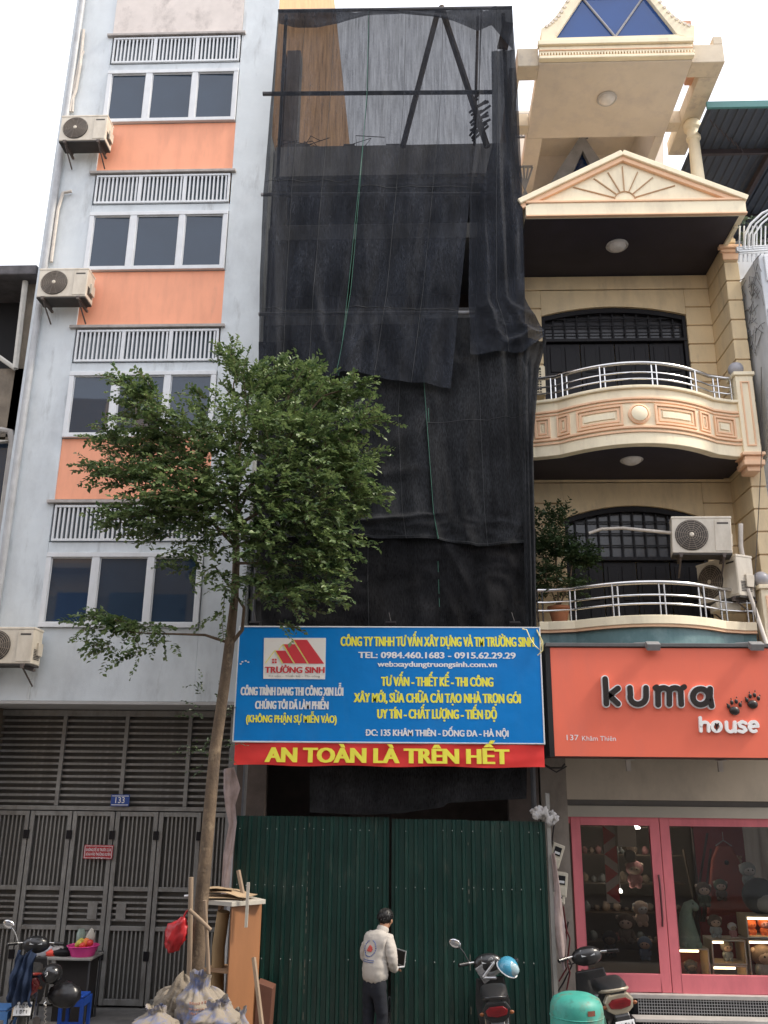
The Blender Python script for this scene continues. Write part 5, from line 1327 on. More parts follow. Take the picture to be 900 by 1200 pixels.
# ================================================================== leaves
def leafmat(name, c1, c2):
    m = bpy.data.materials.new(name); m.use_nodes = True; n = m.node_tree.nodes; l = m.node_tree.links; b = n['Principled BSDF']
    tc = n.new('ShaderNodeTexCoord'); q = n.new('ShaderNodeTexNoise'); q.inputs['Scale'].default_value = 9; q.inputs['Detail'].default_value = 3; l.new(tc.outputs['Object'], q.inputs['Vector'])
    mr = n.new('ShaderNodeMapRange'); mr.inputs[1].default_value = .35; mr.inputs[2].default_value = .65; l.new(q.outputs['Fac'], mr.inputs[0])
    mx = n.new('ShaderNodeMix'); mx.data_type = 'RGBA'; mx.inputs[6].default_value = (*c1,1); mx.inputs[7].default_value = (*c2,1); l.new(mr.outputs[0], mx.inputs[0]); l.new(mx.outputs[2], b.inputs['Base Color'])
    b.inputs['Roughness'].default_value = .42; b.inputs['Specular IOR Level'].default_value = .45
    tl = n.new('ShaderNodeBsdfTranslucent'); l.new(mx.outputs[2], tl.inputs[0]); ms = n.new('ShaderNodeMixShader'); ms.inputs[0].default_value = .3
    l.new(b.outputs[0], ms.inputs[1]); l.new(tl.outputs[0], ms.inputs[2]); l.new(ms.outputs[0], n['Material Output'].inputs[0]); return m
bark = mat('tree_bark', (.13,.092,.06), .95, .25, 7, .9, 35, dirt=[((.06,.045,.035), .8, 7, 2.5, .47), ((.38,.29,.19), .7, 8, 1.5, .54)], bd=.01)
rnd = random.Random(11)
def leaf(vs, fs, p, d, up, L, W):
    s = d.cross(up); s = s.normalized() if s.length > 1e-5 else d.orthogonal().normalized(); n = s.cross(d)
    k = len(vs); m = p + d*(L*.5)
    vs += [tuple(p), tuple(m+s*W+n*(W*.35)), tuple(p+d*L), tuple(m-s*W+n*(W*.35)), tuple(m)]
    fs += [(k, k+4, k+2, k+1), (k, k+3, k+2, k+4)]
def sprays(vs, fs, tw, c, rad, n, centre, L0=.32, nl=16, ls=.070, droop=.25, flat=.35):
    """twigs with two ranks of leaves scattered through an ellipsoid"""
    for i in range(n):
        while True:
            q = Vector((rnd.uniform(-1,1), rnd.uniform(-1,1), rnd.uniform(-1,1)))
            if .25 < q.length < 1: break
        p = c + Vector((q.x*rad[0], q.y*rad[1], q.z*rad[2]))
        o = (p-centre); o.z *= .25; o = o.normalized() if o.length > 1e-4 else Vector((1,0,0))
        d = (o*.9 + Vector((rnd.gauss(0,.5), rnd.gauss(0,.5), rnd.gauss(.15,.35)))).normalized()
        L = L0*rnd.uniform(.6,1.25); tip = p; pts = [p]
        up = Vector((rnd.gauss(0,flat), rnd.gauss(0,flat), 1)).normalized()
        for k in range(nl):
            t = k/nl; dd = (d + Vector((0,0,-droop*t*t*2))).normalized()
            tip = tip + dd*(L/nl)
            side = dd.cross(up).normalized()*(1 if k % 2 else -1)
            ld = (dd*.55 + side*.8 + Vector((rnd.gauss(0,.25), rnd.gauss(0,.25), rnd.gauss(0,.25)))).normalized()
            s = ls*rnd.uniform(.7,1.2)
            leaf(vs, fs, tip, ld, (up+Vector((rnd.gauss(0,.45), rnd.gauss(-.15,.45), 0))).normalized(), s, s*.33)
            if k % 5 == 4: pts.append(tip)
        if i % 3 == 0: tw.tube(pts, .0045, 3, caps=False)
# ------------------------------------------------------------------ street tree
TY = 10.75
TR_ = thing('street_tree', 'slender street tree with feathery dark green crown in front of the blue house', 'tree', (P(230,1155,TY).x, TY, 0))
tpx = [(226,1230,.085),(230,1150,.082),(236,1060,.078),(243,980,.074),(252,880,.070),(262,810,.066),(269,755,.062),(275,700,.050),(277,655,.046),(276,610,.040),(277,560,.034),(282,510,.024),(292,460,.014)]
tpts = []; 
for i,(x,y,r) in enumerate(tpx):
    q = P(x,y,TY+.03*sin(i*1.7)); tpts.append(q)
tpts[0].z = 0
trunk = MB().tube(tpts, [t[2] for t in tpx], 14)
part('trunk', trunk, bark, TR_, smooth=80)
def PD3(x, y, d):
    if y < 640: x, y = 272+(x-272)*.95, 575+(y-575)*.93
    return P(x, y, TY+d)
limbs = [
 ([(269,757,0),(284,738,-.1),(286,712,-.15),(270,688,-.2),(252,664,-.3)], .028, .010),
 ([(268,753,0),(240,744,-.15),(206,743,-.3),(170,742,-.45),(130,738,-.55)], .020, .006),
 ([(276,640,0),(245,612,-.2),(205,600,-.4),(160,606,-.6),(125,612,-.7)], .028, .006),
 ([(277,600,0),(240,560,-.2),(193,504,-.4),(167,473,-.5),(150,440,-.55)], .026, .005),
 ([(277,575,0),(225,545,.1),(170,530,.1),(125,520,.05)], .024, .005),
 ([(280,530,0),(272,480,.0),(274,440,-.1),(280,412,-.15)], .018, .004),
 ([(277,590,0),(320,540,-.1),(355,490,-.2),(385,455,-.2),(418,445,-.2)], .030, .005),
 ([(278,560,0),(320,500,.2),(345,450,.3),(352,418,.3)], .022, .005),
 ([(276,620,0),(325,590,-.3),(380,545,-.4),(432,498,-.4)], .026, .005),
 ([(276,640,0),(330,625,-.1),(390,605,-.2),(445,586,-.2)], .024, .005),
 ([(277,660,0),(320,660,-.4),(360,665,-.5),(385,695,-.6)], .020, .005),
 ([(277,610,0),(300,560,-.5),(330,530,-.8)], .022, .006),
 ([(277,610,0),(240,580,-.5),(210,560,-.9)], .022, .006),
]
for pl, r0, r1 in limbs:
    n_ = len(pl); part('limb', MB().tube([PD3(*p) for p in pl], [r0+(r1-r0)*i/(n_-1) for i in range(n_)], 7), bark, TR_, smooth=80)
vs, fs, tw = [], [], MB()
cen = P(278,600,TY)
# (px, py, depth offset, rx m, ry m, rz m, number of sprays)
CL = [
 (278,418,-.15,.14,.2,.16,24),(265,412,-.15,.10,.1,.05,7),(282,450,-.1,.22,.3,.22,42),
 (147,440,-.55,.14,.15,.05,14),(168,460,-.5,.22,.25,.13,44),(193,490,-.4,.30,.35,.16,62),(155,478,-.4,.14,.2,.08,14),
 (112,510,.0,.10,.15,.06,10),(140,518,.05,.24,.3,.13,52),(180,525,.05,.30,.35,.17,74),(225,515,-.2,.38,.45,.28,100),
 (122,552,-.3,.16,.2,.09,24),(155,560,-.4,.30,.3,.12,62),(200,560,-.5,.34,.4,.20,86),(252,552,-.5,.42,.45,.30,120),
 (330,440,.25,.26,.3,.22,60),(355,428,.3,.18,.2,.12,26),(312,470,.1,.36,.4,.28,90),(370,465,.1,.36,.4,.28,92),(418,446,-.2,.20,.2,.06,20),(398,455,-.1,.20,.25,.10,26),
 (330,515,-.4,.46,.45,.34,150),(388,510,-.3,.34,.4,.26,100),(425,492,-.4,.20,.2,.08,28),(443,490,-.4,.08,.1,.03,6),
 (400,545,-.3,.34,.35,.22,78),(350,560,-.6,.42,.4,.24,110),(300,575,-.7,.40,.35,.24,96),(280,500,-.5,.34,.35,.3,80),
 (432,535,-.2,.12,.2,.07,12),(425,582,-.2,.20,.2,.07,24),(446,585,-.2,.08,.1,.03,6),(398,600,-.3,.32,.35,.13,62),
 (148,605,-.6,.24,.3,.07,30),(190,605,-.5,.34,.4,.13,66),(240,600,-.6,.38,.4,.17,90),(128,618,-.7,.12,.2,.05,10),(180,628,-.5,.24,.3,.08,28),
 (330,615,-.6,.40,.4,.18,96),(380,640,-.5,.30,.3,.15,60),(345,655,-.5,.34,.3,.15,62),(290,630,-.6,.32,.3,.15,60),(235,630,-.5,.30,.3,.10,44),
 (300,680,-.6,.24,.25,.13,34),(340,702,-.6,.20,.2,.12,22),(258,668,-.5,.16,.2,.10,14),(225,665,-.5,.16,.2,.06,10),(372,700,-.6,.14,.15,.10,12),(415,560,-.4,.24,.25,.14,30),
 (260,585,-.7,.30,.3,.22,46),(300,640,-.8,.28,.25,.20,44),(365,600,-.7,.30,.3,.2,46),(345,690,-.6,.18,.2,.12,18),(215,585,-.7,.28,.3,.14,34),(305,440,.1,.2,.3,.2,30),(240,470,-.2,.14,.2,.10,10),(225,650,-.55,.2,.2,.08,16),(170,500,-.6,.2,.2,.14,20),(410,640,-.5,.10,.15,.07,8),(330,730,-.5,.07,.1,.05,5),
 (312,690,-.4,.22,.2,.10,26),(380,690,-.6,.14,.15,.10,16),(372,668,-.5,.22,.2,.10,30),(352,705,-.5,.10,.1,.06,6),
 (150,733,-.5,.26,.25,.06,34),(120,722,-.5,.12,.15,.07,14),(130,758,-.55,.12,.15,.07,14),(165,760,-.5,.10,.12,.06,9),(190,738,-.4,.16,.2,.04,12),(205,752,-.35,.06,.05,.03,3),
 (108,735,-.5,.07,.1,.06,5),(255,725,-.1,.08,.1,.06,5),(268,690,-.2,.10,.1,.06,6),(298,662,-.3,.16,.15,.1,16),
]
for x, y, d, rx, ry, rz, n_ in CL:
    sprays(vs, fs, tw, PD3(x, y, d), (rx*.98, ry, rz*1.2), int(n_*.86), cen)
part('foliage', MB().add(vs, fs), leafmat('street_tree_leaf', (.045,.09,.032), (.21,.28,.10)), TR_, kind='stuff')
part('twigs', tw, bark, TR_, kind='stuff')
# sprig on the trunk (low, beside the folding gate)
vs, fs, tw = [], [], MB()
for x, y in ((238,815),(234,840),(232,870),(240,890),(262,880),(258,830)):
    sprays(vs, fs, tw, P(x,y,TY+.6), (.08,.1,.16), 4, P(255,860,TY+.5), .25, 9, .05)
solo('wall_weed', MB().add(vs, fs), leafmat('weed_leaf', (.03,.055,.025), (.06,.09,.035)), 'thin leafy weed growing behind the tree trunk at the ledge of the blue house', 'plant', kind='stuff')
# ------------------------------------------------------------------ balcony bush
q = P(655, 712, 12.75)
BB = thing('balcony_bush', 'bushy potted plant at the left end of the lower cream balcony', 'plant', q)
vs, fs, tw = [], [], MB()
for x, y, rx, rz, n_ in ((646,640,.24,.26,80),(668,655,.24,.16,60),(640,680,.22,.20,60),(652,612,.12,.10,18),(683,656,.10,.05,14),(665,690,.14,.12,26),(636,610,.08,.06,8)):
    sprays(vs, fs, tw, P(x,y,12.7), (rx,.25,rz), int(n_*1.8), P(650,690,12.7), .26, 12, .06)
part('foliage', MB().add(vs, fs), leafmat('bush_leaf', (.022,.045,.018), (.055,.09,.03)), BB, kind='stuff')
part('stems', MB().tube([q, P(652,670,12.7), P(650,625,12.7)], .015, 5).tube([q, P(640,680,12.7), P(640,650,12.7)], .012, 5).tube([q, P(668,680,12.7), P(672,650,12.7)], .012, 5), bark, BB)
part('pot', MB().lathe([(.10,0),(.15,.22),(.17,.22),(.17,.26),(.13,.26)], (q.x, 12.75, q.z-.25), 18), mat('terracotta', (.35,.14,.07), .8, .15, 5, .2), BB, smooth=40)
# ================================================================== tree stakes, bag
stake = mat('weathered_stake_wood', (.27,.20,.14), .9, .2, 5, .5, 40, streak=4)
def stick(a, b, r, label, name='wooden_stake', g='stakes propping the street tree', m=stake):
    solo(name, MB().tube([a, (a+b)/2+Vector((.006,0,0)), b], r, 7), m, label, 'stake', group=g, smooth=60)
Yk = 10.6
stick(P(220,1190,Yk), P(224,1028,Yk), .028, 'upright stake left of the tree trunk')
stick(P(246,1185,Yk), P(240,1055,Yk-.1), .022, 'upright stake right of the tree trunk')
stick(P(222,1066,Yk-.12), P(247,1090,Yk-.12), .022, 'short stake lashed across the front of the tree trunk')
stick(P(216,1050,Yk), P(224,1049,Yk), .012, 'white peg on the left stake by the trunk', m=whitep)
# red bag
q = P(206,1096,10.7)
bagm = mat('red_plastic_bag', (.42,.02,.025), .35, .15, 7, .4, 25)
BG = thing('plastic_bag', 'red plastic bag hanging from the stakes beside the tree', 'bag', q)
bmz = MB().ball(q, .16, 30, (.72,.6,1.05), rot('Y',.35), nz=.45, ns=3.2)
part('bag', bmz, bagm, BG, smooth=180)
part('handle', MB().tube([q+Vector((.05,0,.14)), q+Vector((.10,0,.24)), P(222,1066,Yk)], .012, 5), bagm, BG)
# ================================================================== cabinet with cardboard
orw = mat('orange_veneer', (.27,.12,.05), .55, .1, 2.5, .15, 30, streak=5, dirt=[((.40,.17,.07), .35, 3, 4)])
palee = mat('pale_board_edge', (.46,.43,.37), .6, .1, 6, .1)
Yc = 11.15
xa, xb = P(272,1100,Yc).x, P(299,1100,Yc).x; zt_ = P(290,1061,Yc).z
CB_ = thing('old_cabinet', 'discarded tall orange veneer cabinet frame beside the tree', 'cabinet', ((xa+xb)/2, Yc, 0))
# the broad orange side stands obliquely to the street
part('side_board', MB().prism([(xa, Yc-.1), (xb+.02, Yc+.25), (xb+.0, Yc+.28), (xa-.02, Yc-.07)], 0, zt_, axis='z'), orw, CB_, bevel=.004)
x0_ = P(236,1100,Yc).x
part('top_board', MB().prism([(x0_, Yc+.05), (xa, Yc-.14), (P(309,1056,Yc).x, Yc+.15), (x0_+.4, Yc+.55), (x0_, Yc+.5)], zt_, zt_+.05, axis='z'), palee, CB_, bevel=.004)
part('back_upright', MB().box(x0_+.1, x0_+.14, Yc+.35, Yc+.5, 0, zt_), mat('brown_board', (.30,.18,.10), .8, .15, 4, .2, streak=3), CB_)
part('shelf', MB().prism([(x0_, Yc+.08), (xa-.02, Yc-.06), (xb-.05, Yc+.22), (x0_+.1, Yc+.45)], .92, .94, axis='z'), MATS['brown_board'], CB_)
part('shelf', MB().prism([(x0_, Yc+.08), (xa-.02, Yc-.06), (xb-.05, Yc+.22), (x0_+.1, Yc+.45)], .45, .47, axis='z'), MATS['brown_board'], CB_)
carb = mat('cardboard', (.40,.29,.18), .9, .12, 4, .25)
def sheet(px0, px1, y, dz, rz, tilt, label, sz=(.5,.36), Y=None):
    q = P((px0+px1)/2, y, Yc+.15); 
    mb = MB(); nx = 6
    vs_ = []
    for j in (0,1):
        for i in range(nx+1): u = i/nx-.5; vs_.append((u*sz[0], (j-.5)*sz[1], .03*cos(u*6)*tilt+.04*tilt*u*u*4))
    vs2 = [(a,b,c+.006) for a,b,c in vs_]; m_ = len(vs_)
    mb.add(vs_+vs2, [(i,i+1,nx+1+i+1,nx+1+i) for i in range(nx)]+[(m_+i,m_+nx+1+i,m_+nx+2+i,m_+i+1) for i in range(nx)]+[(i,m_+i,m_+i+1,i+1) for i in range(nx)]+[(nx+1+i,nx+2+i,m_+nx+2+i,m_+nx+1+i) for i in range(nx)])
    o = link_mesh('cardboard_sheet', mb, carb); o.location = (q.x, Yc+.18, zt_+.055+dz); o.rotation_euler = (random.uniform(-.05,.08), tilt*.12, rz)
    o['label'] = label; o['category'] = 'cardboard'; o['group'] = 'cardboard sheets piled on the cabinet'
sheet(240,290,1048,.01,.1,.3,'lowest flat cardboard sheet on top of the old cabinet')
sheet(245,295,1045,.05,-.25,.9,'curled cardboard sheet in the middle of the pile on the cabinet', (.55,.34))
sheet(240,270,1042,.10,.3,.5,'small bent cardboard piece on top of the pile on the cabinet', (.34,.28))
solo('batten', MB().tube([P(279,1020,Yc+.25), P(286,1056,Yc+.2)], .028, 5), stake, 'tapered wooden offcut standing behind the cardboard on the cabinet', 'batten')
solo('batten', MB().box(P(292,1034,Yc-.05).x-.016, P(292,1034,Yc-.05).x+.016, Yc-.12, Yc-.09, P(291,1085,Yc).z, P(292,1033,Yc).z), palee, 'thin pale batten leaning on the front of the orange cabinet board', 'batten')
solo('long_batten', MB().tube([P(297,1122,10.95), P(307,1205,10.8)], .028, 5), stake, 'long wooden batten leaning against the orange cabinet board', 'batten')
q0 = P(300,1150,11.4); q1 = P(322,1155,11.5)
solo('brown_box', MB().prism([(q0.x, 0), (q1.x-.03, 0), (q1.x, q1.z), (q0.x+.02, q0.z)], 11.35, 11.6), mat('dark_red_brown_board', (.13,.055,.035), .6, .15, 4, .1), 'dark red brown box by the foot of the green fence', 'box', bevel=.006)
solo('bamboo_log', MB().tube([P(262,1068,11.3), P(256,1110,11.35), P(254,1190,11.4)], .075, 10), mat('yellowed_log', (.30,.20,.10), .85, .2, 5, .3, streak=3), 'thick yellowish log standing between the tree and the cabinet', 'log', smooth=60)
# ================================================================== rubble sacks
sackm = mat('dirty_woven_sack', (.17,.14,.105), .85, .12, 5, .6, 60, dirt=[((.24,.20,.15), .6, 4, 1, .48), ((.36,.32,.26), .7, 6, 1, .49)], bd=.008)
sackb = mat('blue_print_sack', (.24,.205,.16), .8, .12, 5, .5, 60, dirt=[((.26,.22,.17), .6, 4, 1, .50), ((.07,.13,.34), .95, 5.0, .8, .48)])
sackd = mat('brown_dust_sack', (.22,.175,.13), .9, .25, 8, .6, 60)
def ridged(v): return 1-abs(2*mnoise.noise(v))
def sackz(px, zbase, w_, h_, Y, label, lean, seed, blue=.0, top='tied'):
    X = P(232+(px-232)*.92, 1150, Y).x; w_ *= .90; n = 56; k = 44; vs_ = []
    for i in range(k+1):
        t = i/k
        if top == 'tied': r = w_*.5*(min(1, (t+.04)*7)**.4)*(1-.10*abs(t-.35)) if t < .70 else w_*.5*(.965-(t-.70)/.16*.60) if t < .86 else w_*.5*(.365+(t-.86)*.5)
        else: r = w_*.42*(min(1, (t+.04)*7)**.4)*(1 if t < .6 else max(.05, (1-((t-.6)/.4)**2.2)**.5))
        for j in range(n):
            a = 2*pi*j/n; d = Vector((cos(a), sin(a), 0)); q = Vector((d.x*1.3+seed, d.y*1.3, t*2.2))
            f = 1+.26*mnoise.noise(q*.9)+.17*(ridged(q*2.1)-.7)+.11*(ridged(q*4.6)-.7)+.07*(ridged(q*9)-.6)
            f += .10*(ridged(Vector((a*2.2, t*3.5, seed+3)))-.6)*t
            if t > .62 and top == 'tied': f += .13*(ridged(Vector((a*2.6, t*1.5, seed)))-.7)*min(1,(t-.62)*5)
            sag = .20*h_*t*mnoise.noise(Vector((d.x*.9, d.y*.9, seed+7)))
            vs_.append((X+d.x*r*f+lean*t*h_+.05*mnoise.noise(Vector((t*3,seed,0))), Y+d.y*r*f*.85-.04*t*mnoise.noise(Vector((t*2,seed,5))), zbase+h_*t+sag))
    mb = MB(); fs_ = [(i*n+j, i*n+(j+1)%n, (i+1)*n+(j+1)%n, (i+1)*n+j) for i in range(k) for j in range(n)]+[tuple(range(n))[::-1]]
    mb.add(vs_, fs_)
    for fi, f in enumerate(fs_):
        c = Vector(vs_[f[0]]); t = (fi//n)/k
        nb = mnoise.noise(c*5+Vector((seed,0,0))); mb.m[fi] = 1 if blue else 0
    o = solo('rubble_sack', mb, [sackm, sackb], label, 'sack', group='rubble sacks heaped round the tree foot', smooth=180)
    return o
sackz(196, 0, .64, .84, 10.5, 'grey dusty rubble sack at the back left of the heap', .04, 3, 0, 'x')
sackz(205, .30, .44, .72, 10.35, 'slumped grey sack leaning against the upright printed one', .10, 1, 0, 'x')
k_ = sackz(237, .26, .52, .86, 10.05, 'upright off-white sack with blue top and faded print at the top of the heap', -.02, 5, .22)
sackz(264, .05, .56, .92, 10.3, 'torn pale sack on the right side of the heap', -.14, 8, .05, 'x')
sackz(256, .42, .56, .50, 9.85, 'fat blue printed sack low at the front right of the heap', .05, 12, .25)
sackz(186, .40, .52, .46, 9.85, 'crumpled sack low at the front left of the heap', -.08, 15, .12)
sackz(220, .0, .80, .55, 9.85, 'squat sack buried in the middle of the heap', 0, 18, 0, 'x')
sackz(284, .25, .34, .55, 9.95, 'small brown patched sack at the right foot of the heap', .06, 21, .1)
pr = MB()
for r_, (wd_, yy) in enumerate(((.17,.62),(.20,.575),(.15,.535))):
    x = 0
    while x < wd_:
        w2 = random.uniform(.008,.02); u = -wd_/2+x
        ok, loc, nor, _ = k_.ray_cast(Vector((u+.0, -2, yy-.02)), Vector((0,1,0)))
        if ok: pr.box(k_.location.x+loc.x, k_.location.x+loc.x+w2, k_.location.y+loc.y-.006, k_.location.y+loc.y-.002, k_.location.z+loc.z, k_.location.z+loc.z+(.022 if r_ != 1 else .014))
        x += w2+.008
bpy.context.view_layer.update()
if pr.v: part('faded_print', pr, mat('faded_rose_print', (.45,.24,.18), .85, .2, 12, 0), k_, kind='stuff')
q = P(262,1157,10.0)
# ================================================================== vendor table, basket, stool
Yv = 12.9
tz_ = .78
x0_, x1_ = P(38,1145,Yv).x, P(112,1145,Yv).x
VT = thing('vendor_table', 'small dark table with goods in front of the folding gate', 'table', ((x0_+x1_)/2, Yv, 0))
part('top', MB().box(x0_, x1_, Yv-.25, Yv+.25, tz_-.03, tz_), mat('grey_table_top', (.30,.29,.27), .6, .15, 5, .1), VT, bevel=.006)
part('body', MB().box(x0_+.35, x1_-.05, Yv-.1, Yv+.2, 0, tz_-.03), mat('dark_cupboard', (.035,.03,.028), .7, .2, 5, .1), VT)
for x in (x0_+.04, x1_-.03):
    for y in (Yv-.2, Yv+.2): part('leg', MB().tube([(x,y,0),(x,y,tz_-.03)], .014, 6), polem, VT)
q = P(95,1135,Yv-.05)
BK = thing('fruit_basket', 'bright pink plastic basket of fruit on the small table', 'basket', (q.x, Yv-.05, tz_))
part('basket', MB().lathe([(.13,.0),(.15,.0),(.20,.12),(.215,.125),(.205,.13),(.14,.01),(.0,.01)], (q.x,Yv-.05,tz_), 26), mat('pink_plastic', (.72,.06,.28), .4, .08, 5, 0), BK, smooth=40)
fcol = [mat('orange_fruit', (.85,.22,.05), .4, .1, 6, .1), mat('yellow_green_fruit', (.55,.48,.08), .4, .15, 6, .1), mat('red_fruit', (.65,.05,.04), .35, .15, 6, .1)]
for k in range(8):
    a = k*2.4; fr_ = MB().ball((q.x+.10*cos(a)*(k%3+.4)/2, Yv-.05+.08*sin(a), tz_+.13+.03*(k%2)), .045, 10)
    solo('fruit', fr_, fcol[k%3], ['orange fruit at the front of the pink basket','yellow green fruit in the pink basket','red fruit at the back of the pink basket','second orange fruit in the pink basket','yellow green fruit at the right of the pink basket','small red fruit in the middle of the pink basket','orange fruit at the left of the pink basket','yellow green fruit on top of the pink basket'][k], 'fruit', group='fruit in the pink basket', smooth=180)
solo('glass_jar', MB().lathe([(.05,0),(.06,.02),(.06,.13),(.045,.16),(.045,.18)], (P(92,1120,Yv+.1).x, Yv+.12, tz_+.12), 14), mat('jar_glass_green', (.25,.32,.28), .15, .1, 6, 0), 'greenish jar behind the pink basket', 'jar', smooth=40)
solo('paper_wrap', MB().ball((P(103,1118,Yv).x, Yv+.05, tz_+.21), .07, 10, (1,.6,1.2), nz=.6), palee, 'crumpled pale paper sticking out of the pink basket', 'paper', smooth=180)
gd = MB()
goods = [((60,1128),.10,(1.3,.8,.5),mat('orange_red_wrap', (.80,.08,.05), .5, .1, 6, .1),'orange red plastic package on the table'),((50,1132),.10,(1.3,.8,.7),mat('pale_grey_cloth',(.45,.46,.50),.9,.15,6,.3),'pale grey cloth heap on the table'),((72,1130),.11,(1.6,.8,.5),darkwood,'black bag lying across the table'),((66,1140),.08,(1.4,.8,.8),mat('clear_bag',(.35,.32,.31),.3,.2,7,.2),'clouded plastic bag of goods on the table'),((55,1143),.06,(1.2,.8,.6),palee,'small cream packet at the table edge'),((78,1133),.05,(1.4,.9,.7),pipem,'grey bowl beside the pink basket')]
for (px,py), r, sq_, m_, lb in goods:
    c_ = P(px,py,Yv-.1); c_ = Vector((c_.x, Yv-.1, max(tz_+r*sq_[2]*.8, c_.z))); solo('packed_goods', MB().ball(c_, r, 14, sq_, nz=.3), m_, lb, 'goods', group='goods heaped on the small table', smooth=180)
def stool(px, Y, label, m_):
    x = P(px,1190,Y).x; t = thing('plastic_stool', label, 'stool', (x, Y, 0)); h = .44
    part('seat', MB().box(x-.14, x+.14, Y-.14, Y+.14, h-.03, h), m_, t, bevel=.012)
    for a in (-1,1):
        for b in (-1,1): part('leg', MB().prism([(x+a*.135-.02, Y+b*.135-.02),(x+a*.135+.02,Y+b*.135-.02),(x+a*.135+.02,Y+b*.135+.02),(x+a*.135-.02,Y+b*.135+.02)], 0, h-.03, axis='z'), m_, t)
    part('apron', MB().box(x-.14,x+.14,Y-.15,Y-.14,h-.12,h-.03).box(x-.15,x-.14,Y-.14,Y+.14,h-.12,h-.03).box(x+.14,x+.15,Y-.14,Y+.14,h-.12,h-.03).box(x-.13,x+.13,Y-.148,Y-.140,.12,.15), m_, t)
stool(87, 12.3, 'blue plastic stool under the small table', mat('blue_plastic', (.015,.07,.36), .4, .08, 5, 0))
stool(0, 11.6, 'pale blue plastic stool cut off by the left edge of the photo', mat('light_blue_plastic', (.08,.22,.50), .4, .08, 5, 0))
# ================================================================== green tank
tkm = mat('worn_mint_paint', (.04,.29,.23), .5, .08, 3, .25, 30, dirt=[((.12,.45,.36), .5, 4, 1.5), ((.20,.07,.03), .95, 4, 1.2, .53), ((.03,.08,.07), .9, 14, 1, .55)])
Yt = 9.6; xt = P(676,1190,Yt).x; zt = P(676,1163,Yt-.0).z
TK = thing('pressure_tank', 'mint green rusty steel tank standing before the green fence', 'tank', (xt, Yt, 0))
R_ = .255
part('shell', MB().lathe([(R_*.8,.04),(R_,.10),(R_,.5),(R_*1.0,zt-.16),(R_*.97,zt-.10),(R_*.88,zt-.05),(R_*.6,zt-.015),(R_*.25,zt),(0,zt)], (xt,Yt,0), 40), tkm, TK, smooth=50)
part('weld_band', MB().lathe([(R_+.001,zt-.20),(R_+.006,zt-.195),(R_+.001,zt-.19)], (xt,Yt,0), 40), tkm, TK, smooth=50)
part('foot_ring', MB().lathe([(R_*.82,0),(R_*.82,.06),(R_*.78,.06),(R_*.78,0)], (xt,Yt,0), 32), bracket_m, TK)
part('stencil_patch', MB().add([(xt+R_*sin(a)*1.004, Yt-R_*cos(a)*1.004, z_) for z_ in (zt-.155,zt-.11) for a in (.25,.33,.41,.49,.57)], [(i,i+1,i+6,i+5) for i in range(4)]), mat('rust_stencil', (.16,.05,.03), .8, .3, 20, .1), TK)
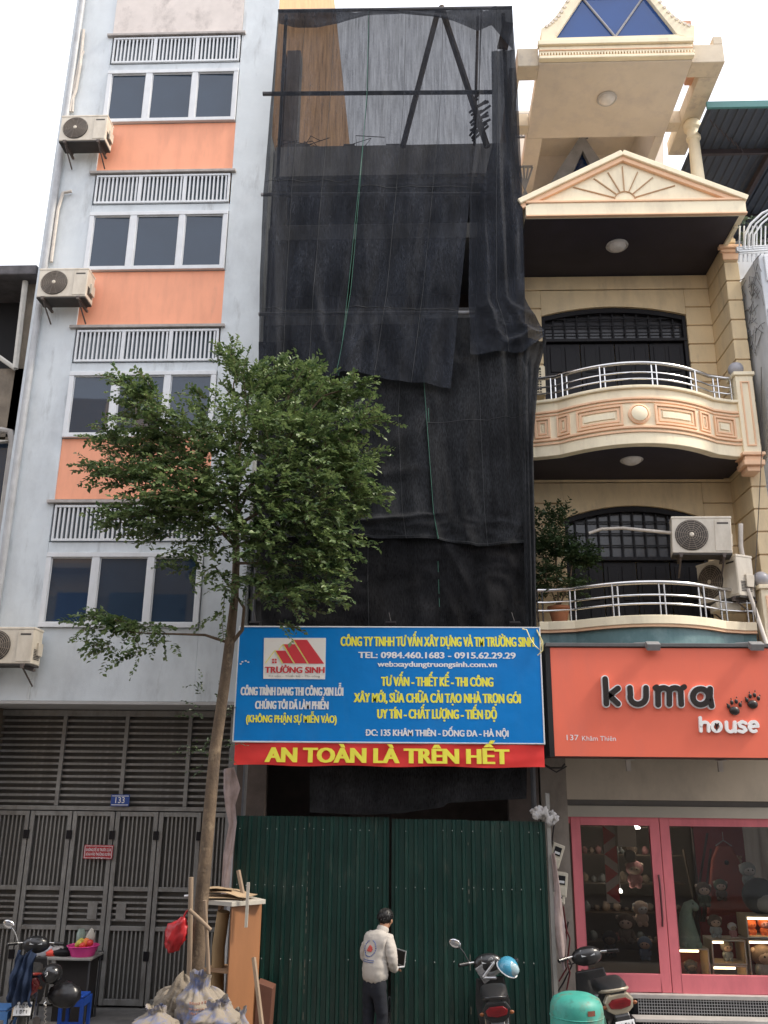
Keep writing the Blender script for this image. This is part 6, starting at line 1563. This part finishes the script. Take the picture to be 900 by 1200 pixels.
# ================================================================== motorbikes
tyre = mat('tyre_rubber', (.018,.018,.018), .85, .2, 9, .3)
chrome = mat('dull_chrome', (.60,.59,.57), .2, .1, 8, 0, metal=1)
blackp = mat('black_scooter_plastic', (.014,.014,.015), .32, .15, 6, .1, coat=.3)
tailred = mat('red_tail_lens', (.16,.006,.009), .15, .15, 12, .1, coat=.6)
platem = mat('white_number_plate', (.72,.73,.74), .4, .06, 5, 0)
mirr = mat('mirror_glass', (.8,.8,.82), .05, 0, 1, 0, metal=1)
seatm = mat('black_vinyl_seat', (.016,.016,.017), .5, .15, 7, .15)
def scooter(loc, rz, lean, label, bodym, tailm, style):
    t = thing('motorbike', label, 'motorbike', loc, rz, 'parked motorbikes'); t.rotation_euler = (0, lean, rz); t.scale = style.get('scale', (1,1,1))
    def pt(n, mb, m, p=None, **k): return part(n, mb, m, p or t, local=True, **k)
    M90 = rot('Y', pi/2)
    for y in (0, 1.22):
        w_ = pt('wheel', MB().lathe([(.20,-.045),(.27,-.045),(.30,-.025),(.305,0),(.30,.025),(.27,.045),(.20,.045)], (0,y,.30), 28, M90), tyre, smooth=50)
        rm = MB().lathe([(.20,-.03),(.205,0),(.20,.03),(.18,.03),(.18,-.03)], (0,y,.30), 24, M90).lathe([(.05,-.06),(.05,.06)], (0,y,.30), 12, M90)
        for k in range(6): a = k*pi/3; rm.tube([(0,y,.30),(0,y+.185*cos(a),.30+.185*sin(a))], .012, 5)
        pt('rim', rm, chrome, w_)
    # body shell: side profile sections (y, half width, z low, z high)
    sec = [(-.28,.035,.70,.76),(-.22,.10,.62,.80),(-.05,.125,.52,.80),(.15,.13,.42,.79),(.40,.10,.38,.70),(.55,.06,.34,.50),(.75,.06,.30,.42),(.90,.10,.32,.60)]
    vs_ = []; n = 12
    for y, hw, z0, z1 in sec:
        for j in range(n):
            a = 2*pi*j/n; c_, s_ = cos(a), sin(a); sg = lambda v: math.copysign(abs(v)**.7, v)
            vs_.append((hw*sg(c_), y, (z0+z1)/2+(z1-z0)/2*sg(s_)))
    k = len(sec)
    pt('body', MB().add(vs_, [(i*n+j, i*n+(j+1)%n, (i+1)*n+(j+1)%n, (i+1)*n+j) for i in range(k-1) for j in range(n)]+[tuple(range(n))[::-1], tuple((k-1)*n+j for j in range(n))]), bodym, smooth=50)
    ss = [(-.30,.07,.78,.85),(-.15,.14,.77,.90),(.10,.15,.76,.92),(.30,.13,.74,.88),(.48,.08,.74,.82),(.60,.05,.70,.76)]
    vs_ = []
    for y, hw, z0, z1 in ss:
        for j in range(n):
            a = 2*pi*j/n; vs_.append((hw*math.copysign(abs(cos(a))**.6, cos(a)), y, (z0+z1)/2+(z1-z0)/2*math.copysign(abs(sin(a))**.6, sin(a))))
    k = len(ss)
    pt('seat', MB().add(vs_, [(i*n+j, i*n+(j+1)%n, (i+1)*n+(j+1)%n, (i+1)*n+j) for i in range(k-1) for j in range(n)]+[tuple(range(n))[::-1], tuple((k-1)*n+j for j in range(n))]), seatm, smooth=50)
    # rear: grab rail, tail lamp, indicators, mudguard, plate
    pt('grab_rail', MB().tube([(-.12,-.02,.80),(-.13,-.20,.83),(-.09,-.33,.85),(0,-.37,.855),(.09,-.33,.85),(.13,-.20,.83),(.12,-.02,.80)], .017, 8), tailm, smooth=60)
    pt('tail_cowl', MB().prism([(-.13,.66),(-.15,.74),(-.10,.81),(.10,.81),(.15,.74),(.13,.66),(.06,.61),(-.06,.61)], -.31, -.20), tailm, bevel=.02)
    tl = pt('tail_light', MB().prism([(-.10,.68),(-.12,.73),(-.07,.765),(.07,.765),(.12,.73),(.10,.68),(0,.665)], -.335, -.30), tailred, bevel=.012)
    pt('lens_rib', MB().box(-.04,.04,-.342,-.335,.70,.708).box(-.05,.05,-.342,-.335,.725,.733), tailred, tl)
    for s in (-1,1): pt('indicator', MB().ball((s*.155,-.29,.70), .024, 10, (1.2,.8,.8)), mat('amber_lens', (.22,.07,.02), .25, .1, 8, 0), smooth=60)
    pt('rear_mudguard', MB().prism([(-.28,.64),(-.33,.60),(-.40,.42),(-.38,.41),(-.30,.55),(-.24,.60)], -.075, .075, axis='x'), blackp, bevel=.01)
    pl = pt('number_plate', MB().obox((0,-.385,.50), (.19,.008,.14), rot('X',-.25)), platem, bevel=.003)
    lt = MB()
    for r_ in (0,1):
        for c_ in range(4 if r_ else 5):
            x = -.075+c_*.036+(.014 if r_ else 0); cz = .53-r_*.058
            sh = random.choice((0,1,2))
            lt.box(x, x+.005, -.3925-(.5-cz)*.25-.003, -.388-(.5-cz)*.25, cz-.018, cz+.018)
            if sh: lt.box(x+.005, x+.02, -.3925-(.5-cz)*.25-.003, -.388-(.5-cz)*.25, cz+.013, cz+.018)
            if sh == 2: lt.box(x+.005, x+.02, -.3925-(.5-cz)*.25-.003, -.388-(.5-cz)*.25, cz-.018, cz-.013).box(x+.016, x+.021, -.3925-(.5-cz)*.25-.003, -.388-(.5-cz)*.25, cz-.013, cz+.013)
    pt('plate_digits', lt, kdark, pl)
    pt('exhaust', MB().tube([(.14,.5,.24),(.16,.2,.25),(.17,-.05,.30),(.17,-.22,.34)], [.02,.04,.048,.045], 10), mat('burnt_exhaust', (.10,.085,.075), .5, .2, 7, .1), smooth=50)
    pt('shock_absorber', MB().tube([(-.11,-.02,.32),(-.11,.06,.62)], .022, 8).tube([(.11,-.02,.32),(.11,.06,.62)], .022, 8), chrome)
    # front: leg shield, fork, handlebar cowl, mirrors
    pt('leg_shield', MB().prism([(-.17,.35),(-.20,.60),(-.16,.86),(.16,.86),(.20,.60),(.17,.35),(0,.26)], .90, .95), bodym, bevel=.015)
    pt('front_fork', MB().tube([(-.06,1.22,.30),(-.06,1.00,.85)], .02, 7).tube([(.06,1.22,.30),(.06,1.00,.85)], .02, 7), chrome)
    pt('front_mudguard', MB().tube([(0,1.22+.33*cos(a_),.30+.33*sin(a_)) for a_ in [radians(v) for v in (20,50,80,110,140)]], .06, 8), bodym, smooth=50)
    hc = pt('handlebar_cowl', MB().ball((0,.93,1.0), .13, 16, (1.35,.8,.8), rot('X',-.3)), bodym, smooth=50)
    pt('instrument', MB().obox((0,.86,1.04), (.15,.02,.08), rot('X',-.6)), mat('instrument_glass', (.25,.26,.27), .1, .2, 12, 0), hc)
    pt('handlebar', MB().tube([(-.33,.82,1.02),(-.18,.92,1.02),(.18,.92,1.02),(.33,.82,1.02)], .014, 8), chrome, smooth=60)
    for s in (-1,1):
        pt('grip', MB().tube([(s*.34,.815,1.02),(s*.23,.885,1.02)], .020, 8), blackp, smooth=60)
        pt('brake_lever', MB().tube([(s*.32,.86,1.01),(s*.22,.94,1.01)], .007, 5), chrome)
        if style.get('mirror', 3) & (1 if s < 0 else 2):
            mx_ = s*.36; mz = 1.24
            pt('mirror_stem', MB().tube([(s*.22,.90,1.03),(s*.27,.88,1.14),(mx_*.92,.86,mz-.02)], .007, 6), chrome if style.get('chrome') else blackp)
            mm2 = pt('mirror', MB().ball((mx_,.87,mz), .062, 16, (1.25,.22,.80), rot('Y', -s*.45)), blackp if not style.get('chrome') else chrome, smooth=60)
            pt('mirror_glass', MB().ball((mx_,.863,mz), .055, 16, (1.25,.18,.80), rot('Y', -s*.45)), mirr, mm2, smooth=60)
    pt('side_stand', MB().tube([(-.10,.5,.28),(-.22,.42,.02)], .012, 6), polem)
    return t
b1 = P(592,1200,10.35)
scooter((b1.x-.0, 10.66, 0), -.02, -.10, 'black motorbike with a blue helmet on its handlebar before the green fence', blackp, blackp, {'mirror':1, 'scale':(1,.79,1.03)})
# helmet hung on it
q = P(595,1134,11.3)
HM = thing('helmet', 'light blue open helmet resting on the middle motorbike', 'helmet', q)
hmz = MB(); prof = [(.125*sin(radians(a)), .125*cos(radians(a))*.95) for a in (100,90,75,60,45,30,15,2)]
part('shell', MB().lathe([(max(r,.002), h) for r, h in prof], q, 24, rot('Y',.5)@rot('X',.4)), mat('light_blue_helmet', (.06,.28,.42), .2, .06, 6, 0, coat=.6), HM, smooth=60)
part('visor', MB().ball(q+Vector((.03,-.07,-.0)), .10, 14, (1,.5,.75), rot('Y',.3)), mat('smoke_visor', (.30,.42,.46), .08, .05, 5, 0), HM, smooth=60)
part('white_trim', MB().tube([q+rot('Y',.5)@rot('X',.4)@Vector((.127*cos(a_*pi/12), .127*sin(a_*pi/12), -.02)) for a_ in range(25)], .008, 5), whitep, HM, smooth=60)
solo('windscreen', MB().obox(P(572,1137,11.35), (.24,.02,.20), rot('Y',-.6)@rot('X',.2)).tube([P(566,1146,11.3),P(579,1128,11.3)], .02, 6).tube([P(566,1146,11.3),P(582,1146,11.3)], .02, 6), mat('silver_cowl', (.45,.45,.46), .25, .2, 12, .1, metal=.6), 'silver star shaped cowl leaning on the middle motorbike', 'cowl', bevel=.01)
b2 = P(735,1200,10.3)
scooter((P(725,1172,10.87).x+.10, 11.13, 0), .10, -.16, 'black motorbike with champagne tail frame beside the green tank', blackp, mat('champagne_paint', (.42,.37,.28), .3, .1, 6, .05, metal=.4), {'mirror':0, 'scale':(1.1,.85,1.05)})
b3 = P(38,1200,10.6)
maroon = mat('maroon_bike_paint', (.22,.03,.025), .3, .12, 6, .05, coat=.4)
scooter((b3.x-.50, 11.5, 0), .34, .04, 'dark motorbike with maroon tail and white plate at the left edge of the photo', blackp, maroon, {'mirror':1, 'chrome':1, 'scale':(1,.85,1)})
# jacket draped over, bag, black helmet
navy = mat('navy_cloth', (.012,.025,.06), .9, .2, 6, .4)
c0 = P(31,1140,11.3)
vs_ = []; nx, ny = 26, 24
for j in range(ny+1):
    for i in range(nx+1):
        u = i/nx-.5; v = j/ny
        vs_.append((c0.x+u*(.22+.10*v)+.03*mnoise.noise(Vector((v*3,u*2,1))), 11.25-.035*cos(u*22+v*3)-.10*sin(v*2.4)-.05*mnoise.noise(Vector((u*4,v*4,2))), c0.z+.22-v*(.52+.10*mnoise.noise(Vector((u*5,0,3))))+.03*sin(u*9)))
m_ = len(vs_); v2 = [(a,b+.02,c) for a,b,c in vs_]
f1 = [(j*(nx+1)+i, j*(nx+1)+i+1, (j+1)*(nx+1)+i+1, (j+1)*(nx+1)+i) for j in range(ny) for i in range(nx)]
solo('draped_jacket', MB().add(vs_+v2, f1+[tuple(a+m_ for a in q[::-1]) for q in f1]), navy, 'navy jacket draped over the motorbike with the maroon tail', 'jacket', smooth=180)
q = P(61,1141,11.3)
t = thing('helmet', 'black helmet with small white mark hanging on the motorbike with the maroon tail', 'helmet', q)
part('shell', MB().ball(q, .12, 20, (1,1,.92)), mat('black_helmet', (.012,.012,.013), .25, .1, 5, 0, coat=.5), t, smooth=60)
part('white_mark', MB().tube([q+Vector((-.03,-.118,.02)), q+Vector((-.01,-.122,.035)), q+Vector((-.01,-.123,.01)), q+Vector((-.03,-.12,-.01))], .005, 4), whitep, t)
q = P(76,1166,11.4)
solo('black_bag', MB().ball(q, .15, 18, (1.3,.8,.9), nz=.25), mat('shiny_black_bag', (.012,.012,.014), .3, .15, 6, .2), 'shiny black bag hanging beside the motorbike with the maroon tail', 'bag', smooth=180)
solo('stand_spring', MB().tube([P(53+1.5*sin(i*1.7),1172+i*1.6,10.6) for i in range(18)], .008, 5), chrome, 'pale coiled spring beside the white number plate', 'spring', smooth=60)
# ================================================================== person
def skinmesh(name, verts, edges, radii, m, parent, sub=2, label=None, root=0, smooth=True):
    me = bpy.data.meshes.new(name); me.from_pydata([tuple(v) for v in verts], edges, [])
    o = bpy.data.objects.new(name, me); C.objects.link(o)
    sk = o.modifiers.new('skin', 'SKIN'); sk.use_smooth_shade = True
    dat = me.skin_vertices[0].data
    for i, r in enumerate(radii):
        dat[i].radius = r if isinstance(r, tuple) else (r, r); dat[i].use_root = (i == root)
    sb = o.modifiers.new('sub', 'SUBSURF'); sb.levels = sub; sb.render_levels = sub
    bpy.context.view_layer.update()
    dg = bpy.context.evaluated_depsgraph_get(); nm = bpy.data.meshes.new_from_object(o.evaluated_get(dg))
    bpy.data.objects.remove(o); bpy.data.meshes.remove(me)
    nm.materials.clear(); nm.materials.append(m)
    for p in nm.polygons: p.use_smooth = True
    o = bpy.data.objects.new(name, nm); C.objects.link(o); o.parent = parent
    if label: o['label'] = label
    return o
skinm = mat('person_skin', (.42,.22,.13), .55, .06, 8, .1)
jackm = mat('pale_grey_work_jacket', (.47,.435,.39), .85, .05, 3, .3, 60, dirt=[((.40,.37,.34), .4, 4, 2)])
trm = mat('navy_work_trousers', (.009,.011,.018), .9, .2, 5, .3, dirt=[((.20,.19,.17), .6, 9, 1.5, .62)])
hairm = mat('black_hair', (.008,.007,.007), .5, .2, 30, .4, 90)
feet = P(438, 1243, 11.42)
PR_S = .95
PR = thing('person', 'person in pale grey work jacket and dark trousers holding a laptop at the green fence', 'person', (feet.x, 11.42, 0), radians(-38)); PR.scale = (PR_S,)*3
# local frame: +y is where the person faces; x right.
def V(t):
    x, y, z = t
    return Vector((x, y+.20*max(0, z-.86)*(1 if z < 1.7 else 0), z))
# body, one continuous surface: pelvis, spine, neck, head, arms, legs
bv = [V((0,0,.86)), V((0,-.005,1.0)), V((0,-.01,1.15)), V((0,-.015,1.30)), V((0,.0,1.36)), V((0,.035,1.42)),      # 0-5 pelvis..neck
      V((0,.080,1.49)), V((0,.090,1.56)),                                                                       # 6,7 head
      V((-.17,-.01,1.33)), V((-.21,.03,1.06)), V((-.12,.20,.97)),                                             # 8-10 left arm
      V((.17,-.01,1.33)), V((.21,.03,1.06)), V((.13,.21,.96)),                                                # 11-13 right arm
      V((-.09,0,.80)), V((-.10,.01,.46)), V((-.10,-.02,.09)), V((-.11,.12,.04)),                                 # 14-17 left leg
      V((.09,0,.80)), V((.10,.03,.46)), V((.10,.0,.09)), V((.11,.14,.04)),
      V((-.09,.27,.965)), V((.10,.28,.955))]                                    # palms 22,23
be = [(0,1),(1,2),(2,3),(3,4),(4,5),(5,6),(6,7),(3,8),(8,9),(9,10),(3,11),(11,12),(12,13),(0,14),(14,15),(15,16),(16,17),(0,18),(18,19),(19,20),(20,21),(10,22),(13,23)]
br = [.09,.10,(.13,.09),(.13,.09),.06,.052,.078,.070,.048,.038,.026,.048,.038,.026,.060,.050,.036,.035,.060,.050,.036,.035,(.034,.016),(.034,.016)]
# fingers: short chains rooted in each palm
for s, pi_, bx_ in ((-1,22,-.09),(1,23,.10)):
    base = bv[pi_]
    for k in range(4):
        a = Vector((base.x+(k-1.5)*.017, base.y+.03, base.z+.004))
        n0 = len(bv); L = (.034,.042,.038,.028)[k]
        bv += [a, a+Vector((0,L*.7,-.012)), a+Vector((0,L*1.1,-.034))]; br += [.0085,.008,.007]; be += [(pi_,n0),(n0,n0+1),(n0+1,n0+2)]
    n0 = len(bv); a = base+Vector((-s*.030,.0,.012)); bv += [a, a+Vector((-s*.022,.022,.012))]; br += [.010,.0085]; be += [(pi_,n0),(n0,n0+1)]
skinmesh('body', bv, be, br, skinm, PR, 1, 'body with bent neck and hands under the laptop')
# face details
LH = .20*(1.56-.86)
def sh(mb): mb.v = [(a, b+LH-.006, c-.04) for a, b, c in mb.v]; return mb
fm = MB().ball((0,.172,1.555), .017, 10, (.8,1.3,1.3)).ball((-.083,.085,1.555), .022, 10, (.45,.8,1.3)).ball((.083,.085,1.555), .022, 10, (.45,.8,1.3))
fm.ball((0,.155,1.515), .02, 10, (1.5,.6,.5))
part('nose_and_ears', sh(fm), skinm, PR, local=True, smooth=180)
part('eye', sh(MB().ball((-.032,.155,1.58), .011, 8).ball((.032,.155,1.58), .011, 8)), whitep, PR, local=True, smooth=180)
part('eyebrow', sh(MB().tube([(-.05,.158,1.60),(-.018,.168,1.603)], .004, 5).tube([(.05,.158,1.60),(.018,.168,1.603)], .004, 5)), hairm, PR, local=True)
# hair cap: displaced ball cut in front
hb = MB(); hb.ball((0,.062,1.605), .101, 26, (.93,1.03,.95), rot('X',.30), nz=.07, ns=5)
hair = part('hair', sh(hb), hairm, PR, local=True, smooth=180)
hb2 = MB()
for k in range(240):
    th = random.uniform(0, 2*pi); ph = random.uniform(0, 1.75)
    d_ = Vector((sin(ph)*cos(th)*.93, sin(ph)*sin(th)*1.03, cos(ph)*.95)); d_ = rot('X',.30)@d_; p_ = V((0,.056,1.565))+d_*.102
    if p_.y > .135+LH and p_.z < 1.60: continue
    hb2.tube([p_, p_+Vector((d_.x*.012, d_.y*.012-.006, d_.z*.008-.014))], [.006,.002], 4)
part('hair_tuft', hb2, hairm, hair, local=True, kind='stuff', smooth=180)
# jacket
jv = [V((0,-.005,.80)), V((0,-.01,1.02)), V((0,-.02,1.16)), V((0,-.02,1.28)), V((0,.012,1.375)), V((0,.03,1.415)),
      V((-.155,-.015,1.32)), V((-.215,.0,1.17)), V((-.225,.03,1.06)), V((-.175,.11,1.01)), V((-.125,.19,.98)),
      V((.155,-.015,1.32)), V((.215,.0,1.17)), V((.225,.03,1.06)), V((.175,.11,1.005)), V((.135,.20,.965))]
je = [(0,1),(1,2),(2,3),(3,4),(4,5),(3,6),(6,7),(7,8),(8,9),(9,10),(3,11),(11,12),(12,13),(13,14),(14,15)]
jr = [(.175,.140),(.185,.150),(.180,.140),(.172,.120),(.080,.075),(.062,.062),.074,.064,.058,.052,.042,.074,.064,.058,.052,.042]
jk = skinmesh('jacket', jv, je, jr, jackm, PR, 3)
for v in jk.data.vertices:
    p = v.co; n = v.normal
    f = .012*mnoise.noise(p*6)+.020*(.5-abs(mnoise.noise(Vector((p.x*8+p.z*5, p.y*8, p.z*13)))))+.010*(.5-abs(mnoise.noise(Vector((p.x*16, p.y*16, p.z*26)))))
    if p.z < .93: f += .006*sin(math.atan2(p.y, p.x)*14)
    v.co = p + n*f
part('collar', MB().lathe([(.072,-.02),(.078,.02),(.070,.045),(.064,.02)], (0,.03+.109,1.405), 20, rot('X',-.45)), jackm, jk, local=True, smooth=60)
# back print (flat round emblem following the back)
def backpt(u, w): 
    # project from behind onto jacket surface
    ok, loc, nor, _ = jk.ray_cast(Vector((u, -1, w)), Vector((0,1,0)))
    return Vector((loc.x, loc.y-.004, loc.z)) if ok else Vector((u,-.17,w))
blueprint = mat('faded_blue_print', (.12,.17,.36), .8, .2, 10, 0); redprint = mat('faded_red_print', (.60,.10,.08), .8, .15, 10, 0)
bpy.context.view_layer.update()
cz = 1.225; cxp = -.02
ring = MB()
for k in range(22):
    if k in (5,6): continue
    a0 = 2*pi*k/22; a1 = a0+2*pi/22*.62
    ring.tube([backpt(cxp+.088*cos(a), cz+.088*sin(a)) for a in (a0,(a0+a1)/2,a1)], .007, 4)
part('back_print', ring, blueprint, jk, local=True)
rp = MB()
for (u0,w0,u1,w1) in ((-.035,-.03,.0,.035),(-.015,-.035,.012,.030),(.005,-.035,.03,.02),(.02,-.035,.04,.0)): rp.tube([backpt(cxp+u0,cz+w0), backpt(cxp+(u0+u1)/2,cz+(w0+w1)/2), backpt(cxp+u1,cz+w1)], .010, 4)
part('back_print', rp, redprint, jk, local=True)
ln = MB(); 
for w0 in (-.125,-.145): ln.tube([backpt(cxp+(-.09+.02*i), cz+w0) for i in range(10)], .005, 4)
part('back_print', ln, blueprint, jk, local=True)
# trousers
tv = [V((0,0,.97)), V((0,-.01,.84)), V((-.085,0,.74)), V((-.10,.01,.47)), V((-.10,-.015,.20)), V((-.10,-.01,.08)), V((.085,0,.74)), V((.10,.03,.47)), V((.10,.0,.20)), V((.10,.01,.08))]
te = [(0,1),(1,2),(2,3),(3,4),(4,5),(1,6),(6,7),(7,8),(8,9)]
tr2 = [(.140,.110),(.145,.120),.100,.078,.066,.064,.100,.078,.066,.064]
tj = skinmesh('trousers', tv, te, tr2, trm, PR, 3)
for v in tj.data.vertices: v.co += v.normal*(.010*mnoise.noise(v.co*8)+.008*mnoise.noise(Vector((v.co.x*5,v.co.y*5,v.co.z*24))))
for s in (-1,1): part('shoe', MB().ball((s*.11,.07,.045), .06, 14, (.85,2.1,.75)), blackp, PR, local=True, smooth=60)
# laptop held at waist
q = Vector((.03,.345,.985))
LPt = thing('laptop', 'small open laptop held up in front of the person by the fence', 'laptop', (0,0,0))
Mw = Matrix.Translation((feet.x,11.42,0)) @ Matrix.Rotation(radians(-38),4,'Z') @ Matrix.Scale(PR_S,4)
lp = Mw @ q; LPt.location = lp; LPt.rotation_euler = (0,0,radians(-58))
silver = mat('silver_laptop', (.60,.60,.60), .3, .04, 5, 0, metal=.5)
part('base', MB().box(-.12,.12,-.07,.07,-.009,.009), silver, LPt, local=True, bevel=.004)
part('keyboard', MB().box(-.10,.10,-.03,.05,.009,.011), kdark, LPt, local=True)
Ml = rot('X', -.15)
sc_m = MB().obox((0,.08,.085), (.24,.010,.17), Ml)
sn = part('lid', sc_m, silver, LPt, local=True, bevel=.003)
part('screen', MB().obox((0,.074,.085), (.215,.004,.145), Ml), kdark, sn, local=True)
# ================================================================== street side behind the camera (seen only in the window glass)
def opp(x0, x1, h, y, m, label, shutm=None, roof=0):
    t = thing('opposite_house', label, 'house', ((x0+x1)/2, y, 0), 0, 'houses across the street, mirrored in the windows')
    part('wall', MB().box(x0, x1, y-8, y, 0, h), m, t)
    z_ = 4.2
    while z_+2 < h:
        n = max(2, int((x1-x0)/1.7))
        for i in range(n):
            a = x0+(x1-x0)*(i+.2)/n; b = x0+(x1-x0)*(i+.8)/n
            w_ = part('window', MB().box(a, b, y, y+.03, z_, z_+1.5), glassL if (i+int(z_)) % 2 else MATS['blue_enamel'], t)
            sh = MB()
            for k in range(14): sh.box(a-.45, a-.05, y+.02, y+.06, z_+.05+k*.1, z_+.11+k*.1)
            part('shutter', sh, shutm or m, w_, kind='stuff')
        part('ledge', MB().box(x0-.05, x1+.05, y, y+.5, z_-.9, z_-.75), m, t)
        z_ += 3.1
    return t
tanw = mat('sunny_tan_render', (.80,.58,.34), .85, .08, 2, .2)
opp(-20, -9.6, 15.4, -1.7, tanw, 'tall tan house across the street mirrored in the left windows', mat('tan_shutter', (.70,.56,.36), .7, .1, 5, 0))
opp(-9.55, -4.6, 11.0, -1.7, mat('brown_old_wall', (.42,.32,.22), .85, .1, 2, .2), 'old brown house across the street', mat('tan_shutter2', (.45,.34,.2), .7, .1, 5, 0))
opp(-4.55, 1.0, 10.0, -1.9, mat('grey_opposite_wall', (.38,.37,.35), .85, .1, 2, .2), 'grey house across the street')
opp(1.05, 8, 9.0, -1.9, mat('cream_opposite_wall', (.6,.52,.4), .85, .1, 2, .2), 'low cream house across the street')
opp(8.05, 18, 12.0, -1.9, mat('white_opposite_wall', (.55,.55,.55), .85, .1, 2, .2), 'white house across the street')
